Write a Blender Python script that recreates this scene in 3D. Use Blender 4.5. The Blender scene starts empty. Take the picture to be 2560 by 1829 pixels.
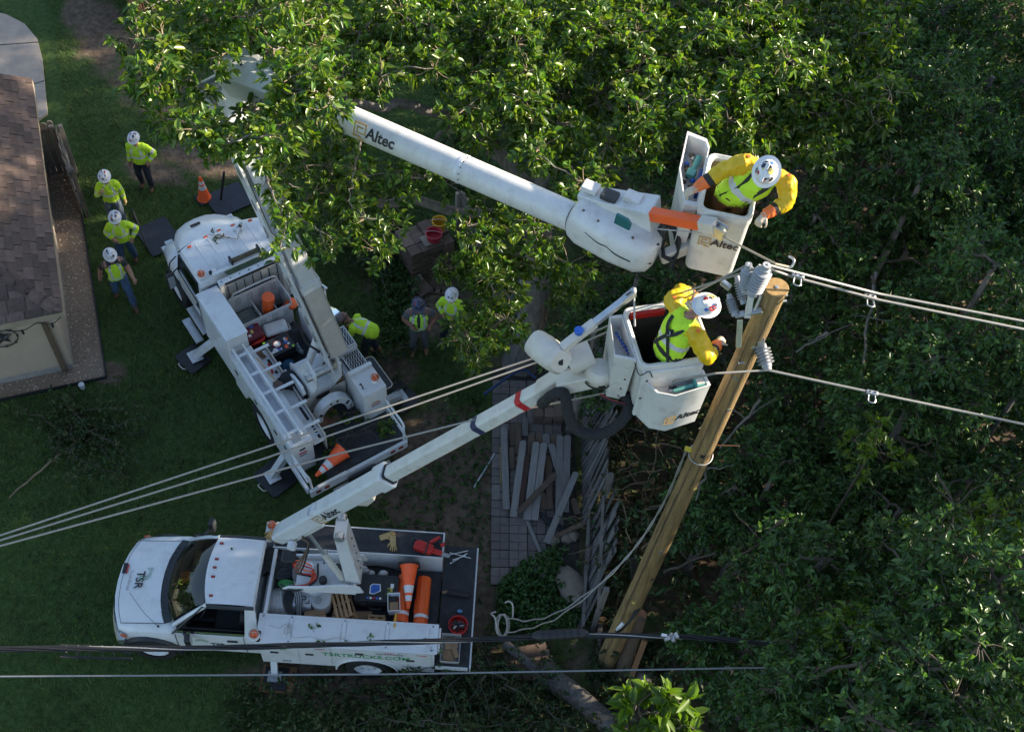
import bpy, bmesh, math, random
import numpy as np
from mathutils import Vector, Matrix, Euler, Quaternion, noise as mnoise
random.seed(7); NR = np.random.RandomState(11)
S = bpy.context.scene; COL = S.collection
PI = math.pi; RAD = math.radians

# ------------------------------------------------------------------ camera
CAM_F, CAM_H = 3000.0, 21.0                      # focal length in photo pixels (2560 wide), height in metres
_dx, _dy = 1080 - 1280, 3000 - 914.5             # where the plumb line under the drone falls, relative to the centre
_r = math.hypot(_dx, _dy); TILT = math.atan2(_r, CAM_F)
_c, _s = _dy/_r, _dx/_r
C_FWD = Vector((0, math.sin(TILT), -math.cos(TILT)))
_up0 = Vector((0, math.cos(TILT), math.sin(TILT))); _ri0 = Vector((1, 0, 0))
C_RT = _c*_ri0 - _s*_up0; C_UP = _c*_up0 + _s*_ri0
cd = bpy.data.cameras.new('camera'); cam = bpy.data.objects.new('camera', cd); COL.objects.link(cam)
cd.sensor_width = 36; cd.lens = 36*CAM_F/2560; cd.clip_start = .1; cd.clip_end = 500
_m = Matrix((C_RT, C_UP, -C_FWD)).transposed().to_4x4(); _m.translation = (0, 0, CAM_H)
cam.matrix_world = _m; S.camera = cam
def at(x, y, z=0.0):
    """place under photo pixel (x, y) at height z"""
    d = C_FWD + C_RT*((x-1280)/CAM_F) - C_UP*((y-914.5)/CAM_F)
    t = (z-CAM_H)/d.z
    return Vector((d.x*t, d.y*t, z))

# ------------------------------------------------------------------ sky, sun, exposure
SUN_AZ, SUN_EL = RAD(14), RAD(19)                # sun low beyond the right edge of the picture
W = bpy.data.worlds.new('World'); S.world = W; W.use_nodes = True
wn = W.node_tree.nodes; sky = wn.new('ShaderNodeTexSky'); sky.sky_type = 'NISHITA'; sky.sun_disc = False
sky.sun_elevation = SUN_EL; sky.sun_rotation = RAD(90)-SUN_AZ; sky.air_density = 1; sky.dust_density = 1.0
W.node_tree.links.new(sky.outputs[0], wn['Background'].inputs[0]); wn['Background'].inputs[1].default_value = .11
sd = bpy.data.lights.new('sun', 'SUN'); sd.energy = 5.0; sd.angle = RAD(.6); sd.color = (1, .88, .69)
sun = bpy.data.objects.new('sun', sd); COL.objects.link(sun); sun.location = (30, 8, 30)
_sdir = Vector((math.cos(SUN_EL)*math.cos(SUN_AZ), math.cos(SUN_EL)*math.sin(SUN_AZ), math.sin(SUN_EL)))
sun.rotation_euler = _sdir.to_track_quat('Z', 'Y').to_euler()
S.view_settings.view_transform = 'Standard'; S.view_settings.look = 'None'; S.view_settings.gamma = 1
S.view_settings.exposure = 1.55; S.view_settings.use_curve_mapping = False
S.cycles.max_bounces = 5; S.cycles.diffuse_bounces = 2; S.cycles.glossy_bounces = 3; S.cycles.transmission_bounces = 6; S.cycles.transparent_max_bounces = 8
S.cycles.use_denoising = True

# ------------------------------------------------------------------ materials
MATS = {}
def mat(name, col, rough=.6, metal=0, var=.12, vscale=6, bump=0, bscale=40, spec=.5, rnd=0, dirt=None, dscale=2.2, damt=.35, coat=0, stretch=None, island=0, trans=0, col2=None):
    """procedural surface: colour with noise variation, per-object / per-island tint, dirt blotches, fine relief"""
    if name in MATS: return MATS[name]
    m = bpy.data.materials.new(name); m.use_nodes = True; nt = m.node_tree; N = nt.nodes; L = nt.links
    b = N['Principled BSDF']; b.inputs['Roughness'].default_value = rough; b.inputs['Metallic'].default_value = metal
    b.inputs['Specular IOR Level'].default_value = spec; b.inputs['Coat Weight'].default_value = coat; b.inputs['Coat Roughness'].default_value = .12
    tc = N.new('ShaderNodeTexCoord'); src = tc.outputs['Object']
    if stretch:
        mp = N.new('ShaderNodeMapping'); mp.inputs['Scale'].default_value = stretch; L.new(src, mp.inputs[0]); src = mp.outputs[0]
    n1 = N.new('ShaderNodeTexNoise'); n1.inputs['Scale'].default_value = vscale; n1.inputs['Detail'].default_value = 6; n1.inputs['Roughness'].default_value = .62
    L.new(src, n1.inputs['Vector'])
    rmp = N.new('ShaderNodeMapRange'); rmp.inputs[1].default_value = .28; rmp.inputs[2].default_value = .72; rmp.inputs[3].default_value = 1-var; rmp.inputs[4].default_value = 1+var
    L.new(n1.outputs[0], rmp.inputs[0])
    val = rmp.outputs[0]
    if rnd or island:
        if rnd:
            oi = N.new('ShaderNodeObjectInfo'); rsrc = oi.outputs['Random']; amt = rnd
        else:
            ge = N.new('ShaderNodeNewGeometry'); rsrc = ge.outputs['Random Per Island']; amt = island
        r2 = N.new('ShaderNodeMapRange'); r2.inputs[3].default_value = 1-amt; r2.inputs[4].default_value = 1+amt; L.new(rsrc, r2.inputs[0])
        mu = N.new('ShaderNodeMath'); mu.operation = 'MULTIPLY'; L.new(val, mu.inputs[0]); L.new(r2.outputs[0], mu.inputs[1]); val = mu.outputs[0]
    vm = N.new('ShaderNodeVectorMath'); vm.operation = 'SCALE'; vm.inputs[0].default_value = col[:3]; L.new(val, vm.inputs['Scale'])
    if col2:
        wn_ = N.new('ShaderNodeTexWhiteNoise'); wn_.noise_dimensions = '1D'; L.new(rsrc, wn_.inputs['W']); pw = N.new('ShaderNodeMath'); pw.operation = 'POWER'; pw.inputs[1].default_value = 2.2; L.new(wn_.outputs[0], pw.inputs[0])
        mc = N.new('ShaderNodeMix'); mc.data_type = 'RGBA'; L.new(pw.outputs[0], mc.inputs[0]); mc.inputs[6].default_value = (*col[:3], 1); mc.inputs[7].default_value = (*col2, 1); L.new(mc.outputs[2], vm.inputs[0])
    cout = vm.outputs[0]
    if dirt:
        n2 = N.new('ShaderNodeTexNoise'); n2.inputs['Scale'].default_value = dscale; n2.inputs['Detail'].default_value = 8; n2.inputs['Roughness'].default_value = .7
        L.new(src, n2.inputs['Vector'])
        r3 = N.new('ShaderNodeMapRange'); r3.inputs[1].default_value = .5; r3.inputs[2].default_value = .78; r3.inputs[3].default_value = 0; r3.inputs[4].default_value = damt
        L.new(n2.outputs[0], r3.inputs[0])
        mx = N.new('ShaderNodeMix'); mx.data_type = 'RGBA'; L.new(r3.outputs[0], mx.inputs[0]); L.new(cout, mx.inputs[6]); mx.inputs[7].default_value = (*dirt, 1); cout = mx.outputs[2]
    L.new(cout, b.inputs['Base Color'])
    if bump:
        n3 = N.new('ShaderNodeTexNoise'); n3.inputs['Scale'].default_value = bscale; n3.inputs['Detail'].default_value = 5; L.new(src, n3.inputs['Vector'])
        bp = N.new('ShaderNodeBump'); bp.inputs['Strength'].default_value = bump; bp.inputs['Distance'].default_value = .02; L.new(n3.outputs[0], bp.inputs['Height']); L.new(bp.outputs[0], b.inputs['Normal'])
    if trans:
        tr = N.new('ShaderNodeBsdfTranslucent'); v2 = N.new('ShaderNodeVectorMath'); v2.operation = 'MULTIPLY'; v2.inputs[1].default_value = (1.15, 1.25, .45); L.new(cout, v2.inputs[0]); L.new(v2.outputs[0], tr.inputs[0])
        ms = N.new('ShaderNodeMixShader'); ms.inputs[0].default_value = trans; L.new(b.outputs[0], ms.inputs[1]); L.new(tr.outputs[0], ms.inputs[2]); L.new(ms.outputs[0], N['Material Output'].inputs[0])
    MATS[name] = m; return m
def glass(name, tint=(.6, .7, .7), rough=.02):
    if name in MATS: return MATS[name]
    m = bpy.data.materials.new(name); m.use_nodes = True; nt = m.node_tree; N = nt.nodes; L = nt.links
    g = N.new('ShaderNodeBsdfGlossy'); g.inputs['Roughness'].default_value = rough; g.inputs['Color'].default_value = (1, 1, 1, 1)
    t = N.new('ShaderNodeBsdfTransparent'); t.inputs[0].default_value = (*tint, 1)
    fr = N.new('ShaderNodeFresnel'); fr.inputs[0].default_value = 1.52
    ms = N.new('ShaderNodeMixShader'); L.new(fr.outputs[0], ms.inputs[0]); L.new(t.outputs[0], ms.inputs[1]); L.new(g.outputs[0], ms.inputs[2]); L.new(ms.outputs[0], N['Material Output'].inputs[0])
    MATS[name] = m; return m
M_WHITE = mat('white_paint', (.68, .69, .70), .32, var=.05, vscale=3, coat=.35, dirt=(.30, .27, .22), dscale=3.8, damt=.38)
M_WHITE2 = mat('white_gelcoat', (.64, .63, .605), .38, var=.08, vscale=4, dirt=(.26, .22, .17), dscale=5.5, damt=.5, bump=.05, bscale=60)
M_CREAM = mat('cream_fibreglass', (.60, .56, .50), .45, var=.08, vscale=5, dirt=(.3, .25, .19), damt=.35)
M_BLACK = mat('black_rubber', (.018, .018, .02), .7, var=.25, vscale=14, bump=.2)
M_BLACKPL = mat('black_plastic', (.022, .023, .026), .42, var=.2, vscale=9)
M_DARK = mat('dark_steel', (.05, .05, .052), .5, .4, var=.25)
M_STEEL = mat('galvanised_steel', (.48, .49, .5), .42, .75, var=.18, vscale=12)
M_ALU = mat('aluminium', (.62, .63, .64), .34, .85, var=.12, vscale=10)
M_LINER = mat('black_bedliner', (.028, .03, .036), .75, var=.3, vscale=5, bump=.5, bscale=160, dirt=(.09, .08, .06), dscale=5, damt=.35)
M_ORANGE = mat('orange_plastic', (.85, .12, .02), .42, var=.08, dirt=(.35, .09, .04), dscale=5, damt=.3)
M_CONE = mat('cone_fluorescent', (1.0, .13, .03), .45, var=.05, dirt=(.4, .06, .03), dscale=6, damt=.25)
M_REFL = mat('reflective_white', (.72, .72, .72), .35, var=.08, vscale=25, dirt=(.35, .33, .3), dscale=8, damt=.4)
M_AMBER = mat('amber_lens', (.65, .10, .015), .18, var=.15, coat=.5)
M_REDLENS = mat('red_lens', (.28, .03, .02), .2, var=.1, coat=.5)
M_GLASS = glass('tinted_glass', (.34, .40, .38)); M_GLASSD = glass('dark_glass', (.12, .14, .14))
M_RED = mat('red_plastic', (.50, .025, .02), .45, var=.12)
M_INT = mat('grey_upholstery', (.03, .03, .033), .8, var=.2, bump=.2)
M_INK = mat('black_print', (.015, .015, .018), .5, var=.1)
M_GOLD = mat('gold_print', (.45, .27, .06), .5, var=.1)
M_GREENP = mat('green_print', (.05, .26, .10), .5, var=.1)
M_REDP = mat('red_print', (.45, .02, .03), .5, var=.1)
M_NAVY = mat('navy_print', (.03, .035, .09), .5, var=.1)
M_WOOD = mat('bare_wood', (.42, .26, .13), .7, var=.22, vscale=9, stretch=(1, 8, 8), rnd=.2, bump=.2)
M_CARD = mat('cardboard', (.36, .22, .12), .8, var=.1, rnd=.12, dirt=(.16, .1, .06), damt=.3)
M_ROPE = mat('grey_cable', (.42, .41, .40), .5, .2, var=.2, vscale=30)

# ------------------------------------------------------------------ mesh builder
class MB:
    def __init__(s): s.v = []; s.f = []; s.m = []
    def add(s, vs, fs, mi=0):
        o = len(s.v); s.v.extend([tuple(p) for p in vs]); s.f.extend([tuple(i+o for i in f) for f in fs]); s.m.extend([mi]*len(fs)); return s
    def box(s, x0, x1, y0, y1, z0, z1, mi=0, M=None):
        vs = [Vector((x, y, z)) for z in (z0, z1) for y in (y0, y1) for x in (x0, x1)]
        if M: vs = [M @ p for p in vs]
        return s.add(vs, [(0, 2, 3, 1), (4, 5, 7, 6), (0, 1, 5, 4), (2, 6, 7, 3), (0, 4, 6, 2), (1, 3, 7, 5)], mi)
    def cbox(s, c, d, rot=(0, 0, 0), mi=0):
        M = Matrix.Translation(c) @ Euler(rot).to_matrix().to_4x4()
        return s.box(-d[0]/2, d[0]/2, -d[1]/2, d[1]/2, -d[2]/2, d[2]/2, mi, M)
    def beam(s, p, q, w, h, up=(0, 0, 1), mi=0, w2=None, h2=None):
        p = Vector(p); q = Vector(q); d = (q-p).normalized(); u = Vector(up)
        if abs(d.dot(u)) > .98: u = Vector((1, 0, 0))
        sd_ = d.cross(u).normalized(); u = sd_.cross(d)
        w2 = w2 or w; h2 = h2 or h
        vs = [p+sd_*a*w/2+u*b*h/2 for a, b in ((-1, -1), (1, -1), (1, 1), (-1, 1))]+[q+sd_*a*w2/2+u*b*h2/2 for a, b in ((-1, -1), (1, -1), (1, 1), (-1, 1))]
        return s.add(vs, [(0, 3, 2, 1), (4, 5, 6, 7), (0, 1, 5, 4), (1, 2, 6, 5), (2, 3, 7, 6), (3, 0, 4, 7)], mi)
    def tube(s, pts, r, n=8, mi=0, caps=True, sc=None):
        pts = [Vector(p) for p in pts]; k = len(pts); rs = r if isinstance(r, (list, tuple)) else [r]*k
        d0 = (pts[1]-pts[0]).normalized(); u = Vector((0, 0, 1)) if abs(d0.z) < .9 else Vector((1, 0, 0))
        u = (u-d0*u.dot(d0)).normalized(); vs = []; fs = []
        for i, p in enumerate(pts):
            d = ((pts[min(i+1, k-1)]-pts[max(i-1, 0)])).normalized()
            u = (u-d*u.dot(d)); u = u.normalized() if u.length > 1e-6 else d.orthogonal().normalized(); w = d.cross(u)
            for j in range(n):
                a = 2*PI*j/n; e = sc[j % len(sc)] if sc else 1
                vs.append(p+(u*math.cos(a)+w*math.sin(a))*rs[i]*e)
        for i in range(k-1):
            for j in range(n):
                a = i*n+j; b = i*n+(j+1) % n; fs.append((a, b, b+n, a+n))
        if caps: fs.append(tuple(range(n))[::-1]); fs.append(tuple(range((k-1)*n, k*n)))
        return s.add(vs, fs, mi)
    def lathe(s, prof, n=16, M=None, mi=0, a0=0, a1=2*PI):
        M = M or Matrix(); full = abs(a1-a0-2*PI) < 1e-6; vs = []; fs = []; k = len(prof); nn = n if full else n+1
        for r, z in prof:
            for j in range(nn):
                a = a0+(a1-a0)*j/n; vs.append(M @ Vector((r*math.cos(a), r*math.sin(a), z)))
        for i in range(k-1):
            for j in range(n):
                b = (j+1) % nn; fs.append((i*nn+j, i*nn+b, (i+1)*nn+b, (i+1)*nn+j))
        return s.add(vs, fs, mi)
    def prism(s, poly, z0, z1, M=None, mi=0):
        M = M or Matrix(); n = len(poly)
        vs = [M @ Vector((x, y, z0)) for x, y in poly]+[M @ Vector((x, y, z1)) for x, y in poly]
        return s.add(vs, [tuple(range(n))[::-1], tuple(range(n, 2*n))]+[(i, (i+1) % n, (i+1) % n+n, i+n) for i in range(n)], mi)
    def loft(s, rings, mi=0, caps=True, closed=True):
        n = len(rings[0]); vs = [p for r in rings for p in r]; fs = []
        for i in range(len(rings)-1):
            for j in range(n if closed else n-1):
                a = i*n+j; b = i*n+(j+1) % n; fs.append((a, b, b+n, a+n))
        if caps and closed: fs.append(tuple(range(n))[::-1]); fs.append(tuple(range((len(rings)-1)*n, len(rings)*n)))
        return s.add(vs, fs, mi)
    def ell(s, c, r, n=12, k=8, M=None, mi=0):
        c = Vector(c); M = M or Matrix(); r = r if isinstance(r, (list, tuple)) else (r, r, r); vs = []; fs = []
        for i in range(k+1):
            t = PI*i/k
            for j in range(n):
                a = 2*PI*j/n; vs.append(M @ (c+Vector((r[0]*math.sin(t)*math.cos(a), r[1]*math.sin(t)*math.sin(a), r[2]*math.cos(t)))))
        for i in range(k):
            for j in range(n):
                a = i*n+j; b = i*n+(j+1) % n; fs.append((a, a+n, b+n, b))
        return s.add(vs, fs, mi)
    def obj(s, name, m, parent=None, bevel=0, smooth=True, ang=40, loc=None, rot=None, seg=2):
        me = bpy.data.meshes.new(name); me.from_pydata(s.v, [], s.f)
        ms = m if isinstance(m, (list, tuple)) else [m]
        for x in ms: me.materials.append(x)
        if len(ms) > 1: me.polygons.foreach_set('material_index', s.m)
        me.validate(); bm = bmesh.new(); bm.from_mesh(me); bmesh.ops.recalc_face_normals(bm, faces=bm.faces); bm.to_mesh(me); bm.free()
        if smooth:
            me.polygons.foreach_set('use_smooth', [True]*len(me.polygons)); me.set_sharp_from_angle(angle=RAD(ang))
        o = bpy.data.objects.new(name, me); COL.objects.link(o)
        if parent is not None: o.parent = parent
        if loc is not None: o.location = loc
        if rot is not None: o.rotation_euler = rot
        if bevel:
            bv = o.modifiers.new('bevel', 'BEVEL'); bv.width = bevel; bv.segments = seg; bv.limit_method = 'ANGLE'; bv.angle_limit = RAD(38); bv.harden_normals = True
        return o
def raw(name, verts, faces, m, parent=None, smooth=False):
    """one mesh from arrays"""
    me = bpy.data.meshes.new(name); me.from_pydata(verts, [], faces); me.materials.append(m)
    if smooth: me.polygons.foreach_set('use_smooth', [True]*len(me.polygons))
    o = bpy.data.objects.new(name, me); COL.objects.link(o)
    if parent is not None: o.parent = parent
    return o
def tag(o, label, cat, group=None, kind=None):
    if label: o['label'] = label
    if cat: o['category'] = cat
    if group: o['group'] = group
    if kind: o['kind'] = kind
    return o
def thing(name, label, cat, loc=(0, 0, 0), rz=0, group=None):
    o = bpy.data.objects.new(name, None); COL.objects.link(o); o.location = loc; o.rotation_euler = (0, 0, rz)
    o.empty_display_size = .2
    return tag(o, label, cat, group)
def setting(o, kind='structure', label=None):
    o['kind'] = kind
    if label: o['label'] = label
    return o
TMP = bpy.data.scenes.new('workbench')
def evaluated(o):
    """mesh of an object after its modifiers, worked out in a scratch scene"""
    TMP.collection.objects.link(o); TMP.view_layers[0].update(); dg = TMP.view_layers[0].depsgraph
    me = bpy.data.meshes.new_from_object(o.evaluated_get(dg)); TMP.collection.objects.unlink(o); return me
def text(s, size, m, parent=None, M=None, name='lettering', depth=.0015, bold=0.0, shear=0):
    """printed lettering as a thin raised film"""
    cu = bpy.data.curves.new('txt', 'FONT'); cu.body = s; cu.size = size; cu.extrude = depth; cu.align_x = 'CENTER'; cu.align_y = 'CENTER'; cu.offset = bold; cu.shear = shear; cu.resolution_u = 3
    t = bpy.data.objects.new('txt', cu)
    me = evaluated(t); bpy.data.objects.remove(t); bpy.data.curves.remove(cu)
    me.name = name; me.materials.clear(); me.materials.append(m)
    o = bpy.data.objects.new(name, me); COL.objects.link(o)
    if parent is not None: o.parent = parent
    if M is not None: o.matrix_local = M
    return o
def frame(o, xd, yd):
    """matrix with origin o, x axis along xd and y axis near yd"""
    x = Vector(xd).normalized(); z = x.cross(Vector(yd)).normalized(); y = z.cross(x)
    m = Matrix((x, y, z)).transposed().to_4x4(); m.translation = Vector(o); return m
def bez(pts, n=8):
    """Catmull-Rom through the points"""
    P = [Vector(p) for p in pts]; P = [2*P[0]-P[1]]+P+[2*P[-1]-P[-2]]; out = []
    for i in range(1, len(P)-2):
        for k in range(n):
            t = k/n; a, b, c, d = P[i-1], P[i], P[i+1], P[i+2]
            out.append(.5*((2*b)+(c-a)*t+(2*a-5*b+4*c-d)*t*t+(3*b-a-3*c+d)*t**3))
    out.append(P[-2]); return out
def rrect(w, h, r, n=4):
    """rounded rectangle outline"""
    o = []
    for cx, cy, a in ((w/2-r, h/2-r, 0), (-w/2+r, h/2-r, 90), (-w/2+r, -h/2+r, 180), (w/2-r, -h/2+r, 270)):
        for k in range(n+1): t = RAD(a+90*k/n); o.append((cx+r*math.cos(t), cy+r*math.sin(t)))
    return o
# ================================================================== GROUND
def A2(x, y): p = at(x, y, 0); return p.x, p.y
DIRT = []   # bare-earth patches: centre, half sizes, angle
for px, py, rx, ry, an in ((255, 85, 1.5, .75, 118), (370, 200, 1.4, .8, 128), (200, 20, .7, .5, 100), (440, 285, .6, .35, 140), (520, 400, 1.3, .55, 170), (380, 425, .8, .4, 160), (1130, 1250, 1.8, 1.3, 95), (1080, 1120, 1.2, .9, 60), (965, 1195, .9, .5, 20), (820, 1700, 1.6, .5, 0), (1120, 780, .9, .7, 30), (1040, 690, 1.2, .9, 0), (1205, 1420, .3, 1.5, 5), (275, 930, .35, .3, 0), (1150, 1650, 1.0, .8, 10), (990, 930, .5, .4, 0), (1000, 1230, .8, .5, 10)):
    c_ = A2(px, py); DIRT.append((c_[0], c_[1], rx, ry, RAD(an)))
DIRT.append((12.4, 15, 10.8, 26, 0))              # shaded floor of the wood
def dirt_value(X, Y):
    out = np.full(X.shape, 9.0)
    for cx, cy, rx, ry, a in DIRT:
        dx, dy = X-cx, Y-cy; u = (dx*math.cos(a)+dy*math.sin(a))/rx; v = (-dx*math.sin(a)+dy*math.cos(a))/ry
        out = np.minimum(out, np.sqrt(u*u+v*v))
    return out
def ground_material():
    m = bpy.data.materials.new('lawn_and_earth'); m.use_nodes = True; nt = m.node_tree; N = nt.nodes; L = nt.links; b = N['Principled BSDF']; b.inputs['Roughness'].default_value = .9
    b.inputs['Specular IOR Level'].default_value = .15
    g = N.new('ShaderNodeNewGeometry'); best = None
    for cx, cy, rx, ry, a in DIRT:
        mp = N.new('ShaderNodeMapping'); mp.vector_type = 'TEXTURE'; mp.inputs[1].default_value = (cx, cy, 0); mp.inputs[2].default_value = (0, 0, a); mp.inputs[3].default_value = (rx, ry, 1)
        L.new(g.outputs['Position'], mp.inputs[0]); le = N.new('ShaderNodeVectorMath'); le.operation = 'LENGTH'; L.new(mp.outputs[0], le.inputs[0])
        if best is None: best = le.outputs['Value']
        else:
            mn = N.new('ShaderNodeMath'); mn.operation = 'MINIMUM'; L.new(best, mn.inputs[0]); L.new(le.outputs['Value'], mn.inputs[1]); best = mn.outputs[0]
    def nz(sc, det=8):
        n = N.new('ShaderNodeTexNoise'); n.inputs['Scale'].default_value = sc; n.inputs['Detail'].default_value = det; n.inputs['Roughness'].default_value = .65; L.new(g.outputs['Position'], n.inputs['Vector']); return n.outputs[0]
    n1 = nz(1.6); ad = N.new('ShaderNodeMath'); ad.operation = 'MULTIPLY_ADD'; L.new(n1, ad.inputs[0]); ad.inputs[1].default_value = 1.5; L.new(best, ad.inputs[2])
    mr = N.new('ShaderNodeMapRange'); mr.interpolation_type = 'SMOOTHSTEP'; mr.inputs[1].default_value = 1.45; mr.inputs[2].default_value = 2.0; L.new(ad.outputs[0], mr.inputs[0])   # 0 = earth, 1 = turf
    def ramp(fac, stops):
        r = N.new('ShaderNodeValToRGB'); L.new(fac, r.inputs[0]); e = r.color_ramp.elements
        while len(e) < len(stops): e.new(.5)
        for el, (p, c) in zip(e, stops): el.position = p; el.color = (*c, 1)
        return r.outputs[0]
    earth = ramp(nz(7), ((.25, (.05, .036, .026)), (.5, (.14, .10, .07)), (.75, (.23, .17, .12))))
    turf = ramp(nz(9), ((.25, (.025, .044, .014)), (.55, (.058, .098, .027)), (.8, (.10, .13, .045))))
    mx = N.new('ShaderNodeMix'); mx.data_type = 'RGBA'; L.new(mr.outputs[0], mx.inputs[0]); L.new(earth, mx.inputs[6]); L.new(turf, mx.inputs[7]); L.new(mx.outputs[2], b.inputs['Base Color'])
    bp = N.new('ShaderNodeBump'); bp.inputs['Strength'].default_value = .6; bp.inputs['Distance'].default_value = .04; L.new(nz(22), bp.inputs['Height']); L.new(bp.outputs[0], b.inputs['Normal'])
    return m
# one sheet to the horizon, gently uneven in the yard, rutted along the dirt track
gx = np.concatenate([[-150, -60, -30], np.linspace(-18, 18, 145), [30, 60, 150]]); gy = np.concatenate([[-120, -50, -10], np.linspace(2, 32, 121), [50, 90, 200]])
RUTA = np.array(A2(215, 20)); RUTB = np.array(A2(425, 290))
def ground_z(x, y):
    z = .03*mnoise.noise(Vector((x*.5, y*.5, 3)))+.015*mnoise.noise(Vector((x*2.2, y*2.2, 1)))
    d = RUTB-RUTA; n = np.array((-d[1], d[0]))/np.hypot(*d); t = ((x-RUTA[0])*d[0]+(y-RUTA[1])*d[1])/(d @ d); s_ = (x-RUTA[0])*n[0]+(y-RUTA[1])*n[1]
    if -.2 < t < 1.1: z -= .07*math.exp(-((abs(s_+.1)-.42)/.16)**2)
    return z-.02
gv = [(x, y, ground_z(x, y) if -17 < x < 17 and 3 < y < 31 else -.02) for y in gy for x in gx]; nx_ = len(gx)
gf = [(j*nx_+i, j*nx_+i+1, (j+1)*nx_+i+1, (j+1)*nx_+i) for j in range(len(gy)-1) for i in range(nx_-1)]
setting(raw('ground', gv, gf, ground_material(), smooth=True))

def blades(name, n, xr, yr, hl, hw, cols, keep, m, kind='stuff', label=None):
    X = NR.uniform(*xr, n); Y = NR.uniform(*yr, n); k = keep(X, Y); X, Y = X[k], Y[k]; n = len(X)
    a = NR.uniform(0, 2*PI, n); h = NR.uniform(hl[0], hl[1], n); w = hw*NR.uniform(.6, 1.4, n); lean = NR.uniform(.3, 1.1, n)
    b0 = np.stack([X-w*np.sin(a), Y+w*np.cos(a), np.full(n, -.02)], 1); b1 = np.stack([X+w*np.sin(a), Y-w*np.cos(a), np.full(n, -.02)], 1)
    tp = np.stack([X+h*lean*np.cos(a), Y+h*lean*np.sin(a), h*.85], 1)
    V = np.stack([b0, b1, tp], 1).reshape(-1, 3)
    me = bpy.data.meshes.new(name); me.vertices.add(3*n); me.vertices.foreach_set('co', V.ravel()); me.loops.add(3*n); me.loops.foreach_set('vertex_index', np.arange(3*n, dtype=np.int32)); me.polygons.add(n)
    me.polygons.foreach_set('loop_start', np.arange(0, 3*n, 3, dtype=np.int32)); me.polygons.foreach_set('loop_total', np.full(n, 3, dtype=np.int32)); me.update(); me.materials.append(m)
    o = bpy.data.objects.new(name, me); COL.objects.link(o); o['kind'] = kind
    if label: tag(o, label, 'grass')
    return o
M_GRASS = mat('grass_blades', (.072, .138, .030), .55, var=.45, vscale=.9, island=.5, trans=.25, spec=.3, col2=(.13, .13, .05))
HA = RAD(112); HO = Vector((-9.09, 13.55, 0)); HX = Vector((math.cos(HA), math.sin(HA), 0)); HY = Vector((-HX.y, HX.x, 0))
DRIVE = [A2(x, y) for x, y in ((-900, -250), (-200, 0), (15, 38), (62, 62), (94, 100), (106, 150), (113, 215), (119, 285), (60, 330), (-900, 400))]
def inpoly(X, Y, P):
    r = np.zeros(X.shape, bool); n = len(P)
    for i in range(n):
        x1, y1 = P[i]; x2, y2 = P[i-1]; c = ((y1 > Y) != (y2 > Y)) & (X < (x2-x1)*(Y-y1)/((y2-y1) or 1e-9)+x1); r ^= c
    return r
def keep_grass(X, Y):
    hx = (X-HO.x)*HX.x+(Y-HO.y)*HX.y; hy = (X-HO.x)*HY.x+(Y-HO.y)*HY.y
    nz = np.array([mnoise.noise(Vector((x*1.6, y*1.6, 0))) for x, y in zip(X, Y)])
    k = (dirt_value(X, Y)+nz*.8 > 1.0+NR.uniform(-.25, .25, X.shape)) & ~((hy > -.62) & (hx > -.42)) & ~inpoly(X, Y, DRIVE)
    k &= ~((X > -.55) & (X < 2) & (Y > 9) & (Y < 15))
    return k
blades('lawn_grass', 270000, (-14.5, 1.6), (5, 27), (.035, .085), .007, None, keep_grass, M_GRASS, label='short dark green lawn grass around the parked trucks')
# sparse long tufts and weeds
blades('grass_tufts', 26000, (-14, 2), (5, 26), (.09, .17), .011, None, lambda X, Y: keep_grass(X, Y) & (np.array([mnoise.noise(Vector((x*2.7, y*2.7, 5))) for x, y in zip(X, Y)]) > .22), M_GRASS, label='longer ragged grass tufts dotted over the lawn')

# driveway
M_CONC = mat('concrete', (.40, .33, .27), .85, var=.16, vscale=3, bump=.3, bscale=90, dirt=(.17, .13, .10), dscale=1.3, damt=.5)
setting(MB().prism(DRIVE, -.06, .035).obj('driveway', M_CONC, smooth=False))
for k, (a, b) in enumerate((((-200, 130), (106, 108)), ((-200, 300), (112, 205)))):
    p, q = Vector((*A2(*a), .038)), Vector((*A2(*b), .038)); setting(MB().beam(p, q, .03, .006).obj('driveway_joint', M_DARK))

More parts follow.
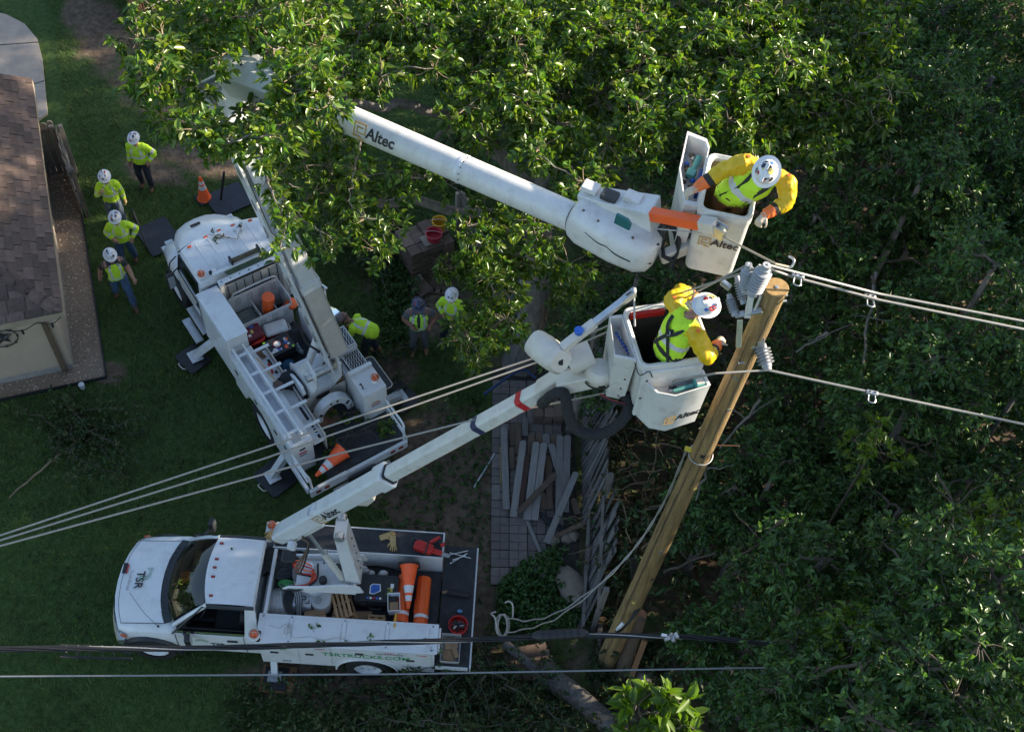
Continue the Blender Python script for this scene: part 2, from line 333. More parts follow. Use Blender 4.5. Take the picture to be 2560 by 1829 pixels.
# ================================================================== HOUSE
M_WALL = mat('beige_siding', (.44, .35, .26), .7, var=.06, vscale=3, dirt=(.3, .23, .16), dscale=1.4, damt=.3)
M_TRIM = mat('brown_trim', (.13, .09, .06), .6, var=.15)
M_SHING = mat('asphalt_shingle', (.118, .080, .064), .9, var=.3, vscale=8, rnd=.35, bump=.5, bscale=180)
M_FOUND = mat('foundation_concrete', (.30, .28, .26), .9, var=.15)
M_FASCIA = mat('tan_fascia', (.33, .27, .2), .6, var=.1)
house = thing('house', 'beige sided house with brown shingled hip roof beside the gravel bed', 'house', HO, HA)
MB().box(-.02, 5.75, -.02, 5, -.3, .2).obj('foundation', M_FOUND, house, bevel=.01)
MB().box(0.02, 5.7, .02, 5, .2, 2.42).obj('wall', M_WALL, house, smooth=False)
sid = None
for k in range(11):
    z0 = .2+k*.2
    # each lap board leans out at its lower edge
    MB().add([(-.03, -.012, z0), (-.03, 5, z0), (-.006, 5, z0+.215), (-.006, -.006, z0+.215), (.02, -.012, z0), (.02, 5, z0), (.02, 5, z0+.215), (.02, -.006, z0+.215)], [(0, 1, 2, 3), (4, 7, 6, 5), (0, 4, 5, 1), (3, 2, 6, 7), (0, 3, 7, 4), (1, 5, 6, 2)]).obj('siding_board', M_WALL, house, smooth=False)
    MB().add([(.0, -.03, z0), (5.7, -.03, z0), (5.7, -.006, z0+.215), (.0, -.006, z0+.215), (.0, .02, z0), (5.7, .02, z0), (5.7, .02, z0+.215), (.0, .02, z0+.215)], [(0, 3, 2, 1), (4, 5, 6, 7), (0, 1, 5, 4), (3, 7, 6, 2), (0, 4, 7, 3), (1, 2, 6, 5)]).obj('siding_board', M_WALL, house, smooth=False)
MB().box(-.045, .07, -.045, .07, .2, 2.42).obj('corner_board', M_WALL, house, bevel=.004)
dsp = MB().box(-.14, -.06, .10, .20, .12, 2.38).obj('downspout', M_TRIM, house, bevel=.012); MB().cbox((-.12, .15, .1), (.2, .09, .08), (0, .5, 0)).obj('spout_elbow', M_TRIM, dsp, bevel=.01)
RF, RR, PIT = -.55, -.34, RAD(24); RB = 6.05; tp = math.tan(PIT)
# roof decks: right slope rises with +y, front hip slope rises with +x
W_ = 3.2
MB().add([(RF, RR, 2.5), (RB, RR, 2.5), (RB, RR+W_, 2.5+W_*tp), (RF+W_, RR+W_, 2.5+W_*tp), (RF, RR, 2.42), (RB, RR, 2.42), (RB, RR+W_, 2.42+W_*tp), (RF+W_, RR+W_, 2.42+W_*tp)], [(0, 1, 2, 3), (4, 7, 6, 5), (0, 4, 5, 1), (1, 5, 6, 2), (2, 6, 7, 3), (3, 7, 4, 0)]).obj('roof_slope', M_SHING, house, smooth=False)
MB().add([(RF, RR, 2.498), (RF+W_, RR+W_, 2.498+W_*tp), (RF+W_, 5.5, 2.498+W_*tp), (RF, 5.5, 2.498), (RF, RR, 2.42), (RF+W_, RR+W_, 2.42+W_*tp), (RF+W_, 5.5, 2.42+W_*tp), (RF, 5.5, 2.42)], [(0, 3, 2, 1), (4, 5, 6, 7), (0, 1, 5, 4), (1, 2, 6, 5), (2, 3, 7, 6), (3, 0, 4, 7)]).obj('roof_slope', M_SHING, house, smooth=False)
MB().box(RF-.012, RF+.012, RR-.012, 5.5, 2.34, 2.5).obj('fascia', M_FASCIA, house); MB().box(RF+.013, RB, RR-.012, RR+.012, 2.34, 2.5).obj('fascia', M_FASCIA, house)
MB().box(RF+.01, RB, RR+.01, 5, 2.345, 2.36).obj('soffit', M_FASCIA, house)
def shmesh():
    o = MB().box(-.163, .163, -.012, .165, 0, .012).obj('shingle', M_SHING, house); return o
proto = shmesh(); first = True; EXP = .15
def lay(loc, rot):
    global first
    o = proto if first else proto.copy()
    if not first: COL.objects.link(o)
    first = False; o.parent = house; o.location = loc; o.rotation_euler = rot; o.scale = (random.uniform(.94, 1.0), 1, random.uniform(.6, 1.7))
for r_ in range(10):                                # right slope, courses up from the eave
    d = r_*EXP*math.cos(PIT); off = (r_ % 3)*.11
    x = RF+d+.17+off*.6
    while x < RB-.1:
        lay((x, RR+d, 2.503+d*tp), (PIT-.03, 0, random.uniform(-.01, .01))); x += .334
n_front = 0
for r_ in range(8):                                 # front slope
    d = r_*EXP*math.cos(PIT); y = RR+d+.17+(r_ % 2)*.14
    while y < 1.75:
        lay((RF+d, y, 2.503+d*tp), (PIT-.03, 0, -PI/2+random.uniform(-.01, .01))); y += .334
for k in range(9): # hip caps
    t = .1+k*.2; MB().add([(-.10, .10, -.035), (0, 0, .02), (.10, -.10, -.035), (.05, .27, .06), (.15, .15, .115), (.25, .05, .06)], [(0, 3, 4, 1), (1, 4, 5, 2)]).obj('hip_cap', M_SHING, house, loc=(RF+t, RR+t, 2.512+t*tp))
for k in range(12):
    t = k*.2; MB().box(-.14, .02, 0, .215, 0, .016).obj('rake_cap', M_SHING, house, loc=(RB, RR+t, 2.506+t*tp), rot=(PIT-.04, 0, 0))
# light string under the front eave
cord = MB().tube(bez([(RF-.03, RR+.05, 2.4), (RF-.05, RR+.25, 2.28), (RF-.03, RR+.5, 2.36), (RF-.05, RR+.8, 2.26), (RF-.03, RR+1.3, 2.36), (RF-.05, RR+1.9, 2.25)], 6), .009, 5).obj('string_light_cord', M_BLACK)
tag(cord, 'thin black string light cord drooping under the front eave', 'string lights')
for k, (y, z) in enumerate(((RR+.25, 2.27), (RR+.8, 2.25))): MB().lathe([(0, .05), (.018, .05), (.02, .01), (.028, -.03), (.018, -.07), (0, -.08)], 8).obj('bulb', M_BLACKPL, cord, loc=(RF-.05, y, z-.03))
cord.location = HO; cord.rotation_euler = (0, 0, HA)
# iron star wall ornament
st = thing('star_ornament', 'black metal star inside a ring hung on the front wall', 'wall ornament', HO+HX*-.075+HY*.98+Vector((0, 0, 1.5)), HA)
pts = [(0, (.21 if k % 2 == 0 else .085)*math.sin(PI*k/5), (.21 if k % 2 == 0 else .085)*math.cos(PI*k/5)) for k in range(10)]
mb = MB().add(pts+[(-.05, 0, 0)], [(k, (k+1) % 10, 10) for k in range(10)]+[tuple(range(10))[::-1]]); mb.obj('star', M_DARK, st, smooth=False)
MB().tube([(-.0, .27*math.sin(2*PI*k/24), .27*math.cos(2*PI*k/24)) for k in range(25)], .012, 6).obj('ring', M_DARK, st)
for k in range(8): a = 2*PI*k/8; MB().ell((0, .27*math.sin(a), .27*math.cos(a)), (.02, .03, .03), 6, 4).obj('ring_knob', M_DARK, st)

# gravel bed with edging and clean-out pipe
GB = [HO+HX*-.55+HY*-.62, HO+HX*6+HY*-.62, HO+HX*6+HY*.05, HO+HX*.05+HY*.05, HO+HX*.05+HY*3.5, HO+HX*-.42+HY*3.5, HO+HX*-.42+HY*-.62]
GBP = [(p.x, p.y) for p in (HO+HX*-.42+HY*-.62, HO+HX*6+HY*-.62, HO+HX*6+HY*.05, HO+HX*.0+HY*.05, HO+HX*.0+HY*4, HO+HX*-.42+HY*4)]
M_PEB = mat('river_gravel', (.46, .35, .25), .75, var=.2, vscale=9, island=.6)
setting(MB().prism(GBP, -.05, .012).obj('gravel_bed_base', mat('gravel_fines', (.26, .185, .13), .9, var=.35, vscale=30)))
n = 7000; hx = NR.uniform(-.42, 6, n); hy = NR.uniform(-.62, 4, n); k = ((hy < .02) | (hx < -.03)); hx, hy = hx[k], hy[k]; n = len(hx)
base = np.array([(1, 0, 0), (0, 1, 0), (-1, 0, 0), (0, -1, 0), (0, 0, 1)], float); V = []; F = []
for i in range(n):
    a = random.uniform(0, 6.3); r = random.uniform(.012, .034); c, s_ = math.cos(a), math.sin(a); p = HO+HX*hx[i]+HY*hy[i]; e = random.uniform(.6, 1)
    o = len(V)
    for bx, by, bz in base: V.append((p.x+(bx*c-by*s_*e)*r, p.y+(bx*s_+by*c*e)*r, .008+bz*r*.7))
    F += [(o, o+1, o+4), (o+1, o+2, o+4), (o+2, o+3, o+4), (o+3, o, o+4)]
tag(raw('gravel', V, F, M_PEB), 'brown and tan river gravel along the house wall', 'gravel', kind='stuff')
ed = thing('bed_edging', 'black plastic edging strip around the gravel bed', 'edging')
MB().beam(HO+HX*-.43+HY*-.63, HO+HX*-.43+HY*4, .03, .12).obj('front_strip', M_BLACKPL, ed); MB().beam(HO+HX*-.41+HY*-.63, HO+HX*6+HY*-.63, .03, .10).obj('side_strip', M_BLACKPL, ed)
cl = thing('cleanout_pipe', 'short white round pipe cap standing by the edging strip', 'pipe', at(206, 968, 0))
MB().lathe([(.052, -.05), (.052, .09)], 14).obj('pipe', M_WHITE, cl); MB().lathe([(.06, .06), (.06, .115), (.045, .125), (0, .125)], 14).obj('cap', M_WHITE, cl)

# ================================================================== FENCES, GATE
M_OLDW = mat('weathered_wood', (.17, .15, .13), .85, var=.3, vscale=5, stretch=(1, 1, .15), rnd=.3, bump=.4, bscale=25, dirt=(.07, .055, .04), damt=.4)
M_GREYW = mat('silvered_plank', (.235, .215, .20), .85, var=.28, vscale=6, stretch=(6, .6, 6), rnd=.32, bump=.4, bscale=30, dirt=(.10, .08, .06), dscale=3, damt=.45)
M_BROWNW = mat('brown_plank', (.15, .10, .07), .85, var=.3, vscale=6, stretch=(6, .6, 6), rnd=.3, bump=.4, bscale=30, dirt=(.06, .045, .03), damt=.4)
M_CEDAR = mat('cedar_wood', (.34, .17, .08), .75, var=.22, vscale=5, stretch=(1, 1, .2), rnd=.2, bump=.2)
M_FENCE = mat('fence_silver', (.165, .155, .148), .85, var=.3, vscale=6, rnd=.35, bump=.4, bscale=30, dirt=(.07, .06, .05), dscale=3, damt=.5)
def fence_run(p, q, h, label, m, bw=.14, lean=0, side=1, name='wooden_fence', cat='fence', grp=None, ragged=.04):
    p = Vector(p); q = Vector(q); d = q-p; Ln = d.length; u = d/Ln; nrm = Vector((-u.y, u.x, 0))*side
    t = thing(name, label, cat, p, math.atan2(u.y, u.x), grp); k = 0; x = 0
    while x < Ln-.02:
        hh = h+random.uniform(-ragged, ragged); bt = .02
        o = MB().add([(0, 0, 0), (bw-.008, 0, 0), (bw-.008, 0, hh-.05), (bw-.045, 0, hh), (.035, 0, hh), (0, 0, hh-.05)]+[(a, bt, b) for a, b in ((0, 0), (bw-.008, 0), (bw-.008, hh-.05), (bw-.045, hh), (.035, hh), (0, hh-.05))], [(0, 1, 2, 3, 4, 5), (11, 10, 9, 8, 7, 6)]+[(i, (i+6), (i+1) % 6+6, (i+1) % 6) for i in range(6)]).obj('board', m, t, smooth=False, loc=(x, 0, 0), rot=(lean+random.uniform(-.02, .02), random.uniform(-.015, .015), 0))
        x += bw
    for z in (.3, h*.5, h-.25): MB().box(0, Ln, .022, .06, z-.04, z+.05).obj('rail', m, t, loc=(0, 0, 0), rot=(lean, 0, 0))
    for x in (.05, Ln-.05): MB().box(x-.045, x+.045, .062, .15, 0, h-.05).obj('post', m, t, rot=(lean, 0, 0))
    return t
fence_run(at(175, 428, 0), at(100, 436, 0), 1.6, 'dark weathered fence section with rails between house wall and open gate', M_OLDW, side=1)
fence_run(at(178, 430, 0), at(208, 545, 0), 1.55, 'grey wooden gate panel standing open along the gravel bed', M_OLDW, name='wooden_gate', cat='gate')
fence_run(at(372, 62, 0), at(262, -60, 0), 1.5, 'orange brown cedar fence corner behind the big tree, top left', M_CEDAR)
fence_run(at(1345, 860, 0), at(1150, 590, 0), 1.6, 'old dark board fence behind the brick stack under the tree', M_OLDW)
# the collapsed fence beside the planks: boards fanned over to the right
tf = thing('collapsed_fence', 'long silver grey fence leaning over beside the plank pile', 'fence', (0, 0, 0))
y = 8.75; k = 0
while y < 15.2:
    x0 = 1.62+.05*math.sin(y*1.3)+(.10 if y < 11 else 0); lx = .42+.10*math.sin(y*2.1); ly = .62+.12*math.sin(y*.9)
    p = Vector((x0, y, .02)); q = Vector((x0+lx*random.uniform(.85, 1.1), y+ly*random.uniform(.9, 1.1), 1.25+random.uniform(-.1, .1)))
    MB().beam(p, q, .15, .022, up=(-.8, .3, .5)).obj('board', M_FENCE, tf, smooth=False); y += .135; k += 1
for (z, o_) in ((.35, .13), (.95, .34)): MB().beam((1.62+o_, 8.8, z), (1.62+o_+.02, 15.3, z), .05, .09).obj('rail', M_OLDW, tf)
for y in (8.9, 11.2, 13.5): MB().beam((1.95, y, 0), (2.02, y+.05, 1.7), .09, .09).obj('post', M_OLDW, tf)
# fallen rails and posts beyond it
for k, (a, b, lab) in enumerate((((1530, 1010), (1505, 1280), 'thin grey fallen pole lying right of the leaning fence'), ((1510, 1330), (1506, 1500), 'short grey post lying beyond the leaning fence'), ((1500, 1560), (1493, 1720), 'dark timber lying at the foot of the pole stub'))):
    tag(MB().beam(at(*a, .08), at(*b, .06), .09, .07).obj('fallen_post', M_OLDW, bevel=.008), lab, 'post')

# ================================================================== PATIO OF STAMPED PAVERS
M_PAVE = mat('paver', (.19, .16, .145), .9, var=.22, vscale=7, rnd=.22, bump=.3, bscale=90, dirt=(.06, .055, .04), dscale=3, damt=.5)
pa = RAD(94.5); PX = Vector((math.cos(pa), math.sin(pa), 0)); PY = Vector((PX.y, -PX.x, 0)); P0 = at(1225, 1462, 0)
patio = setting(MB().box(0, 1.7, 0, 5.0, -.05, .012).obj('patio', mat('paver_sand', (.05, .042, .034), .95, var=.3), loc=P0, rot=(0, 0, pa-PI/2)))
mb = MB(); q = .36
for ax, ay, w, h in ((.006, .006, .172, .344), (.182, .006, .172, .168), (.182, .180, .172, .170)): mb.box(ax-.18, ax+w-.18, ay-.18, ay+h-.18, 0, .04)
pv = mb.obj('paver', M_PAVE, patio, bevel=.006, seg=1); first_p = True
for i in range(13):
    for j in range(4):
        if j > 2 and i < 3: continue
        o = pv if first_p else pv.copy()
        if not first_p: COL.objects.link(o)
        first_p = False; o.parent = patio
        o.location = (j*q+q/2, i*q+q/2, random.uniform(-.006, .004)); o.rotation_euler = (random.uniform(-.012, .012), random.uniform(-.012, .012), random.choice((0, 1, 2, 3))*PI/2)

# ================================================================== PLANK PILE (dog-eared fence boards, each one a thing)
def plank_mesh(L, w, t, m, name='plank'):
    e = w*.28
    poly = [(-w/2, 0), (w/2, 0), (w/2, L-e), (w/2-e, L), (-w/2+e, L), (-w/2, L-e)]
    return MB().prism(poly, 0, t).obj(name, m, bevel=.003, seg=1)
PLK = [ # top pixel, foot pixel, height, width, material, label
 ((1308, 1102), (1283, 1292), .28, .135, 0, 'pale silver plank second from the left, on top of the pile'),
 ((1259, 1068), (1266, 1274), .14, .135, 0, 'long grey knotty plank at the left edge of the pile'),
 ((1341, 1105), (1317, 1299), .27, .14, 0, 'left one of two pale planks side by side in mid pile'),
 ((1360, 1107), (1336, 1300), .28, .14, 0, 'right one of two pale planks side by side in mid pile'),
 ((1391, 1184), (1296, 1280), .36, .12, 1, 'brown plank lying diagonally across the middle of the pile'),
 ((1400, 1088), (1397, 1283), .30, .14, 0, 'left one of two bluish planks at the right of the pile'),
 ((1419, 1088), (1413, 1280), .30, .14, 0, 'right one of two bluish planks at the right of the pile'),
 ((1377, 1109), (1396, 1176), .30, .13, 0, 'short pale plank slanting to the right near the pile top'),
 ((1441, 1180), (1366, 1357), .38, .13, 0, 'grey plank slanting from the fence down to the left, lowest in pile'),
 ((1251, 1116), (1252, 1214), .10, .035, 2, 'thin yellowish batten left of the plank pile'),
 ((1280, 1062), (1282, 1114), .10, .12, 1, 'short brown plank end at the top left of the pile'),
 ((1295, 1056), (1297, 1136), .12, .13, 1, 'brown plank under the boom shadow near the pile top'),
 ((1311, 1042), (1313, 1090), .12, .13, 0, 'grey plank end farthest up the pile'),
 ((1279, 1118), (1280, 1172), .10, .11, 1, 'short brown offcut between the two left planks'),
 ((1316, 1142), (1299, 1270), .16, .13, 3, 'dark reddish plank under the pale silver one'),
 ((1329, 1084), (1328, 1140), .18, .14, 1, 'brown dog eared plank end above the two pale planks'),
 ((1370, 1140), (1374, 1273), .16, .13, 1, 'brown plank half hidden in the middle of the pile'),
 ((1356, 1230), (1358, 1272), .12, .12, 1, 'brown plank foot showing below the diagonal plank'),
 ((1384, 1086), (1386, 1125), .18, .13, 1, 'brown plank end between pale and bluish planks'),
 ((1348, 1083), (1349, 1118), .18, .13, 1, 'second brown dog eared plank end above the pale planks'),
 ((1432, 1245), (1444, 1285), .12, .13, 1, 'short brown plank end beside the leaning fence'),
 ((1484, 1296), (1389, 1341), .16, .10, 1, 'brown board pointing to the leaning fence below the pile'),
 ((1317, 1300), (1350, 1380), .08, .07, 0, 'narrow grey board below the pile on the pavers'),
 ((1365, 1084), (1366, 1120), .20, .14, 0, 'grey dog eared plank end at the top middle of the pile'),
]
MS4 = [M_GREYW, M_BROWNW, mat('yellow_batten', (.28, .19, .09), .8, var=.2), mat('reddish_plank', (.12, .065, .05), .85, var=.3, stretch=(6, .6, 6))]
for (a, b, z, w, mi, lab) in PLK:
    p = at(*b, z*.6); q = at(*a, z); L = (q-p).length; o = plank_mesh(L, w, .022, MS4[mi])
    y_ = (q-p).normalized(); x_ = y_.cross(Vector((0, 0, 1))).normalized(); z_ = x_.cross(y_); m_ = Matrix((x_, y_, z_)).transposed().to_4x4(); m_.translation = p; o.matrix_world = m_
    tag(o, lab, 'plank', 'loose planks piled on the pavers')
for k, (a, b, z) in enumerate((((1255, 1150), (1430, 1140), .04), ((1260, 1250), (1430, 1240), .04))):
    tag(MB().beam(at(*a, z), at(*b, z), .09, .08).obj('bearer', M_BROWNW), ('upper' if k == 0 else 'lower')+' timber bearer under the plank pile', 'timber')
tag(MB().tube([at(1237, 1133, .05), at(1185, 1218, .04)], .02, 8).obj('grey_pipe', M_STEEL), 'thin grey pipe lying on bare earth left of the planks', 'pipe')
for k in range(4): # black pipes under the pile foot
    tag(MB().tube([at(1345+k*6, 1278+k*8, .06+.02*k), at(1410+k*4, 1320+k*6, .06)], .03, 8).obj('black_pipe', M_BLACKPL), 'black plastic pipe in the bundle below the planks', 'pipe', 'black pipes below the planks')
# broken stones by the pile foot
M_STONE = mat('limestone', (.30, .25, .19), .9, var=.2, vscale=5, bump=.5, bscale=20, dirt=(.1, .08, .05), damt=.4)
def boulder(loc, r, m, label, name='rock', sub=3, sc=(1, 1, .6), group=None, flat=.0):
    bm = bmesh.new(); bmesh.ops.create_icosphere(bm, subdivisions=sub, radius=1)
    sd_ = random.uniform(0, 50)
    for v in bm.verts:
        n_ = mnoise.noise(v.co*1.4+Vector((sd_, 0, 0)))*.28+mnoise.noise(v.co*4+Vector((sd_, 3, 0)))*.08; v.co *= 1+n_; v.co.x *= r*sc[0]; v.co.y *= r*sc[1]; v.co.z *= r*sc[2]
    me = bpy.data.meshes.new(name); bm.to_mesh(me); bm.free(); me.materials.append(m); me.polygons.foreach_set('use_smooth', [True]*len(me.polygons)); me.set_sharp_from_angle(angle=RAD(35))
    o = bpy.data.objects.new(name, me); COL.objects.link(o); o.location = loc; o.rotation_euler = (0, 0, random.uniform(0, 6)); return tag(o, label, 'rock', group)
boulder(at(1350, 1425, .08), .16, M_STONE, 'small pale round rock in the weeds beside the pavers')
boulder(at(1430, 1470, .08), .42, M_STONE, 'large tan flat boulder between weeds and the leaning fence', sc=(.7, 1.2, .4))
for k, (x, y, lab) in enumerate(((1415, 1345, 'grey stone chunk'), (1432, 1338, 'pinkish stone chunk'), (1385, 1350, 'dark stone chunk'))): boulder(at(x, y, .05), .12, M_STONE, lab+' below the foot of the plank pile')

# ================================================================== STACKS OF PAVERS AND BRICKS
M_BRICK = mat('old_brick', (.17, .115, .085), .9, var=.25, vscale=12, rnd=.3, bump=.4, bscale=60, dirt=(.06, .05, .04), damt=.4)
def brick_stack(p, rz, nx, ny, nz, bw, bd, bh, label, name='brick_stack'):
    t = thing(name, label, 'brick stack', p, rz); b0 = MB().box(-bw/2+.004, bw/2-.004, -bd/2+.004, bd/2-.004, 0, bh-.006).obj('brick', M_BRICK, t, bevel=.006, seg=1); fst = True
    for k in range(nz):
        for i in range(nx):
            for j in range(ny):
                if 0 < i < nx-1 and 0 < j < ny-1 and k < nz-1: continue
                if k == nz-1 and random.random() < .12: continue
                o = b0 if fst else b0.copy()
                if not fst: COL.objects.link(o)
                fst = False; o.parent = t; o.location = ((i-(nx-1)/2)*bw+random.uniform(-.012, .012), (j-(ny-1)/2)*bd+random.uniform(-.012, .012), k*bh); o.rotation_euler = (0, 0, random.uniform(-.03, .03))
    return t
bs = at(1062, 650, 0); brick_stack(bs, RAD(35), 4, 3, 12, .27, .27, .072, 'tall square stack of brown pavers under the tree, red and yellow buckets on top')
brick_stack(at(1368, 1040, 0), RAD(5), 3, 2, 5, .2, .22, .07, 'low stack of tan bricks beneath the boom tip beside the planks')
for k, (x, y, m, lab) in enumerate(((1042, 708, M_STONE, 'grey slab leaning'), (1056, 722, M_BRICK, 'reddish slab lying'))):
    tag(MB().box(-.17, .17, -.17, .17, 0, .05).obj('slab', m, bevel=.008, loc=at(x, y, .05), rot=(.12, -.08, .5+k*.3)), lab+' on the earth in front of the brick stack', 'slab')
for k in range(12):
    a = -.3+k*.26; c0 = at(1085, 775, 0); tag(MB().box(-.1, .1, -.05, .05, 0, .07).obj('edging_brick', M_BRICK, bevel=.006, loc=c0+Vector((.55*math.cos(a), .5*math.sin(a), 0)), rot=(0, 0, a+PI/2)), 'worn brick in the curved bed edging behind the two watching workers', 'brick', 'bricks edging the round bed')
zt = .072*12
tag(MB().prism([(-.2, -.15), (.2, -.15), (.2, .15), (-.2, .15)], 0, .04).obj('stone_slab', M_STONE, bevel=.01, loc=bs+Vector((.15, -.12, zt)), rot=(0, 0, .6)), 'pale flat slab on top of the brick stack under the red bucket', 'slab')
def bucket_pail(loc, r, h, m, label, tilt=(0, 0, 0), inner=None):
    t = thing('bucket', label, 'bucket', loc); t.rotation_euler = tilt
    MB().lathe([(0, 0), (r*.85, 0), (r*.98, h-.02), (r*1.05, h-.02), (r*1.05, h), (r*.95, h), (r*.82, .02), (0, .02)], 20).obj('shell', m, t); MB().tube([(r*math.cos(a), 0, h+r*.4*math.sin(a)-.02) for a in [PI*i/10 for i in range(11)]], .006, 5).obj('handle', M_STEEL, t); return t
M_RBKT = mat('red_bucket_plastic', (.42, .03, .05), .5, var=.15); M_YBKT = mat('yellow_bucket_plastic', (.62, .36, .02), .5, var=.15)
bucket_pail(bs+Vector((.22, -.12, zt+.045)), .18, .2, M_RBKT, 'red round bucket on top of the brick stack')
bucket_pail(bs+Vector((.30, .22, zt+.005)), .16, .26, M_YBKT, 'yellow bucket behind the red one on the brick stack')
# ================================================================== VEGETATION
def leaf_mesh(name, P, D, L, Wd, m, parent=None, droop=.25, fold=.22):
    """leaves: base P, direction D, length L, width Wd; six vertices folded along the midrib"""
    n = len(P); D = D/np.linalg.norm(D, axis=1, keepdims=True)
    R = NR.normal(size=(n, 3))*.6+np.array((0, 0, 1.0)); Sd = np.cross(D, R); Sd /= np.linalg.norm(Sd, axis=1, keepdims=True)+1e-9; U = np.cross(Sd, D)
    L = L[:, None]; Wd = Wd[:, None]; g = np.array((0, 0, -1.0))
    tip = P+D*L+g*L*droop; p1 = P+D*L*.32+g*L*droop*.08; p2 = P+D*L*.68+g*L*droop*.4; up = U*Wd*fold
    V = np.stack([P, p1-Sd*Wd*.46+up, p2-Sd*Wd*.40+up, tip, p2+Sd*Wd*.40+up, p1+Sd*Wd*.46+up], 1).reshape(-1, 3)
    i = np.arange(n)[:, None]*6; F = np.concatenate([i+np.array([[0, 3, 2, 1]]), i+np.array([[0, 5, 4, 3]])], 1).reshape(-1).astype(np.int32)
    me = bpy.data.meshes.new(name); me.vertices.add(6*n); me.vertices.foreach_set('co', V.ravel()); me.loops.add(8*n); me.loops.foreach_set('vertex_index', F); me.polygons.add(2*n)
    me.polygons.foreach_set('loop_start', np.arange(0, 8*n, 4, dtype=np.int32)); me.polygons.foreach_set('loop_total', np.full(2*n, 4, dtype=np.int32)); me.update(calc_edges=True); me.materials.append(m)
    o = bpy.data.objects.new(name, me); COL.objects.link(o)
    if parent is not None: o.parent = parent
    return o
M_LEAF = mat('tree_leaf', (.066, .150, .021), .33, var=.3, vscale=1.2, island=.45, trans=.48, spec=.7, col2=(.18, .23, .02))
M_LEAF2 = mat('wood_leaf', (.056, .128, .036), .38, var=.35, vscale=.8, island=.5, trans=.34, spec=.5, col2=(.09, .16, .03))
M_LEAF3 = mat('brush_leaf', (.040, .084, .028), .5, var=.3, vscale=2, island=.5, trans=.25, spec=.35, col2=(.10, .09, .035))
M_LEAFY = mat('sapling_leaf', (.12, .20, .02), .35, var=.2, vscale=2, island=.3, trans=.5, spec=.5)
M_BARK = mat('grey_bark', (.17, .15, .135), .95, var=.4, vscale=9, stretch=(1.5, 1.5, .35), bump=1.0, bscale=16, dirt=(.05, .042, .035), dscale=4, damt=.5)
M_TWIG = mat('pale_twig', (.21, .155, .10), .85, var=.3, vscale=8)
M_TWIGD = mat('dark_twig', (.085, .068, .052), .9, var=.3, vscale=8)
def rosettes(tips, dirs, k, L, wr=.42, spread=(.5, 1.35)):
    """k leaves fanning from every tip; returns arrays"""
    n = len(tips); tips = np.repeat(tips, k, 0); dirs = np.repeat(dirs, k, 0); R = NR.normal(size=dirs.shape)
    R -= dirs*np.sum(R*dirs, 1, keepdims=True); R /= np.linalg.norm(R, axis=1, keepdims=True)+1e-9; a = NR.uniform(*spread, len(tips))[:, None]
    D = dirs*np.cos(a)+R*np.sin(a); P = tips-dirs*NR.uniform(0, .10, len(tips))[:, None]
    Ls = L*NR.uniform(.45, 1.25, len(tips)); return P, D, Ls, Ls*wr*NR.uniform(.8, 1.2, len(tips))
def unit(v): return v/(np.linalg.norm(v, axis=-1, keepdims=True)+1e-9)
def limb(mb, p, q, r0, r1, sag=.0, n=6, sides=7, wob=.08):
    p = Vector(p); q = Vector(q); L = (q-p).length; pts = []
    for i in range(n+1):
        t = i/n; e = p.lerp(q, t); e = e+Vector((random.uniform(-1, 1), random.uniform(-1, 1), random.uniform(-1, 1)))*wob*L*.3*math.sin(PI*t)+Vector((0, 0, sag*L*math.sin(PI*t))); pts.append(e)
    mb.tube(pts, [r0+(r1-r0)*i/n for i in range(n+1)], sides); return pts
def crown(parent, clumps, tips_per, k, L, leafm, twigm, fork, trunk_r=.06, twig_share=.35, flat=.65, name='crown', upb=.5, bare=0):
    """clumps: (centre, radius). Limbs run from the forks to the clumps, twigs to the leaf tips."""
    T = []; Dn = []; br = MB(); tw = MB(); forks = [Vector(f) for f in fork]
    nodes = [(f, trunk_r) for f in forks]
    for c, r in sorted(clumps, key=lambda e: min((Vector(e[0])-f).length for f in forks)):
        c = Vector(c); f, fr = min(nodes, key=lambda q: (q[0]-c).length+(.5 if q[0].z > c.z+.3 else 0)); rr = max(.011, fr*.8); pts = limb(br, f, c, rr, max(.008, rr*.55), sag=.06, wob=.22)
        nodes += [(pts[k_], rr*(1-.075*k_)) for k_ in (2, 4, 6)]
        m = max(3, int(tips_per*(r/.45)**2)); d = unit(NR.normal(size=(m, 3))); rad = r*NR.uniform(.35, 1.0, m)**.6
        t = np.array(c)+d*rad[:, None]*np.array((1, 1, flat)); T.append(t); Dn.append(unit(d*np.array((1, 1, .5))+np.array((0, 0, upb))+NR.normal(size=d.shape)*.3))
        for j in range(m):
            if random.random() < twig_share:
                a = c.lerp(Vector(t[j]), .15); b = Vector(t[j]); mid = (a+b)/2+Vector((random.uniform(-.05, .05), random.uniform(-.05, .05), random.uniform(-.04, .06))); tw.tube([a, mid, b], [.009, .006, .003], 4, caps=False)
    T = np.concatenate(T); Dn = np.concatenate(Dn); P, D, Ls, Ws = rosettes(T, Dn, k, L)
    o = leaf_mesh(name, P, D, Ls, Ws, leafm, parent); o['kind'] = 'stuff'; br.obj('limbs', M_BARK if twigm is M_TWIG else M_TWIGD, parent)['kind'] = 'stuff'; tw.obj('twigs', twigm, parent)['kind'] = 'stuff'
    return o
K = 2560/2273
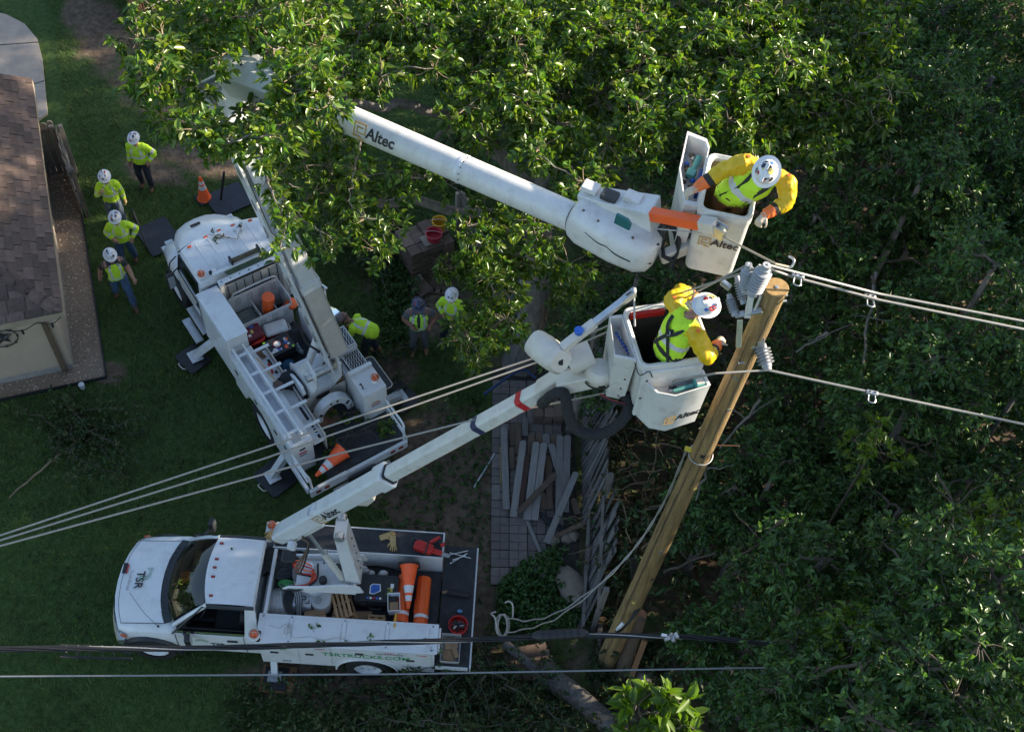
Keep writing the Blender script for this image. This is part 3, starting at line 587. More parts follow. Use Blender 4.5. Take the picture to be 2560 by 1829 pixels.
def poly_clumps(poly, n, z0, z1, r0, r1, holes=()):
    """clump centres spread through the volume above a region, given on the photograph, between two heights"""
    X = np.array([p[0] for p in poly]); Y = np.array([p[1] for p in poly]); out = []; tries = 0
    while len(out) < n and tries < 20000:
        tries += 1; x = random.uniform(X.min(), X.max()); y = random.uniform(Y.min(), Y.max())
        if not inpoly(np.array([x]), np.array([y]), poly)[0]: continue
        if any((x-hx_)**2/rx**2+(y-hy_)**2/ry**2 < 1 for hx_, hy_, rx, ry in holes): continue
        z = random.uniform(z0, z1); p = at(x*K, y*K, z)
        if any((p-q[0]).length < .22 for q in out): continue
        out.append((p, random.uniform(r0, r1)))
    return out
def bigtrunk(name, label, pts, radii, parent, roots=True):
    mb = MB(); P = bez(pts, 6); R = np.interp(np.linspace(0, 1, len(P)), np.linspace(0, 1, len(radii)), radii); n = 18; rings = []
    for i, p in enumerate(P):
        rings.append([p+Vector((math.cos(a), math.sin(a), 0))*float(R[i])*(1+.10*mnoise.noise(Vector((math.cos(a)*1.5, math.sin(a)*1.5, i*.25)))+.035*math.sin(a*9+i*.2)) for a in [2*PI*j/n for j in range(n)]])
    mb.loft(rings); return mb.obj(name, M_BARK, parent)
# --- the big leafy tree over the trucks
tb = at(1305, 905, 0)
tree1 = thing('leafy_tree', 'big leafy tree with thick grey trunk spreading over the trucks at top', 'tree', tb)
def rel(cl, o): return [(p-o, r) for p, r in cl]
tops = [at(1330, 800, 1.5)-tb, at(1335, 700, 3.0)-tb, at(1350, 590, 4.4)-tb, at(1330, 480, 5.6)-tb]
bigtrunk('trunk', None, [(0, 0, -.1), (0.02, .02, .25)]+tops, [.46, .36, .31, .28, .25, .17], tree1)
f1 = tops[-1]; forks = [tops[2], f1, at(1500, 250, 7)-tb, at(1150, 300, 7)-tb, at(900, 260, 8)-tb, at(650, 200, 9)-tb, at(1750, 180, 6.5)-tb, at(800, 470, 6.5)-tb]
mb = MB()
for a, b, r0, r1 in ((f1, forks[2], .16, .08), (f1, forks[3], .15, .09), (forks[3], forks[4], .09, .07), (forks[4], forks[5], .07, .05), (forks[2], forks[6], .08, .05), (tops[2], forks[7], .12, .06), (f1, at(1400, 420, 6.2)-tb, .1, .05)): limb(mb, a, b, r0, r1, .04, 8, 9, .12)
mb.obj('main_limbs', M_BARK, tree1)['kind'] = 'stuff'
PA = [(290, 60), (330, 0), (560, -30), (720, -30), (720, 250), (640, 300), (575, 430), (455, 390), (430, 320), (350, 255), (300, 160)]
PB = [(700, -40), (1760, -40), (1800, 150), (1520, 300), (1450, 400), (1290, 405), (900, 225), (740, 225)]
PC = [(1560, -40), (2040, -40), (1985, 110), (1990, 230), (1925, 320), (1830, 360), (1760, 325), (1560, 290)]
PF = [(610, 165), (690, 150), (745, 190), (735, 240), (640, 228)]
PD = [(575, 430), (640, 330), (760, 260), (1240, 490), (1290, 520), (1190, 560), (1060, 585), (900, 510), (840, 560), (760, 560), (640, 500)]
PE = [(1000, 570), (1100, 545), (1300, 580), (1290, 640), (1190, 710), (1140, 790), (1065, 800), (1020, 740), (1010, 650)]
HL = [(553, 148, 52, 40), (512, 215, 40, 60), (540, 315, 40, 75), (575, 420, 38, 60), (452, 412, 85, 80), (400, 345, 40, 40)]
crown(tree1, rel(poly_clumps(PA, 60, 9.6, 10.9, .30, .42, HL), tb), 26, 9, .14, M_LEAF, M_TWIG, forks)
crown(tree1, rel(poly_clumps(PB, 185, 7.2, 8.9, .34, .52), tb), 26, 9, .15, M_LEAF, M_TWIG, forks)
crown(tree1, rel(poly_clumps(PC, 78, 6.6, 8.2, .34, .52), tb), 26, 9, .15, M_LEAF, M_TWIG, forks)
crown(tree1, rel(poly_clumps(PD, 54, 6.3, 8.0, .28, .42, [(955, 500, 75, 60), (560, 450, 40, 60), (1030, 640, 60, 60), (1172, 600, 40, 60)]), tb), 22, 9, .14, M_LEAF, M_TWIG, forks)
crown(tree1, rel(poly_clumps(PE, 40, 4.6, 6.6, .30, .44, [(1010, 665, 48, 62), (1172, 690, 44, 105)]), tb), 26, 9, .13, M_LEAF, M_TWIG, [tops[2], at(1280, 640, 5)-tb])
crown(tree1, rel(poly_clumps(PF, 12, 10.75, 11.2, .26, .36), tb), 24, 9, .14, M_LEAF, M_TWIG, forks)
# a loose spray hanging over the lower boom of the big truck
crown(tree1, rel([(at(700, 620, 8.6), .26), (at(715, 560, 8.8), .28), (at(690, 505, 9.0), .28), (at(668, 455, 9.2), .24)], tb), 22, 8, .13, M_LEAF, M_TWIG, [forks[7], forks[5]])
# --- trees of the wood on the right, each with its own crown
WOOD = [ # centre on the photograph (display px), canopy height, radius, label
 (2120, 90, 8.2, 1.3, 'dark tree in the top right corner of the wood'),
 (2300, 260, 6.6, 1.4, 'tree at the right edge beside the top right corner'),
 (2080, 330, 7.8, 1.2, 'tree right of the bright crown, above the upper wires'),
 (1830, 430, 6.6, 1.1, 'tree right behind the upper worker and bucket'),
 (2030, 520, 5.6, 1.2, 'tree just above the paired upper wires'),
 (2250, 520, 8.3, 1.1, 'tree at the right edge just above the upper wires'),
 (1890, 690, 5.0, 1.2, 'tree right of the pole top between upper and lower wires'),
 (2110, 740, 7.6, 1.1, 'tree under the paired wires, half way to the right edge'),
 (2290, 830, 6.0, 1.3, 'tree at the right edge between upper and lower wires'),
 (1960, 960, 5.2, 1.3, 'tree under the single lower wire right of the pole'),
 (2180, 1030, 6.0, 1.3, 'tree below the single lower wire near the right edge'),
 (1740, 1010, 4.4, 1.1, 'small tree close to the right side of the pole'),
 (1640, 1060, 3.6, .9, 'low tree between leaning fence and pole'),
 (1850, 1200, 6.6, 1.0, 'tree right of the pole midway down its length'),
 (2060, 1230, 7.0, 1.1, 'tree in the lower right of the wood, middle of its row'),
 (2270, 1230, 8.8, 1.1, 'tree at the right edge of the lower wood'),
 (1960, 1420, 8.0, 1.0, 'tree in the lower right above the bright sapling row'),
 (2170, 1440, 8.6, 1.1, 'tree near the bottom right corner of the wood'),
 (1800, 1500, 4.6, 1.1, 'tree at the bottom right of the pole foot'),
 (2060, 1600, 8.4, 1.0, 'tree at the bottom edge right of the bright sapling'),
 (2270, 1620, 6.6, 1.2, 'tree in the very bottom right corner'),
 (2230, 120, 6.8, 1.3, 'tree at the right end of the top edge'),
 (1990, 180, 6.2, 1.2, 'tree right behind the bright crown at the top edge'),
 (2180, 400, 6.2, 1.2, 'tree between the top right corner and the upper wires'),
 (1900, 830, 5.0, 1.1, 'tree between the two sets of right hand wires near the pole'),
 (1720, 1350, 4.2, 1.0, 'low tree right of the pole foot'),
 (2020, 1100, 5.6, 1.2, 'tree in the middle of the wood below the lower wire'),
 (2240, 10, 5.6, 1.5, 'back tree at the top right, behind the corner tree'),
 (2110, -10, 5.2, 1.4, 'back tree along the top edge right of the bright crown'),
 (1960, 20, 5.0, 1.3, 'back tree along the top edge under the bright crown'),
 (2330, 420, 6.0, 1.2, 'tree cut by the right edge above the wires'),
 (1560, 250, 5.2, 1.2, 'tree low behind the bright crown above the upper bucket'),
 (1420, 590, 4.6, .9, 'shaded tree below the upper boom knuckle'),
 (1330, 690, 4.2, .8, 'shaded sapling between grey trunk and lower bucket'),
 (1500, 560, 4.4, .9, 'shaded tree between the two buckets'),
]
for x, y, z, r, lab in WOOD:
    c = at(x*K, y*K, z); b = Vector((c.x+random.uniform(-.3, .3), c.y+random.uniform(-.3, .3), 0)); t = thing('woodland_tree', lab, 'tree', b, 0, 'trees of the wood on the right')
    lean = (c-b)*Vector((1, 1, 0)) if False else Vector((c.x-b.x, c.y-b.y, 0))
    tr = MB(); pts = [(0, 0, -.1), tuple(lean*.3+Vector((0, 0, z*.3))), tuple(lean*.7+Vector((0, 0, z*.65))), tuple(lean+Vector((0, 0, z*.92)))]; tr.tube(bez(pts, 4), [.11-.07*i/12 for i in range(13)], 8); tr.obj('trunk', M_BARK, t)
    cl = []
    for k in range(int(21*r*r)):
        a = random.uniform(0, 2*PI); q = r*math.sqrt(random.uniform(0, 1)); cl.append((Vector((lean.x+q*math.cos(a), lean.y+q*math.sin(a), z-1.5*(q/r)**2-random.uniform(0, 1.5))), random.uniform(.36, .56)))
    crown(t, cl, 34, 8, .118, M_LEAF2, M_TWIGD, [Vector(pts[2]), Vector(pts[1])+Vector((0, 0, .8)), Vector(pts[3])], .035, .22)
# bare grey dead branches poking through the wood
for k, (a, b, za, zb) in enumerate((((2190, 680), (2150, 960), 6.4, 5.2), ((2180, 690), (2195, 830), 6.4, 5.6), ((1900, 1000), (1800, 1120), 5.4, 4.2), ((1960, 1300), (1840, 1400), 5.4, 4.5), ((1780, 1130), (1740, 1250), 4.6, 3.5), ((1660, 1430), (1790, 1380), 1.2, 3.2), ((2070, 830), (1990, 880), 5.6, 5.2), ((2420, 1330), (2340, 1180), 6.4, 6.6))):
    mb = MB(); p = limb(mb, at(*a, za), at(*b, zb), .028, .014, .03, 7, 6, .14); q = p[3]
    for s_ in (-1, 1): limb(mb, q, q+Vector((s_*random.uniform(.3, .5), random.uniform(-.4, .4), random.uniform(.1, .4))), .013, .005, 0, 4, 5, .2)
    tag(mb.obj('dead_branch', M_TWIGD if k % 2 else M_BARK), ['forked bare branch crossing the paired wires', 'bare branch rising beside the paired wires', 'bare branch right of the pole below the lower wire', 'bare branch in the middle of the lower wood', 'bare branch close to the pole shaft', 'long pale bare limb leaning on the pole foot', 'small bare branch above the single lower wire', 'bare branch near the right edge of the lower wood'][k], 'branch')
# taller trees beyond the right edge: they keep the low sun off the yard
for k in range(17):
    y = -7+k*2.35; x = 15.5+1.6*math.sin(k*2.3); hgt = 12.3+.45*math.sin(k*1.7); b = Vector((x, y+x*.24-2, 0)); t = thing('tall_tree', 'tall tree standing beyond the right edge of the picture', 'tree', b, 0, 'tall trees beyond the right edge')
    MB().tube([(0, 0, -.1), (.1, .1, hgt*.4), (0, .1, hgt*.9)], [.2, .15, .05], 8).obj('trunk', M_BARK, t)
    n = 850; a_ = NR.uniform(0, 2*PI, n); r_ = 1.85*NR.uniform(0, 1, n)**.5; zt_ = hgt-.10*r_**2+.5*np.sin(a_*3+k)*r_/1.85; P = np.stack([r_*np.cos(a_), r_*np.sin(a_), 2.5+(zt_-2.5)*NR.uniform(0, 1, n)**.75], 1)
    Ls = NR.uniform(.40, .70, n); leaf_mesh('crown', P, unit(NR.normal(size=(n, 3))), Ls, Ls*.55, M_LEAF2, t)['kind'] = 'stuff'
for k in range(9):
    b = Vector((-31+1.5*math.sin(k*1.9), -6+k*4.6, 0)); hgt = 8.5+1.2*math.sin(k*2.2); t = thing('garden_tree', 'garden tree standing beyond the left edge of the picture', 'tree', b, 0, 'garden trees beyond the left edge'); MB().tube([(0, 0, -.1), (.1, 0, hgt*.4), (0, .1, hgt*.8)], [.2, .15, .05], 8).obj('trunk', M_BARK, t)
    n = 900; d = unit(NR.normal(size=(n, 3))); P = d*NR.uniform(.1, 1, n)[:, None]**.45*np.array((2.4, 2.4, hgt*.42))+np.array((0, 0, hgt*.58)); Ls = NR.uniform(.45, .8, n); leaf_mesh('crown', P, unit(NR.normal(size=(n, 3))), Ls, Ls*.6, M_LEAF2, t)['kind'] = 'stuff'
# bright sapling tips close to the camera at the bottom edge
def sapling(label, cl, base, k=10, L=.17, tips=13):
    t = thing('sapling', label, 'tree', base); f = [Vector(cl[0][0])-base-Vector((0, 0, .45))]
    MB().tube([(0, 0, -.1), tuple((f[0])*.5), tuple(f[0]), tuple(Vector(cl[0][0])-base)], [.045, .03, .018, .008], 7).obj('trunk', M_TWIGD, t)
    crown(t, rel(cl, base), tips, k, L, M_LEAFY, M_TWIGD, f, .012, .3)
c = at(1650, 1775, 8.2); sapling('bright yellow green sapling top at the bottom edge, below the pole foot', [(at(1640, 1780, 8.6), .30), (at(1690, 1735, 8.7), .24), (at(1595, 1760, 8.5), .24), (at(1660, 1850, 8.4), .32), (at(1590, 1850, 8.3), .30), (at(1705, 1810, 8.5), .24), (at(1640, 1720, 8.5), .2)], Vector((c.x, c.y, 0)), 11, .21, 15)
c = at(1800, 1840, 7.6); sapling('bright sapling tip cut off by the bottom edge, right of the other one', [(at(1790, 1850, 7.7), .22), (at(1840, 1870, 7.6), .26)], Vector((c.x, c.y, 0)))
for x, y, z, r, lab in ((2140, 1600, 7.0, .4, 'lit leafy shoot in the lower right wood, left one'), (2440, 1450, 7.2, .42, 'lit leafy shoot in the lower right wood near the edge'), (2190, 1110, 6.6, .3, 'lit leafy shoot below the single lower wire'), (2480, 1290, 7.2, .3, 'lit leafy shoot at the right edge, middle height')):
    c = at(x, y, z); sapling(lab, [(c, r), (at(x+60, y+45, z-.2), r*.8), (at(x-40, y+60, z-.3), r*.7), (at(x+15, y-50, z-.25), r*.8), (at(x-55, y-10, z-.35), r*.8)], Vector((c.x, c.y, 0)), 8, .12, 34)
# --- undergrowth of the wood: nobody could count it
def scatter(name, label, region, n, z0, z1, L, m, k=6, cat='undergrowth', up=.7, twig=0):
    X = np.array([p[0] for p in region]); Y = np.array([p[1] for p in region]); T = []
    while len(T) < n:
        x = NR.uniform(X.min(), X.max(), n); y = NR.uniform(Y.min(), Y.max(), n); ok = inpoly(x, y, [tuple(p) for p in region])
        for a, b in zip(x[ok], y[ok]):
            if mnoise.noise(Vector((a*.9, b*.9, 7)))+random.uniform(-.25, .35) > -.05: T.append((a, b, z0+(z1-z0)*random.random()**1.6*(.6+.8*abs(mnoise.noise(Vector((a*.6, b*.6, 2)))))))
            if len(T) >= n: break
    T = np.array(T); D = unit(NR.normal(size=T.shape)*.7+np.array((0, 0, up))); P, D2, Ls, Ws = rosettes(T, D, k, L); o = leaf_mesh(name, P, D2, Ls, Ws, m)
    return tag(o, label, cat, kind='stuff')
def reg(*pts): return [A2(x, y) for x, y in pts]
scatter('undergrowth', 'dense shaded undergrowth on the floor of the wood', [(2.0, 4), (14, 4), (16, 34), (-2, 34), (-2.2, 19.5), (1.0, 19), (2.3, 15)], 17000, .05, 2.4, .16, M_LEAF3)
scatter('weeds', 'leafy weeds growing over the pavers and around the tan boulder', reg((1290, 1420), (1400, 1370), (1470, 1400), (1480, 1560), (1330, 1590), (1235, 1560), (1250, 1470)), 900, .05, .5, .10, M_LEAF2, 7)
scatter('weeds', 'low weeds around the brick stack and the two watching workers', reg((930, 700), (1010, 640), (1050, 720), (1030, 860), (960, 860)), 520, .03, .4, .10, M_LEAF2, 6)
scatter('weeds', 'scattered weeds on the bare earth between truck and pavers', reg((1080, 1000), (1225, 980), (1225, 1500), (1190, 1360), (900, 1300), (940, 1220), (1060, 1180)), 300, .02, .16, .09, M_LEAF2, 6)
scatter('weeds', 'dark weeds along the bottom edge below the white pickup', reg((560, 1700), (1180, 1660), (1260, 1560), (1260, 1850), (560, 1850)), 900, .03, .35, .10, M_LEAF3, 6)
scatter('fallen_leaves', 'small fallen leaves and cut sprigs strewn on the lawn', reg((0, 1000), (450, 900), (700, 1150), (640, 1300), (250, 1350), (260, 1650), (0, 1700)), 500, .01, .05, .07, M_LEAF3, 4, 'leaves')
# --- cut brush: piles of branches with dark leaves
def brush(label, area, n, zmax, leafn, lm=M_LEAF3, name='brush_pile', long=1.0, tw=M_TWIGD, L=.10):
    c = sum((at(x, y, 0) for x, y in area), Vector())/len(area); t = thing(name, label, 'brush pile', c); mb = MB(); T = []; D = []
    R = reg(*area); X = [p[0] for p in R]; Y = [p[1] for p in R]
    for i in range(n):
        while True:
            x, y = random.uniform(min(X), max(X)), random.uniform(min(Y), max(Y))
            if inpoly(np.array([x]), np.array([y]), R)[0]: break
        z = random.uniform(.05, zmax); a = random.uniform(0, 2*PI); Ln = random.uniform(.5, 1.3)*long; p = Vector((x, y, z))-c; d = Vector((math.cos(a), math.sin(a), random.uniform(-.1, .35)))
        pts = limb(mb, p, p+d*Ln, .016, .004, .03, 5, 5, .25)
        for q in pts[1:]:
            for _ in range(leafn): T.append(tuple(q+Vector((random.gauss(0, .09), random.gauss(0, .09), random.gauss(.02, .06))))); D.append((d.x+random.gauss(0, .5), d.y+random.gauss(0, .5), .6))
    mb.obj('branches', tw, t)['kind'] = 'stuff'; P, D2, Ls, Ws = rosettes(np.array(T), unit(np.array(D)), 5, L); leaf_mesh('leaves', P, D2, Ls, Ws, lm, t)['kind'] = 'stuff'; return t
brush('dark pile of cut branches between big truck and brick stack', [(880, 480), (1010, 540), (1010, 640), (930, 690), (840, 650)], 70, .9, 4)
brush('tangled heap of cut branches at the bottom edge left of the log', [(1150, 1670), (1250, 1690), (1400, 1800), (1420, 1850), (880, 1850), (940, 1740)], 80, .8, 4)
brush('cut leafy branch lying on the lawn at the left', [(150, 1020), (285, 1060), (260, 1180), (170, 1200), (110, 1150)], 22, .25, 5)
brush('twiggy grey brush behind the leaning fence under the pole', [(1520, 1250), (1640, 1180), (1680, 1420), (1560, 1520), (1530, 1420)], 55, 1.4, 1, tw=M_TWIG)
brush('twiggy brush under the lower bucket beside the leaning fence', [(1480, 960), (1600, 1000), (1620, 1150), (1520, 1180), (1490, 1080)], 55, 1.2, 1, tw=M_TWIG)
brush('small leafy brush heap near the black hose left of the two watchers', [(940, 880), (1010, 860), (1040, 960), (980, 1000)], 12, .2, 3)
mb = MB(); limb(mb, at(22, 1245, .03), at(170, 1120, .1), .014, .03, .02, 7, 6, .12); tag(mb.obj('cut_branch', M_TWIG), 'long pale cut stem end of the branch on the lawn', 'branch')
# felled log and broken boards at the bottom
def log_(label, a, b, za, zb, r0, r1):
    p, q = at(*a, za), at(*b, zb); n = 16; rings = []; d = (q-p).normalized(); u = d.orthogonal().normalized(); w = d.cross(u)
    for i in range(15):
        t = i/14; c_ = p.lerp(q, t)+Vector((0, 0, .04*math.sin(t*5))); r = r0+(r1-r0)*t; rings.append([c_+(u*math.cos(e)+w*math.sin(e))*r*(1+.08*mnoise.noise(Vector((math.cos(e)*1.3, math.sin(e)*1.3, t*3)))) for e in [2*PI*j/n for j in range(n)]])
    t = thing('felled_log', label, 'log', p); mb = MB(); mb.loft([[v-p for v in r_] for r_ in rings], caps=False); mb.obj('bark', M_BARK, t)
    m2 = mat('cut_wood_end', (.34, .19, .10), .8, var=.2, vscale=12); MB().add([v-p for v in rings[0]], [tuple(range(n))]).obj('cut_face', m2, t); MB().add([v-p for v in rings[-1]], [tuple(range(n))]).obj('cut_face', m2, t)
log_('thick grey felled log at the bottom edge beside the pole foot', (1352, 1675), (1545, 1822), .22, .24, .21, .19)
log_('thinner dark log crossing the broken boards at the bottom', (1262, 1608), (1405, 1735), .30, .34, .09, .08)
for k in range(5):
    p = at(1258+k*4, 1634+k*15, .12); q = at(1366+k*8, 1614+k*17, .15); tag(MB().beam(p, q, .15, .025).obj('broken_board', M_BROWNW), ['top', 'second', 'middle', 'fourth', 'bottom'][k]+' one of the broken brown boards beside the log', 'plank')
# concrete rubble near the pole foot
for k, (x, y) in enumerate(((1615, 1700), (1580, 1745), (1640, 1735))): boulder(at(x, y, .05), .2, M_CONC, ['flat', 'square', 'grey'][k]+' concrete lump in the weeds below the pole foot', 'rubble', 2)
# ================================================================== SHARED TRUCK PIECES
def wheel(parent, x, y, r, w, name='wheel', rimm=None):
    """wheel lying along the y axis: tyre, rim and hub"""
    M = Matrix.Rotation(PI/2, 4, 'X'); e = bpy.data.objects.new(name, None)
    t = MB().lathe([(r*.62, -w/2), (r*.93, -w/2), (r, -w*.36), (r, w*.36), (r*.93, w/2), (r*.62, w/2)], 28, M).obj(name, M_BLACK, parent, loc=(x, y, r))
    MB().lathe([(0, -w*.25), (r*.2, -w*.3), (r*.3, -w*.2), (r*.5, -w*.18), (r*.6, -w*.42), (r*.63, -w*.42), (r*.63, w*.42), (r*.6, w*.42), (r*.5, w*.18), (r*.3, w*.2), (r*.2, w*.45), (0, w*.45)], 24, M).obj('rim', rimm or M_WHITE, t)
    mb = MB()
    for k in range(8): a = 2*PI*k/8; s_ = 1 if y > 0 else -1; mb.cbox((r*.4*math.cos(a), s_*w*.2, r*.4*math.sin(a)), (.03, .03, .03))
    mb.obj('lug_nuts', M_STEEL, t)['kind'] = 'stuff'
    return t
def beacon(parent, loc, r=.075, name='beacon'):
    b = MB().lathe([(0, 0), (r*1.3, 0), (r*1.3, .02), (r*1.05, .05), (0, .05)], 20).obj(name, M_WHITE, parent, loc=loc)
    MB().lathe([(r, .05), (r, .09), (r*.8, .14), (r*.3, .16), (0, .16)], 20).obj('amber_dome', M_AMBER, b)
    mb = MB()
    for k in range(2): mb.tube([(r*1.15*math.cos(a)*(1-k), r*1.15*math.cos(a)*k, .05+.125*abs(math.sin(a))) for a in [PI*i/12 for i in range(13)]], .004, 4)
    mb.tube([(r*1.12*math.cos(a), r*1.12*math.sin(a), .10) for a in [2*PI*i/16 for i in range(17)]], .004, 4); mb.obj('wire_guard', M_STEEL, b)['kind'] = 'stuff'; return b
def logo(parent, M, size, stroke=M_GOLD, ink=M_INK, name='logo'):
    """company mark: nested square bracket device followed by the word"""
    o = text('Altec', size, ink, parent, M @ Matrix.Translation((size*.42, 0, 0)), name, bold=size*.022, shear=.12)
    mb = MB(); s = size*.42; cx = -size*1.12; w = size*.085
    def seg(x0, y0, x1, y1): mb.box(min(x0, x1)-w/2, max(x0, x1)+w/2, min(y0, y1)-w/2, max(y0, y1)+w/2, 0, .0015)
    for a in ((-s, s, s, s), (-s, -s, -s, s), (s, -s*.2, s, s), (-s, -s, s*.3, -s), (-s*.45, s*.4, s*.45, s*.4), (-s*.45, -s*.4, -s*.45, s*.4), (-s*.45, -s*.4, s, -s*.4), (s*.1, -s*1.3, s, -s*1.3)): seg(*a)
    e = mb.obj('logo_mark', stroke, parent, smooth=False); e['kind'] = 'stuff'; e.matrix_local = M @ Matrix.Translation((cx, 0, 0)) @ Matrix.Shear('XZ', 4, (0, 0)); return o
def gripstrut(parent, x0, x1, y0, y1, z, m=M_WHITE, name='step_tread', along='x', pitch=.055):
    """expanded-metal plank: frame with rows of wavy strands"""
    mb = MB(); mb.box(x0, x1, y0, y0+.015, z-.03, z); mb.box(x0, x1, y1-.015, y1, z-.03, z); mb.box(x0, x0+.012, y0+.016, y1-.016, z-.03, z-.001); mb.box(x1-.012, x1, y0+.016, y1-.016, z-.03, z-.001)
    a0, a1, b0, b1 = (x0, x1, y0, y1) if along == 'x' else (y0, y1, x0, x1); n = int((b1-b0)/pitch); st = max(4, int((a1-a0)/.05))
    for i in range(n):
        b = b0+.02+(b1-b0-.04)*(i+.5)/n; P = [];
        for k in range(st+1):
            a = a0+.01+(a1-a0-.02)*k/st; o = pitch*.3*(1 if k % 2 else -1); P.append((a, b+o, z-.008) if along == 'x' else (b+o, a, z-.008))
        mb.tube(P, .0075, 4, caps=False)
    o = mb.obj(name, m, parent, smooth=False); o['kind'] = 'stuff'; return o
def cone(label, loc, rot=(0, 0, 0), h=.72, r=.17):
    t = thing('traffic_cone', label, 'traffic cone', loc); t.rotation_euler = rot
    MB().prism(rrect(.38, .38, .06), 0, .035).obj('base', M_BLACK, t, bevel=.01)
    def rad(z): return r+(.028-r)*(z/h)
    MB().lathe([(rad(0)+.02, .035), (rad(.03), .06), (rad(h*.98), h*.98), (rad(h)*.9, h), (0, h)], 24).obj('body', M_CONE, t)
    for z0, z1 in ((h*.50, h*.66), (h*.72, h*.84)): MB().lathe([(rad(z0)+.003, z0), (rad(z1)+.003, z1)], 24).obj('reflective_collar', M_REFL, t)
    return t
def glove(label, loc, rz, m, name='work_glove', scale=1.0, curl=.25):
    """a limp leather glove: cuff, palm, four fingers, thumb"""
    mb = MB(); mb.loft([[Vector((x*.05, y0, z*.02+.022)) for x, z in ((-1, -.8), (0, -1), (1, -.8), (1.05, .5), (0, 1), (-1.05, .5))] for y0 in (-.14, -.09, -.04)]+[[Vector((x*.05, y0, z*.022+.024)) for x, z in ((-1, -.8), (0, -1), (1, -.8), (1.0, .6), (0, .9), (-1.0, .6))] for y0 in (0, .05)])
    for i, (x, L) in enumerate(((-.038, .075), (-.013, .09), (.013, .085), (.038, .065))): mb.tube([(x, .03, .024), (x*1.25, .06+L*.4, .03), (x*1.5, .06+L, .012)], [.013, .012, .009], 6)
    mb.tube([(.045, -.02, .024), (.085, .02, .028), (.10, .06, .016)], [.015, .013, .009], 6)
    o = mb.obj(name, m, loc=loc, rot=(0, 0, rz)); o.scale = (scale,)*3; return tag(o, label, 'glove')
def carton(label, loc, d, rot, m=None, name='carton', cat='carton', tape=True):
    t = thing(name, label, cat, loc); t.rotation_euler = rot
    MB().box(-d[0]/2, d[0]/2, -d[1]/2, d[1]/2, 0, d[2]).obj('box', m or M_CARD, t, bevel=.004, seg=1)
    MB().box(-d[0]/2-.002, d[0]/2+.002, -.004, .004, d[2], d[2]+.003).obj('flap_seam', M_TRIM, t)
    MB().box(-d[0]*.12, d[0]*.2, d[1]*.15, d[1]*.32, d[2]+.001, d[2]+.003).obj('printed_panel', M_INK, t); return t
def slat_crate(label, loc, d, rot, n=5):
    """open wooden crate: slatted top and sides on corner posts"""
    t = thing('wooden_crate', label, 'crate', loc); t.rotation_euler = rot; L, Wd, H = d
    for i in range(n): MB().box(-L/2, L/2, -Wd/2+Wd*(i+.12)/n, -Wd/2+Wd*(i+.72)/n, H-.014, H).obj('slat', M_WOOD, t)
    for x in (-L/2+.02, 0, L/2-.02): MB().box(x-.02, x+.02, -Wd/2, Wd/2, H-.034, H-.015).obj('batten', M_WOOD, t)
    for s_ in (-1, 1):
        for z in (.02, H*.4): MB().box(-L/2, L/2, s_*Wd/2-.012, s_*Wd/2+.002 if s_ > 0 else s_*Wd/2+.012, z, z+.05).obj('slat', M_WOOD, t); MB().box(s_*L/2-.011, s_*L/2+.001, -Wd/2+.02, Wd/2-.02, z, z+.05).obj('slat', M_WOOD, t)
        for q in (-1, 1): MB().box(s_*(L/2-.02)-.015, s_*(L/2-.02)+.015, q*(Wd/2-.02)-.015, q*(Wd/2-.02)+.015, 0, H-.035).obj('post', M_WOOD, t)
    return t
def on(t, p): return t.matrix_world @ Vector(p)

# ================================================================== WHITE PICKUP BUCKET TRUCK
LT = thing('bucket_truck', 'white pickup bucket truck with black liner and TSR lettering, nearest the camera', 'truck', (-3.5, 8.6, 0), RAD(181.9))
bpy.context.view_layer.update(); LI = LT.matrix_world.inverted()
def lw(p): return LI @ Vector(p)
def plan(xf, cv, y, w): return xf-cv*(abs(y)/w)**2.2
def cabring(xf, cv, zb, zt, crown, w):
    half = [(.78, zb), (.95, zb+.05), (1.0, zb+.28), (.995, zt-.16), (.95, zt-.05), (.86, zt), (.6, zt+crown*.6), (.3, zt+crown*.92), (0, zt+crown)]
    pts = [(a*w, z) for a, z in half]+[(-a*w, z) for a, z in half[-2::-1]]
    return [Vector((plan(xf, cv, y, w), y, z)) for y, z in pts]
MB().loft([cabring(3.10, .22, .56, .96, .02, .85), cabring(3.07, .22, .5, 1.04, .045, .90), cabring(2.93, .22, .47, 1.09, .06, .94), cabring(2.7, .23, .46, 1.12, .065, .96), cabring(2.42, .25, .46, 1.16, .06, .97), cabring(2.2, .28, .46, 1.19, .05, .97), cabring(1.98, .1, .46, 1.185, .02, .965), cabring(1.86, .0, .46, 1.18, .0, .96)]).obj('front_body', M_WHITE, LT, ang=32)
# hood panel, a few millimetres proud, with its creases
rows = []
for i in range(9):
    s_ = i/8; r_ = []
    for j in range(13):
        y = -.78+1.56*j/12; xf = 2.98+(2.24-2.98)*s_; cv = .22+.05*s_; z = 1.098+(1.205-1.098)*s_+.06*(1-(y/.82)**2)+(.016 if .30 < abs(y) < .62 else 0)+.006; r_.append(Vector((plan(xf, cv, y, .95), y, z)))
    rows.append(r_)
MB().loft(rows, closed=False).obj('hood', M_WHITE, LT, ang=28)
for s_ in (-1, 1):
    MB().tube([r_[0 if s_ < 0 else -1]+Vector((0, s_*.004, -.001)) for r_ in rows], .006, 4).obj('hood_gap', M_BLACK, LT)
    for x in (1.855, .677): MB().tube([(x, s_*.958, .56), (x, s_*.975, .82), (x, s_*.968, 1.05), (x, s_*.948, 1.18)], .007, 4).obj('door_gap', M_BLACK, LT)
    MB().tube([(1.85, s_*.957, .545), (.68, s_*.957, .545)], .008, 4).obj('door_gap', M_BLACK, LT)
MB().tube([v+Vector((-.004, 0, -.001)) for v in rows[0]], .005, 4).obj('hood_gap', M_BLACK, LT)
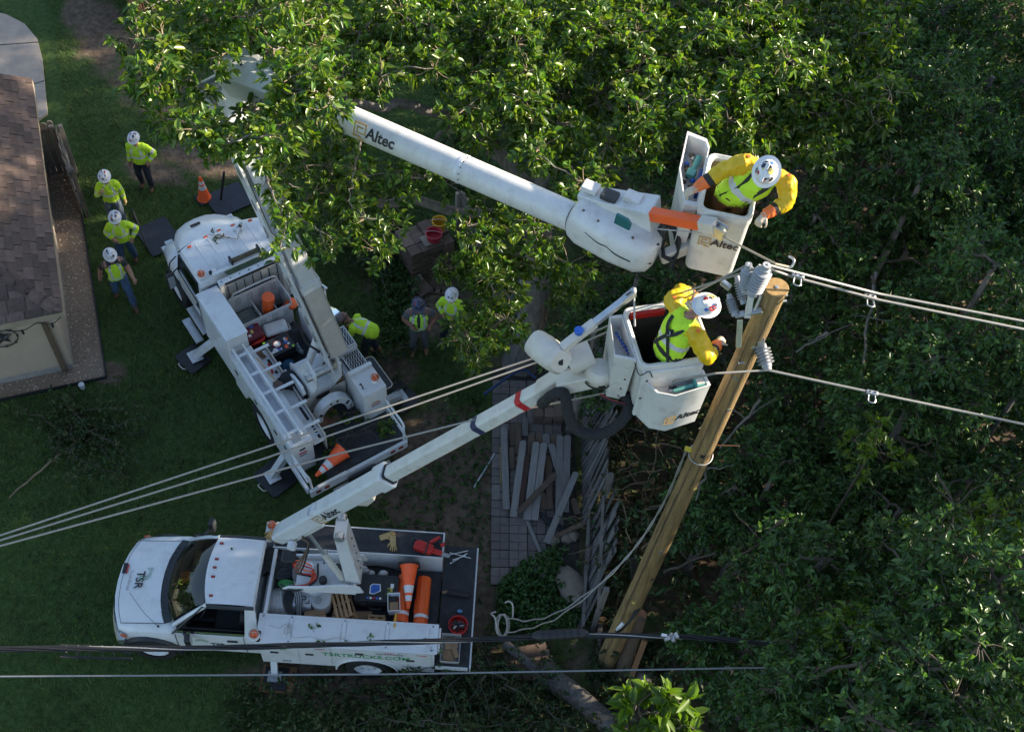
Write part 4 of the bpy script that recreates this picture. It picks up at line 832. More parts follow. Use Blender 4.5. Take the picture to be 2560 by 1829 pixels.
ant = MB().tube(bez([(2.16, .84, 1.2), (2.45, .62, 1.26), (2.75, .30, 1.30)], 5), .004, 5).obj('antenna', M_BLACK, LT); MB().ell((2.16, .84, 1.2), .022, 8, 5).obj('antenna_foot', M_BLACK, ant)
cw = MB(); cw.loft([[Vector((plan(2.25, .28, y, .95), y, 1.232+.03*(1-(y/.9)**2))) for y in np.linspace(-.8, .8, 13)], [Vector((plan(2.10, .27, y, .95), y, 1.262+.02*(1-(y/.9)**2))) for y in np.linspace(-.77, .77, 13)]], closed=False); cw.obj('cowl', M_BLACKPL, LT)
for k in range(14): y = -.62+k*.095; MB().box(-.045, .045, -.006, .006, 0, .006).obj('cowl_slot', M_BLACK, LT, loc=(plan(2.18, .28, y, .95), y, 1.262))
NY = np.linspace(-1, 1, 13)
def wsrow(t): return [Vector((plan(2.13+(1.36-2.13)*t, .26*(1-t)+.09*t, y*(.76+(.60-.76)*t), .9), y*(.76+(.60-.76)*t), 1.262+(1.775-1.262)*t+.05*math.sin(PI*t)*(1-y*y*.3))) for y in NY]
MB().loft([wsrow(t) for t in (0, .25, .5, .75, 1)], closed=False).obj('windshield', M_GLASS, LT)
for s_ in (-1, 1):
    P_ = [(1.90, s_*.80, 1.22), (1.62, s_*.735, 1.50), (1.28, s_*.635, 1.775)]
    MB().tube(bez(P_, 4), .042, 6).obj('windshield_pillar', M_WHITE, LT)
    MB().loft([[Vector((.42, s_*.93, 1.18)), Vector((.66, s_*.94, 1.18)), Vector((.66, s_*.90, 1.18)), Vector((.42, s_*.88, 1.18))], [Vector((.47, s_*.655, 1.77)), Vector((.64, s_*.66, 1.77)), Vector((.64, s_*.60, 1.77)), Vector((.47, s_*.6, 1.77))]]).obj('rear_pillar', M_WHITE, LT, bevel=.01)
    # the driver's window is wound down to its last few centimetres
    MB().loft([[Vector((1.86, s_*.93, 1.19)), Vector((.67, s_*.93, 1.19))], [Vector((1.36, s_*.66, 1.745)), Vector((.65, s_*.665, 1.755))] if s_ < 0 else [Vector((1.80, s_*.905, 1.24)), Vector((.668, s_*.907, 1.24))]], closed=False, caps=False).obj('door_window', M_GLASSD, LT)
    MB().tube([(1.9, s_*.945, 1.185), (1.35, s_*.672, 1.755), (.64, s_*.675, 1.765)], .018, 6).obj('window_trim', M_BLACKPL, LT)
    sec = [(s_*.86, .48), (s_*.955, .55), (s_*.972, .82), (s_*.965, 1.05), (s_*.945, 1.185), (s_*.90, 1.19), (s_*.88, 1.0), (s_*.84, .5)]
    d = MB().loft([[Vector((x, y, z)) for y, z in sec] for x in (1.85, 1.3, .68)]).obj('door', M_WHITE, LT, ang=32)
    MB().box(.79, .97, s_*.975-.012, s_*.975+.012, 1.03, 1.085).obj('handle', M_BLACKPL, d, bevel=.01)
    MB().box(.7, 1.86, s_*.977-.006, s_*.977+.006, .66, .70).obj('side_moulding', M_WHITE, d, bevel=.004)
    MB().box(.70, 1.84, min(s_*.80, s_*.835), max(s_*.80, s_*.835), .52, 1.17).obj('door_trim', M_INT, LT, bevel=.01)
    MB().loft([[Vector((x, y, z)) for y, z in sec] for x in (.675, .42)]).obj('cab_corner', M_WHITE, LT, ang=32)
    mr = MB().cbox((1.58, s_*1.10, 1.28), (.10, .16, .34), (0, 0, s_*.15)).obj('side_mirror', M_BLACKPL, LT, bevel=.03); MB().tube([(1.70, s_*.93, 1.22), (1.60, s_*1.06, 1.24)], .028, 7).obj('mirror_arm', M_BLACKPL, mr); MB().cbox((1.527, s_*1.095, 1.29), (.006, .12, .26), (0, 0, s_*.15)).obj('mirror_glass', M_ALU, mr)
    # wheel openings and flares
    fl = []
    for k in range(13):
        a = PI*k/12; fl.append((2.34+.49*math.cos(a), .44+.50*math.sin(a)*1.02))
    MB().prism([(x, z) for x, z in fl], -.012, .012, Matrix.Translation((0, s_*.962, 0)) @ Matrix.Rotation(PI/2, 4, 'X')).obj('wheel_well', M_BLACK, LT)
    MB().tube([(x, s_*.985, z) for x, z in fl], .05, 6).obj('fender_flare', M_BLACKPL, LT)
    wheel(LT, 2.34, s_*.86, .40, .26); wheel(LT, -1.44, s_*.95, .40, .28)
    wheel(LT, -1.44, s_*.64, .40, .26)
    hl = MB().loft([[Vector((plan(3.10, .22, y, .9), y, z)) for z in (.80, .98)] for y in (s_*.56, s_*.70, s_*.84)]+[[Vector((2.72, s_*.955, .86)), Vector((2.72, s_*.955, 1.0))]], closed=False, caps=False).obj('headlight', mat('headlight_lens', (.55, .57, .58), .12, var=.1, coat=.6), LT); hl.location = (.006, s_*.004, 0)
    MB().cbox((2.78, s_*.948, .95), (.10, .03, .07), (0, 0, -s_*.25)).obj('turn_signal', M_AMBER, LT, bevel=.008)
    MB().tube([(plan(2.13, .26, .1, .9), s_*.35-.1, 1.285), (1.98, s_*.35+.2, 1.36)], .009, 5).obj('wiper', M_BLACKPL, LT)
grl = MB().loft([[Vector((plan(3.112, .22, y, .9), y, z)) for z in (.68, .96)] for y in np.linspace(-.55, .55, 9)], closed=False, caps=False).obj('grille', M_BLACKPL, LT)
bp_ = MB(); bp_.loft([[Vector((plan(3.15+dx, .22, y, .9), y, z)) for dx, z in ((0, .45), (.05, .5), (.05, .62), (0, .67), (-.1, .67), (-.1, .45))] for y in np.linspace(-.92, .92, 11)]); bp_.obj('bumper', M_ALU, LT)
# roof with ribs and marker lamps
def roofrow(t): return [Vector((1.385-.09*(y/.62)**2*(1-t)-(1.385-.50)*t, y, 1.79+.035*(1-(y/.66)**2)+.02*math.sin(PI*t))) for y in np.linspace(-.62, .62, 13)]
rf = MB(); rr_ = [roofrow(t) for t in np.linspace(0, 1, 7)]; rf.loft([[v+Vector((0, 0, -.05)) for v in rr_[0]]]+rr_+[[v+Vector((-.03, 0, -.05)) for v in rr_[-1]]], closed=False); roof = rf.obj('roof', M_WHITE, LT, ang=50)
for y in (-.40, -.2, 0, .2, .40): MB().box(.58, 1.20, y-.016, y+.016, 1.838-.03*(y/.5)**2, 1.846-.03*(y/.5)**2).obj('roof_rib', M_WHITE, roof, bevel=.003)
for y in (-.50, -.19, -.03, .14, .48): MB().cbox((1.255-.03*(y/.5)**2, y, 1.835-.02*(y/.5)**2), (.07, .045, .03)).obj('marker_lamp', M_REDLENS, roof, bevel=.01)
MB().ell((1.03, -.40, 1.84), (.02, .02, .035), 8, 5).obj('antenna_base', M_BLACK, roof)
for s_ in (-1, 1): MB().tube([(1.28, s_*.645, 1.775), (.9, s_*.66, 1.785), (.48, s_*.655, 1.78)], .03, 6).obj('drip_rail', M_DARK, roof)
MB().loft([[Vector((.425, y, 1.19)) for y in np.linspace(-.86, .86, 5)], [Vector((.475, y, 1.765)) for y in np.linspace(-.6, .6, 5)]], closed=False, caps=False).obj('rear_window', M_GLASSD, LT)
MB().box(.40, .44, -.92, .92, .5, 1.19).obj('cab_back', M_WHITE, LT); MB().box(.441, .47, -.85, .85, .5, 1.18).obj('rear_trim', M_INT, LT)
MB().box(.46, 1.9, -.84, .84, .45, .5).obj('cab_floor', M_BLACK, LT)
MB().loft([[Vector((plan(2.06, .24, y, .9), y, 1.22)) for y in np.linspace(-.74, .74, 9)], [Vector((1.74-.05*(y/.7)**2, y, 1.20)) for y in np.linspace(-.74, .74, 9)], [Vector((1.70, y, .9)) for y in np.linspace(-.74, .74, 9)]], closed=False, caps=False).obj('dashboard', M_INT, LT)
for y in (-.42, .42):
    MB().cbox((1.05, y, .78), (.5, .5, .16)).obj('seat_cushion', M_INT, LT, bevel=.05); MB().cbox((.74, y, 1.12), (.14, .48, .60), (0, -.15, 0)).obj('seat_back', M_INT, LT, bevel=.05); MB().cbox((.68, y, 1.48), (.09, .26, .16)).obj('headrest', M_INT, LT, bevel=.04)
MB().tube([(1.50+.0*math.cos(a)-.10*math.sin(a), .42+.18*math.cos(a), 1.12+.15*math.sin(a)) for a in [2*PI*k/20 for k in range(21)]], .016, 6).obj('steering_wheel', M_BLACK, LT)
# lettering on hood and door
HM = lambda x, y, z: frame((x, y, z), (0, 1, 0), (-1, 0, .08))
text('TSR', .20, M_INK, LT, HM(2.66, .02, 1.232), 'hood_lettering', bold=.003); text('Truck Rentals', .07, mat('grey_print', (.22, .22, .24), .5), LT, HM(2.83, .03, 1.214), 'hood_lettering')
for k, (r, a0, a1, mm) in enumerate(((.13, 20, 200, M_GREENP), (.16, 40, 190, M_GREENP), (.19, 60, 175, M_REFL), (.10, 0, 220, M_GREENP))):
    mb = MB(); pts = [(2.60-r*math.sin(RAD(a)), -.13+r*.9*math.cos(RAD(a)), 1.236) for a in np.linspace(a0-60, a1-60, 14)]; mb.tube(pts, .004, 4); mb.obj('swirl_mark', mm, LT)
MB().box(2.93, 3.0, -.30, -.10, 1.19, 1.196).obj('hood_badge', M_INK, LT); MB().box(2.905, 2.928, -.28, -.10, 1.19, 1.199).obj('hood_badge', M_REDP, LT)
text('TSR', .15, M_INK, LT, frame((1.15, .978, .88), (-1, 0, 0), (0, 0, 1)), 'door_lettering', bold=.002)
for k, r in enumerate((.09, .12, .15)): MB().tube([(1.42+r*.9*math.cos(a), .976, .92+r*math.sin(a)) for a in np.linspace(.3, 2.8, 12)], .003, 4).obj('swirl_mark', M_GREENP, LT)
# things lying on the dash
tag(MB().cbox((0, 0, 0), (.17, .20, .05), (0, 0, .4)).obj('orange_vest', mat('orange_cloth', (1, .20, .01), .7), bevel=.015, loc=on(LT, (1.86, -.08, 1.26)), rot=(0, -.2, 0)), 'folded orange cloth on the dashboard behind the windshield', 'cloth')
tag(MB().tube([on(LT, (1.80+.09*math.cos(a)*(1+.15*math.sin(3*a)), .13+.06*math.sin(a), 1.25+.006*k)) for k, a in enumerate(np.linspace(0, 14, 50))], .006, 5).obj('rope_coil', mat('yellow_rope', (.55, .55, .02), .7)), 'small coil of yellow cord on the dashboard', 'cord')
tag(MB().cbox((0, 0, 0), (.12, .3, .04)).obj('glove_pair', mat('tan_leather', (.30, .19, .09), .8), bevel=.015, loc=on(LT, (1.72, -.45, 1.24))), 'tan work gloves on the passenger side of the dashboard', 'glove')
# chassis, service boxes, deck
for y in (-.42, .42): MB().box(-3.1, 2.6, y-.04, y+.04, .45, .62).obj('chassis_rail', M_DARK, LT)
MB().tube([(-1.44, -.9, .42), (-1.44, .9, .42)], .06, 8).obj('axle', M_DARK, LT)
MB().box(-2.62, .38, -.62, .62, .90, .95).obj('bed_floor', M_LINER, LT)
MB().box(-3.22, -2.64, -1.14, 1.14, .90, 1.0).obj('tail_deck', M_LINER, LT, bevel=.006)
MB().box(-3.25, -3.222, -1.14, 1.14, .78, .985).obj('tail_bumper', M_WHITE, LT); MB().box(-3.2, -2.64, 1.142, 1.16, .86, .985).obj('tail_skirt', M_WHITE, LT)
for y in (-.95, .95): MB().cbox((-3.256, y, .88), (.012, .12, .06)).obj('tail_lamp', M_REDLENS, LT)
for s_ in (-1, 1):
    y0, y1 = (.62, 1.12) if s_ > 0 else (-1.13, -.65)
    poly = [(.38, .60), (.38, 1.48), (-2.62, 1.48), (-2.62, .60), (-1.98, .60)]+[(-1.44-.54*math.cos(a), .50+.50*math.sin(a)) for a in [PI*k/10 for k in range(1, 10)]]+[(-.90, .60)]
    sb = MB().prism([(x, z) for x, z in poly], y0, y1, Matrix.Rotation(PI/2, 4, 'X') @ Matrix.Scale(-1, 4, (0, 0, 1))).obj('service_box', M_WHITE, LT, bevel=.008)
    MB().tube([(-1.44-.54*math.cos(a), (y1 if s_ > 0 else y0)+.006*s_, .50+.50*math.sin(a)) for a in [PI*k/14 for k in range(15)]], .022, 6).obj('wheel_arch_trim', M_WHITE, sb)
    yo = y1 if s_ > 0 else y0
    for (x0, x1, zz0) in ((.33, -.28, .64), (-.31, -.84, .64), (-.87, -2.01, 1.06), (-2.04, -2.57, .64)):
        dd = MB().box(min(x0, x1), max(x0, x1), yo+(.001 if s_ > 0 else -.014), yo+(.014 if s_ > 0 else -.001), zz0, 1.41).obj('compartment_door', M_WHITE, sb, bevel=.004)
        MB().cbox(((x0+x1)/2+.1, yo+.018*s_, 1.28 if zz0 > 1 else 1.12), (.14, .02, .06)).obj('latch', M_DARK, dd, bevel=.006)
        MB().box(min(x0, x1)+.08, min(x0, x1)+.26, min(yo+.0145*s_, yo+.0165*s_), max(yo+.0145*s_, yo+.0165*s_), 1.36, 1.385).obj('reflector_tape', M_REDP, dd)
    if s_ > 0:
        MB().box(-2.66, .42, .60, 1.14, 1.481, 1.50).obj('lid', M_WHITE, sb, bevel=.006)
        for (x0, x1) in ((.30, -.10), (-.18, -1.0), (-1.10, -1.75), (-1.83, -2.5)): MB().box(min(x0, x1), max(x0, x1), .67, 1.03, 1.502, 1.512).obj('lid_panel', M_WHITE, sb, bevel=.004)
        for x in (.34, -.14, -1.05, -1.79, -2.56):
            for y in (.65, 1.08): MB().lathe([(.014, 0), (.014, .008), (0, .011)], 8).obj('bolt', M_DARK, sb, loc=(x, y, 1.501))
        for x in (-.14, -1.05, -1.79): MB().box(x-.03, x+.03, .64, 1.10, 1.501, 1.509).obj('lid_strap', M_WHITE, sb)
        MB().tube([(-2.68, .66, 1.46), (-2.68, 1.1, 1.46)], .025, 8).obj('grab_bar', M_WHITE, sb)
    else:
        MB().box(-2.60, .36, -1.12, -.66, 1.481, 1.50).obj('black_top_liner', M_LINER, sb, bevel=.004)
        for a in ((-2.63, .39, -1.14, -1.121), (-2.63, .39, -.659, -.64)): MB().box(*a, 1.482, 1.513).obj('top_rail', M_WHITE, sb)
        MB().box(-2.63, -2.601, -1.12, -.66, 1.482, 1.512).obj('top_rail', M_WHITE, sb)
text('TSRTRUCKS.COM', .19, M_GREENP, LT, frame((-1.45, 1.137, 1.17), (-1, 0, 0), (0, 0, 1)), 'side_lettering', bold=.002); text('385-274-8878', .085, mat('grey_print', (.22, .22, .24)), LT, frame((-1.85, 1.137, 1.33), (-1, 0, 0), (0, 0, 1)), 'side_lettering')
text('TSR', .12, M_GREENP, LT, frame((.0, 1.137, 1.28), (-1, 0, 0), (0, 0, 1)), 'side_lettering'); text('4X4', .09, M_INK, LT, frame((-.05, 1.137, .75), (-1, 0, 0), (0, 0, 1)), 'side_lettering')
beacon(LT, (.46, -1.03, 1.50)); beacon(LT, (.44, 1.02, 1.50))
MB().cbox((.46, -1.03, 1.49), (.22, .2, .02)).obj('beacon_plate', M_WHITE, LT); MB().cbox((.44, 1.02, 1.49), (.2, .2, .02)).obj('beacon_plate', M_WHITE, LT)
MB().box(.30, .36, -.62, .62, .95, 1.50).obj('headboard', M_WHITE, LT, bevel=.008)
for s_ in (-1, 1):
    MB().beam((.22, s_*.95, .62), (.22, s_*1.17, .12), .12, .08).obj('outrigger_leg', M_WHITE, LT, bevel=.01); MB().cbox((.22, s_*1.2, .10), (.24, .2, .03)).obj('outrigger_foot', M_STEEL, LT)
for s_, nm in ((1, 'near side'), (-1, 'far side')):
    tag(MB().cbox((0, 0, .02), (.42, .42, .035)).obj('outrigger_pad', M_BLACKPL, bevel=.01, loc=on(LT, (.2, s_*1.22, .06))), 'black square pad under the pickup outrigger, '+nm, 'pad')
    tag(MB().cbox((0, 0, .02), (.60, .50, .05)).obj('wood_block', M_CEDAR, bevel=.006, loc=on(LT, (.16, s_*1.22, .0))), 'brown plywood block under the pad of the pickup outrigger, '+nm, 'block')
# pedestal, turntable, riser
MB().lathe([(.34, .95), (.34, 1.0), (.26, 1.05), (.26, 1.62), (.36, 1.66), (.36, 1.76)], 24).obj('pedestal', M_WHITE, LT, loc=(-.42, -.10, 0))
MB().loft([[Vector((x, y, z)) for y, z in ((-.30, 1.76), (.27, 1.76), (.27, 1.80), (-.30, 1.80))] for x in (-.16, -1.2)]).obj('turntable_plate', M_WHITE, LT)
for x, y, r, h in ((-.35, -.12, .10, .14), (-.62, .08, .07, .10), (-.85, -.15, .06, .16)): MB().lathe([(0, h), (r*.9, h), (r, h-.02), (r, 0)], 16).obj('turntable_motor', M_WHITE if r > .08 else M_DARK, LT, loc=(x, y, 1.80))
for k in range(8): MB().lathe([(.016, 0), (.016, .014), (0, .018)], 8).obj('bolt', M_DARK, LT, loc=(-.2-.13*k, .22-.48*(k % 2), 1.80))
for y in (-.34, .26): MB().prism([(.06, 1.80), (-.05, 1.90), (-.5, 1.96), (-1.0, 2.12), (-1.28, 2.06), (-1.34, 1.86), (-1.15, 1.80)], -.015, .015, Matrix.Translation((0, y, 0)) @ Matrix.Rotation(PI/2, 4, 'X')).obj('turntable_cheek', M_WHITE, LT, bevel=.008)
piv = lw(at(852, 1318, 3.75)); b0 = Vector((-1.16, -.02, 1.98))
rs = MB(); rs.beam(b0, piv, .40, .26, up=(1, 0, 0), w2=.34, h2=.20); rs.obj('riser', M_WHITE, LT, bevel=.02)
for s_ in (-1, 1): MB().tube([piv+Vector((0, s_*.12, 0)), piv+Vector((0, s_*.22, 0))], .08, 14).obj('pivot_pin', M_STEEL, LT); MB().tube([b0+Vector((0, s_*.2, 0)), b0+Vector((0, s_*.27, 0))], .07, 14).obj('pivot_pin', M_STEEL, LT)
mb = MB()
for k in range(5):
    for s_ in (-1, 1): q = b0.lerp(piv, .15+k*.16); mb.cbox(q+Vector((.13*(1 if s_ > 0 else -1), .0, 0)), (.02, .02, .02))
mb.obj('bolts', M_DARK, LT)['kind'] = 'stuff'
# boom: lower section, collar, extension
BA, BB = at(692, 1340, 2.95), at(1398, 952, 8.85); D_ = (BB-BA).normalized(); U_ = (Vector((0, 0, 1))-D_*D_.z).normalized(); N_ = D_.cross(U_); BL_ = (BB-BA).length
def bm_pt(t, u=0, n=0): return lw(BA+D_*BL_*t+U_*u+N_*n)
def bm_dir(v): return LI.to_3x3() @ v
UL = bm_dir(U_); DL = bm_dir(D_); NL = bm_dir(N_)
tc = .455
def section(t, w, h, c=.035): return [bm_pt(t, u, n) for u, n in ((-h/2+c, -w/2), (h/2-c, -w/2), (h/2, -w/2+c), (h/2, w/2-c), (h/2-c, w/2), (-h/2+c, w/2), (-h/2, w/2-c), (-h/2, -w/2+c))]
MB().loft([section(0, .20, .16), section(.015, .27, .26), section(.05, .29, .30), section(tc-.02, .285, .29)]).obj('boom_lower', M_WHITE, LT, bevel=.006)
MB().loft([section(tc-.022, .33, .335), section(tc+.018, .33, .335)]).obj('boom_collar', M_WHITE, LT, bevel=.02)
MB().loft([section(tc+.016, .255, .255), section(tc+.023, .255, .255)]).obj('wear_pad', M_BLACK, LT)
MB().loft([section(tc-.1, .215, .225), section(.985, .20, .215)]).obj('boom_extension', M_WHITE2, LT, bevel=.006)
for t, mm, w in ((.775, M_NAVY, .008), (.905, M_REDP, .008)): MB().loft([section(t-w, .2085, .2215), section(t+w, .2085, .2215)], caps=False).obj('band_marking', mm, LT)
logo(LT, frame(bm_pt(.235, -.0, .1475), DL, UL), .21); logo(LT, frame(bm_pt(.235, 0, -.1475), -DL, UL), .21)
MB().prism([(-.26, 0), (.26, 0), (.20, -.13), (-.05, -.16)], -.05, .05, frame(bm_pt(.335, -.14, 0), DL, UL)).obj('boom_stop', M_CREAM, LT, bevel=.006)
MB().lathe([(.11, -.03), (.11, .03), (.08, .06), (.08, .16), (.12, .18), (.12, .21), (0, .21)], 16, frame(bm_pt(.20, .15, .03), DL, NL)).obj('boom_cap', M_WHITE, LT)
MB().loft([[bm_pt(t, u, n) for u, n in ((-.22, -.10), (-.14, -.10), (-.14, .10), (-.22, .10))] for t in (.02, .17)]).obj('boom_heel_plate', M_WHITE2, LT, bevel=.01)
MB().tube([bm_pt(.055, -.14, .17), bm_pt(.055, -.14, .28)], .075, 14).obj('winch_motor', M_WHITE, LT)
cy0, cy1 = Vector((-.98, .12, 2.02)), bm_pt(.10, -.18, .04); mid = cy0.lerp(cy1, .55)
MB().tube([cy0, mid], .055, 12).obj('lift_cylinder', M_CREAM, LT); MB().tube([mid, cy1], .032, 10).obj('cylinder_rod', M_ALU, LT)
for k in range(3): MB().tube(bez([bm_pt(.09, -.16, .12+.02*k), bm_pt(.08, -.34, .18), Vector((-.35+.05*k, .1, 2.45)), Vector((-.25+.04*k, .05, 2.0)), Vector((-.4, 0, 1.8))], 6), .016, 6).obj('hydraulic_hose', M_TRIM if k else M_BLACK, LT)
for k in range(4): MB().tube(bez([Vector((-.02, -.25, 1.82)), Vector((-.2, -.20+.07*k, 1.95)), Vector((-.42-.03*k, -.10+.05*k, 1.93)), Vector((-.38, .16, 1.84)), Vector((-.1, .22, 1.82))], 6), .011, 6).obj('control_hose', M_RED if k % 2 else M_ORANGE, LT)
MB().tube(bez([Vector((.10, .2, 1.82)), Vector((-.2, .3, 1.84)), Vector((-.5, .1, 1.86)), Vector((-.5, -.2, 1.9))], 6), .018, 6).obj('control_hose', M_BLACK, LT)
MB().cbox((.02, -.30, 1.86), (.26, .24, .14)).obj('valve_cover', M_BLACKPL, LT, bevel=.04)
gripstrut(LT, -1.0, -.62, -.55, -.36, 1.72, name='pedestal_step')
# boom tip: knuckle, rotator, jib, hose
tip = lw(at(1392, 950, 8.95)); PL = bm_dir(Vector((0, 0, 1)))
def wp(x, y, z): return lw(at(x, y, z))
MB().loft([section(.955, .23, .25), section(1.0, .25, .27), section(1.03, .16, .2)]).obj('boom_tip', M_CREAM, LT, bevel=.02)
k0 = wp(1380, 880, 9.75)
mbk = MB(); rings = []
a_, b_ = wp(1345, 860, 9.65), wp(1402, 905, 9.85)
ax = (b_-a_).normalized()
for t, sc in ((-.02, .7), (.0, .95), (.12, 1.0), (.6, 1.0), (.9, .95), (1.0, .72)):
    c_ = a_.lerp(b_, t); s1 = ax.orthogonal().normalized(); rings.append([c_+Matrix.Rotation(math.atan2(y, x), 3, ax) @ s1*math.hypot(x, y)*sc for x, y in rrect(.36, .34, .12, 3)])
mbk.loft(rings); mbk.obj('knuckle_cover', M_CREAM, LT)
MB().cbox(b_+Vector((-.0, .0, .0)), (.05, .05, .05)).obj('control_badge', M_INK, LT)
MB().tube([wp(1420, 905, 9.45), wp(1480, 880, 9.55)], [.17, .15], 18).obj('rotator_housing', M_CREAM, LT)
MB().lathe([(0, -.09), (.15, -.09), (.17, -.06), (.17, .03), (.13, .09), (.06, .11), (0, .11)], 24, Matrix.Translation(wp(1498, 928, 9.4))).obj('rotator_drum', M_CREAM, LT)
MB().lathe([(.185, -.12), (.185, -.075)], 24, Matrix.Translation(wp(1498, 928, 9.4))).obj('rotator_ring', M_DARK, LT)
MB().beam(wp(1400, 960, 9.05), wp(1490, 940, 9.3), .2, .22).obj('knuckle_bracket', M_CREAM, LT, bevel=.02)
j0, j1 = wp(1405, 870, 9.95), wp(1588, 728, 10.45)
MB().beam(j0, j0.lerp(j1, .45), .10, .10).obj('jib_sleeve', M_CREAM, LT, bevel=.01); MB().beam(j0.lerp(j1, .3), j0.lerp(j1, .9), .075, .075).obj('jib', M_ALU, LT, bevel=.008)
for s_ in (-1, 1): MB().beam(j0.lerp(j1, .84)+Vector((0, s_*.035, 0)), j1+Vector((0, s_*.035, 0)), .02, .10).obj('jib_cheek', M_STEEL, LT)
MB().tube([j1+Vector((.02, -.03, .0)), j1+Vector((.02, .03, 0))], .035, 10).obj('jib_sheave', M_STEEL, LT)
MB().tube([wp(1585, 735, 10.4), wp(1587, 815, 10.1)], .012, 6).obj('jib_rope', M_ROPE, LT)
MB().lathe([(0, -.03), (.05, -.03), (.055, .02), (0, .03)], 12, Matrix.Translation(wp(1447, 827, 10.15))).obj('blue_cap', mat('blue_plastic', (.03, .12, .5), .4), LT)
hp = bez([bm_pt(.945, -.08, .13), wp(1385, 985, 9.0), wp(1410, 985, 9.1), wp(1418, 1020, 8.9), wp(1432, 1062, 8.7), wp(1470, 1085, 8.6), wp(1520, 1078, 8.7), wp(1560, 1045, 8.9), wp(1572, 1012, 9.0), wp(1560, 985, 9.1)], 6)
MB().tube(hp, [.07+.004*math.sin(i*1.9) for i in range(len(hp))], 12).obj('hose_sleeve', mat('hose_fabric', (.02, .021, .024), .9, var=.3, vscale=30, bump=.8, bscale=60), LT)
MB().lathe([(.09, -.05), (.09, .05)], 16, frame(wp(1405, 982, 9.05), (1, 0, 0), (0, 0, 1))).obj('hose_clamp', M_BLACKPL, LT)
for k in range(3): MB().tube(bez([wp(1500, 985+k*3, 9.2), wp(1530, 1000+k*3, 9.1), wp(1565, 1010+k*2, 9.05)], 4), .008, 5).obj('pigtail_hose', M_REDP if k == 0 else M_BLACK, LT)
# ------------------------------------------------ buckets
def bucket(parent, inv, c, rz, Lx, Ly, z0, z1, front=None, left=None, liner=M_CREAM, tap=.82):
    """open fibreglass bucket with rolled rim; side trays moulded to it"""
    F = inv @ (Matrix.Translation((c[0], c[1], 0)) @ Matrix.Rotation(rz, 4, 'Z'))
    def ring(s, z, off=0): return [F @ Vector((x*s, y*s, z)) for x, y in rrect(Lx-2*off, Ly-2*off, .10-off*.5, 4)]
    b = MB().loft([ring(tap, z0), ring(tap*1.02, z0+.05), ring(.97, z1-.16), ring(1, z1-.12), ring(1.0, z1-.03), ring(.995, z1), ring(.96, z1+.006), ring(1, z1-.02, .055), ring(.97, z1-.3, .055), ring(tap, z0+.03, .05)], caps=True)
    o = b.obj('bucket', M_WHITE2, parent, ang=45)
    li = MB(); li.loft([ring(.998, z1-.06, .058), ring(.968, z1-.3, .058), ring(tap, z0+.05, .053), ring(tap*.2, z0+.045, .05)], caps=False); li.obj('bucket_liner', liner, o)
    return o, F
def tray(parent, F, poly, z0, z1, taper=.8, wall=.02, m=M_WHITE2, inz=None):
    """open tray following a plan outline"""
    n = len(poly); cx = sum(p[0] for p in poly)/n; cy = sum(p[1] for p in poly)/n
    def rg(s, z, w=0): return [F @ Vector((cx+(x-cx)*s*(1-w), cy+(y-cy)*s*(1-w), z)) for x, y in poly]
    return MB().loft([rg(taper, z0), rg(1, z1-.05), rg(1.02, z1), rg(1, z1, .10), rg(.95, inz or (z1-.16), .12)]).obj('tool_tray', m, parent, bevel=.006)
bk1, F1 = bucket(LT, LI, (1.71, 8.36), RAD(16), .80, .86, 8.93, 9.98, liner=mat('dark_liner', (.05, .045, .04), .8, var=.3))
tray(bk1, F1, [(-.34, -.40), (.40, -.40), (.42, -.62), (-.02, -.70), (-.22, -.62)], 8.93, 9.72, .9, inz=9.56)
tray(bk1, F1, [(-.405, -.30), (-.405, .36), (-.56, .36), (-.64, -.20)], 9.05, 9.95, .85, inz=9.72)
MB().prism([(-.36, -.46), (.36, -.46), (.36, -.40), (-.36, -.40)], 9.0, 9.9, F1).obj('front_apron', M_WHITE2, bk1, bevel=.02)
fa = F1 @ Vector((0, 0, 0)); Fx = F1.to_3x3()
logo(bk1, frame(F1 @ Vector((.175, -.660, 9.18)), Fx @ Vector((.44, .08, 0)), Fx @ Vector((.02, -.015, 1))), .155)
for x, y, z in ((-.3, -.44, 9.75), (-.33, -.44, 9.4), (-.5, -.28, 9.6), (-.52, -.27, 9.4), (-.53, -.27, 9.25)): MB().ell(F1 @ Vector((x, y-.03, z)), .014, 8, 5).obj('bolt', M_TRIM, bk1)
MB().tube(bez([F1 @ Vector(p) for p in ((-.42, -.25, 9.9), (-.40, -.44, 9.86), (-.3, -.46, 9.93), (-.25, -.48, 9.82))], 5), .007, 5).obj('tether', M_BLACK, bk1)
# rolled grey apron and rope along the rim
MB().tube(bez([F1 @ Vector(p) for p in ((.25, .43, 10.0), (.40, .34, 10.02), (.43, 0, 10.02), (.42, -.3, 10.0), (.36, -.43, 9.97))], 6), .035, 8).obj('rim_roll', M_CREAM, bk1)
rk = MB().cbox((0, 0, 0), (.42, .05, .10)).obj('tool_rack', M_RED, bk1, bevel=.008); rk.matrix_local = F1 @ Matrix.Translation((-.10, .36, 9.90))
mb = MB()
for k in range(6): mb.lathe([(.025, 0), (.025, .004)], 12, F1 @ Matrix.Translation((-.25+.065*k, .36, 9.95)))
mb.obj('rack_holes', M_BLACK, bk1)['kind'] = 'stuff'
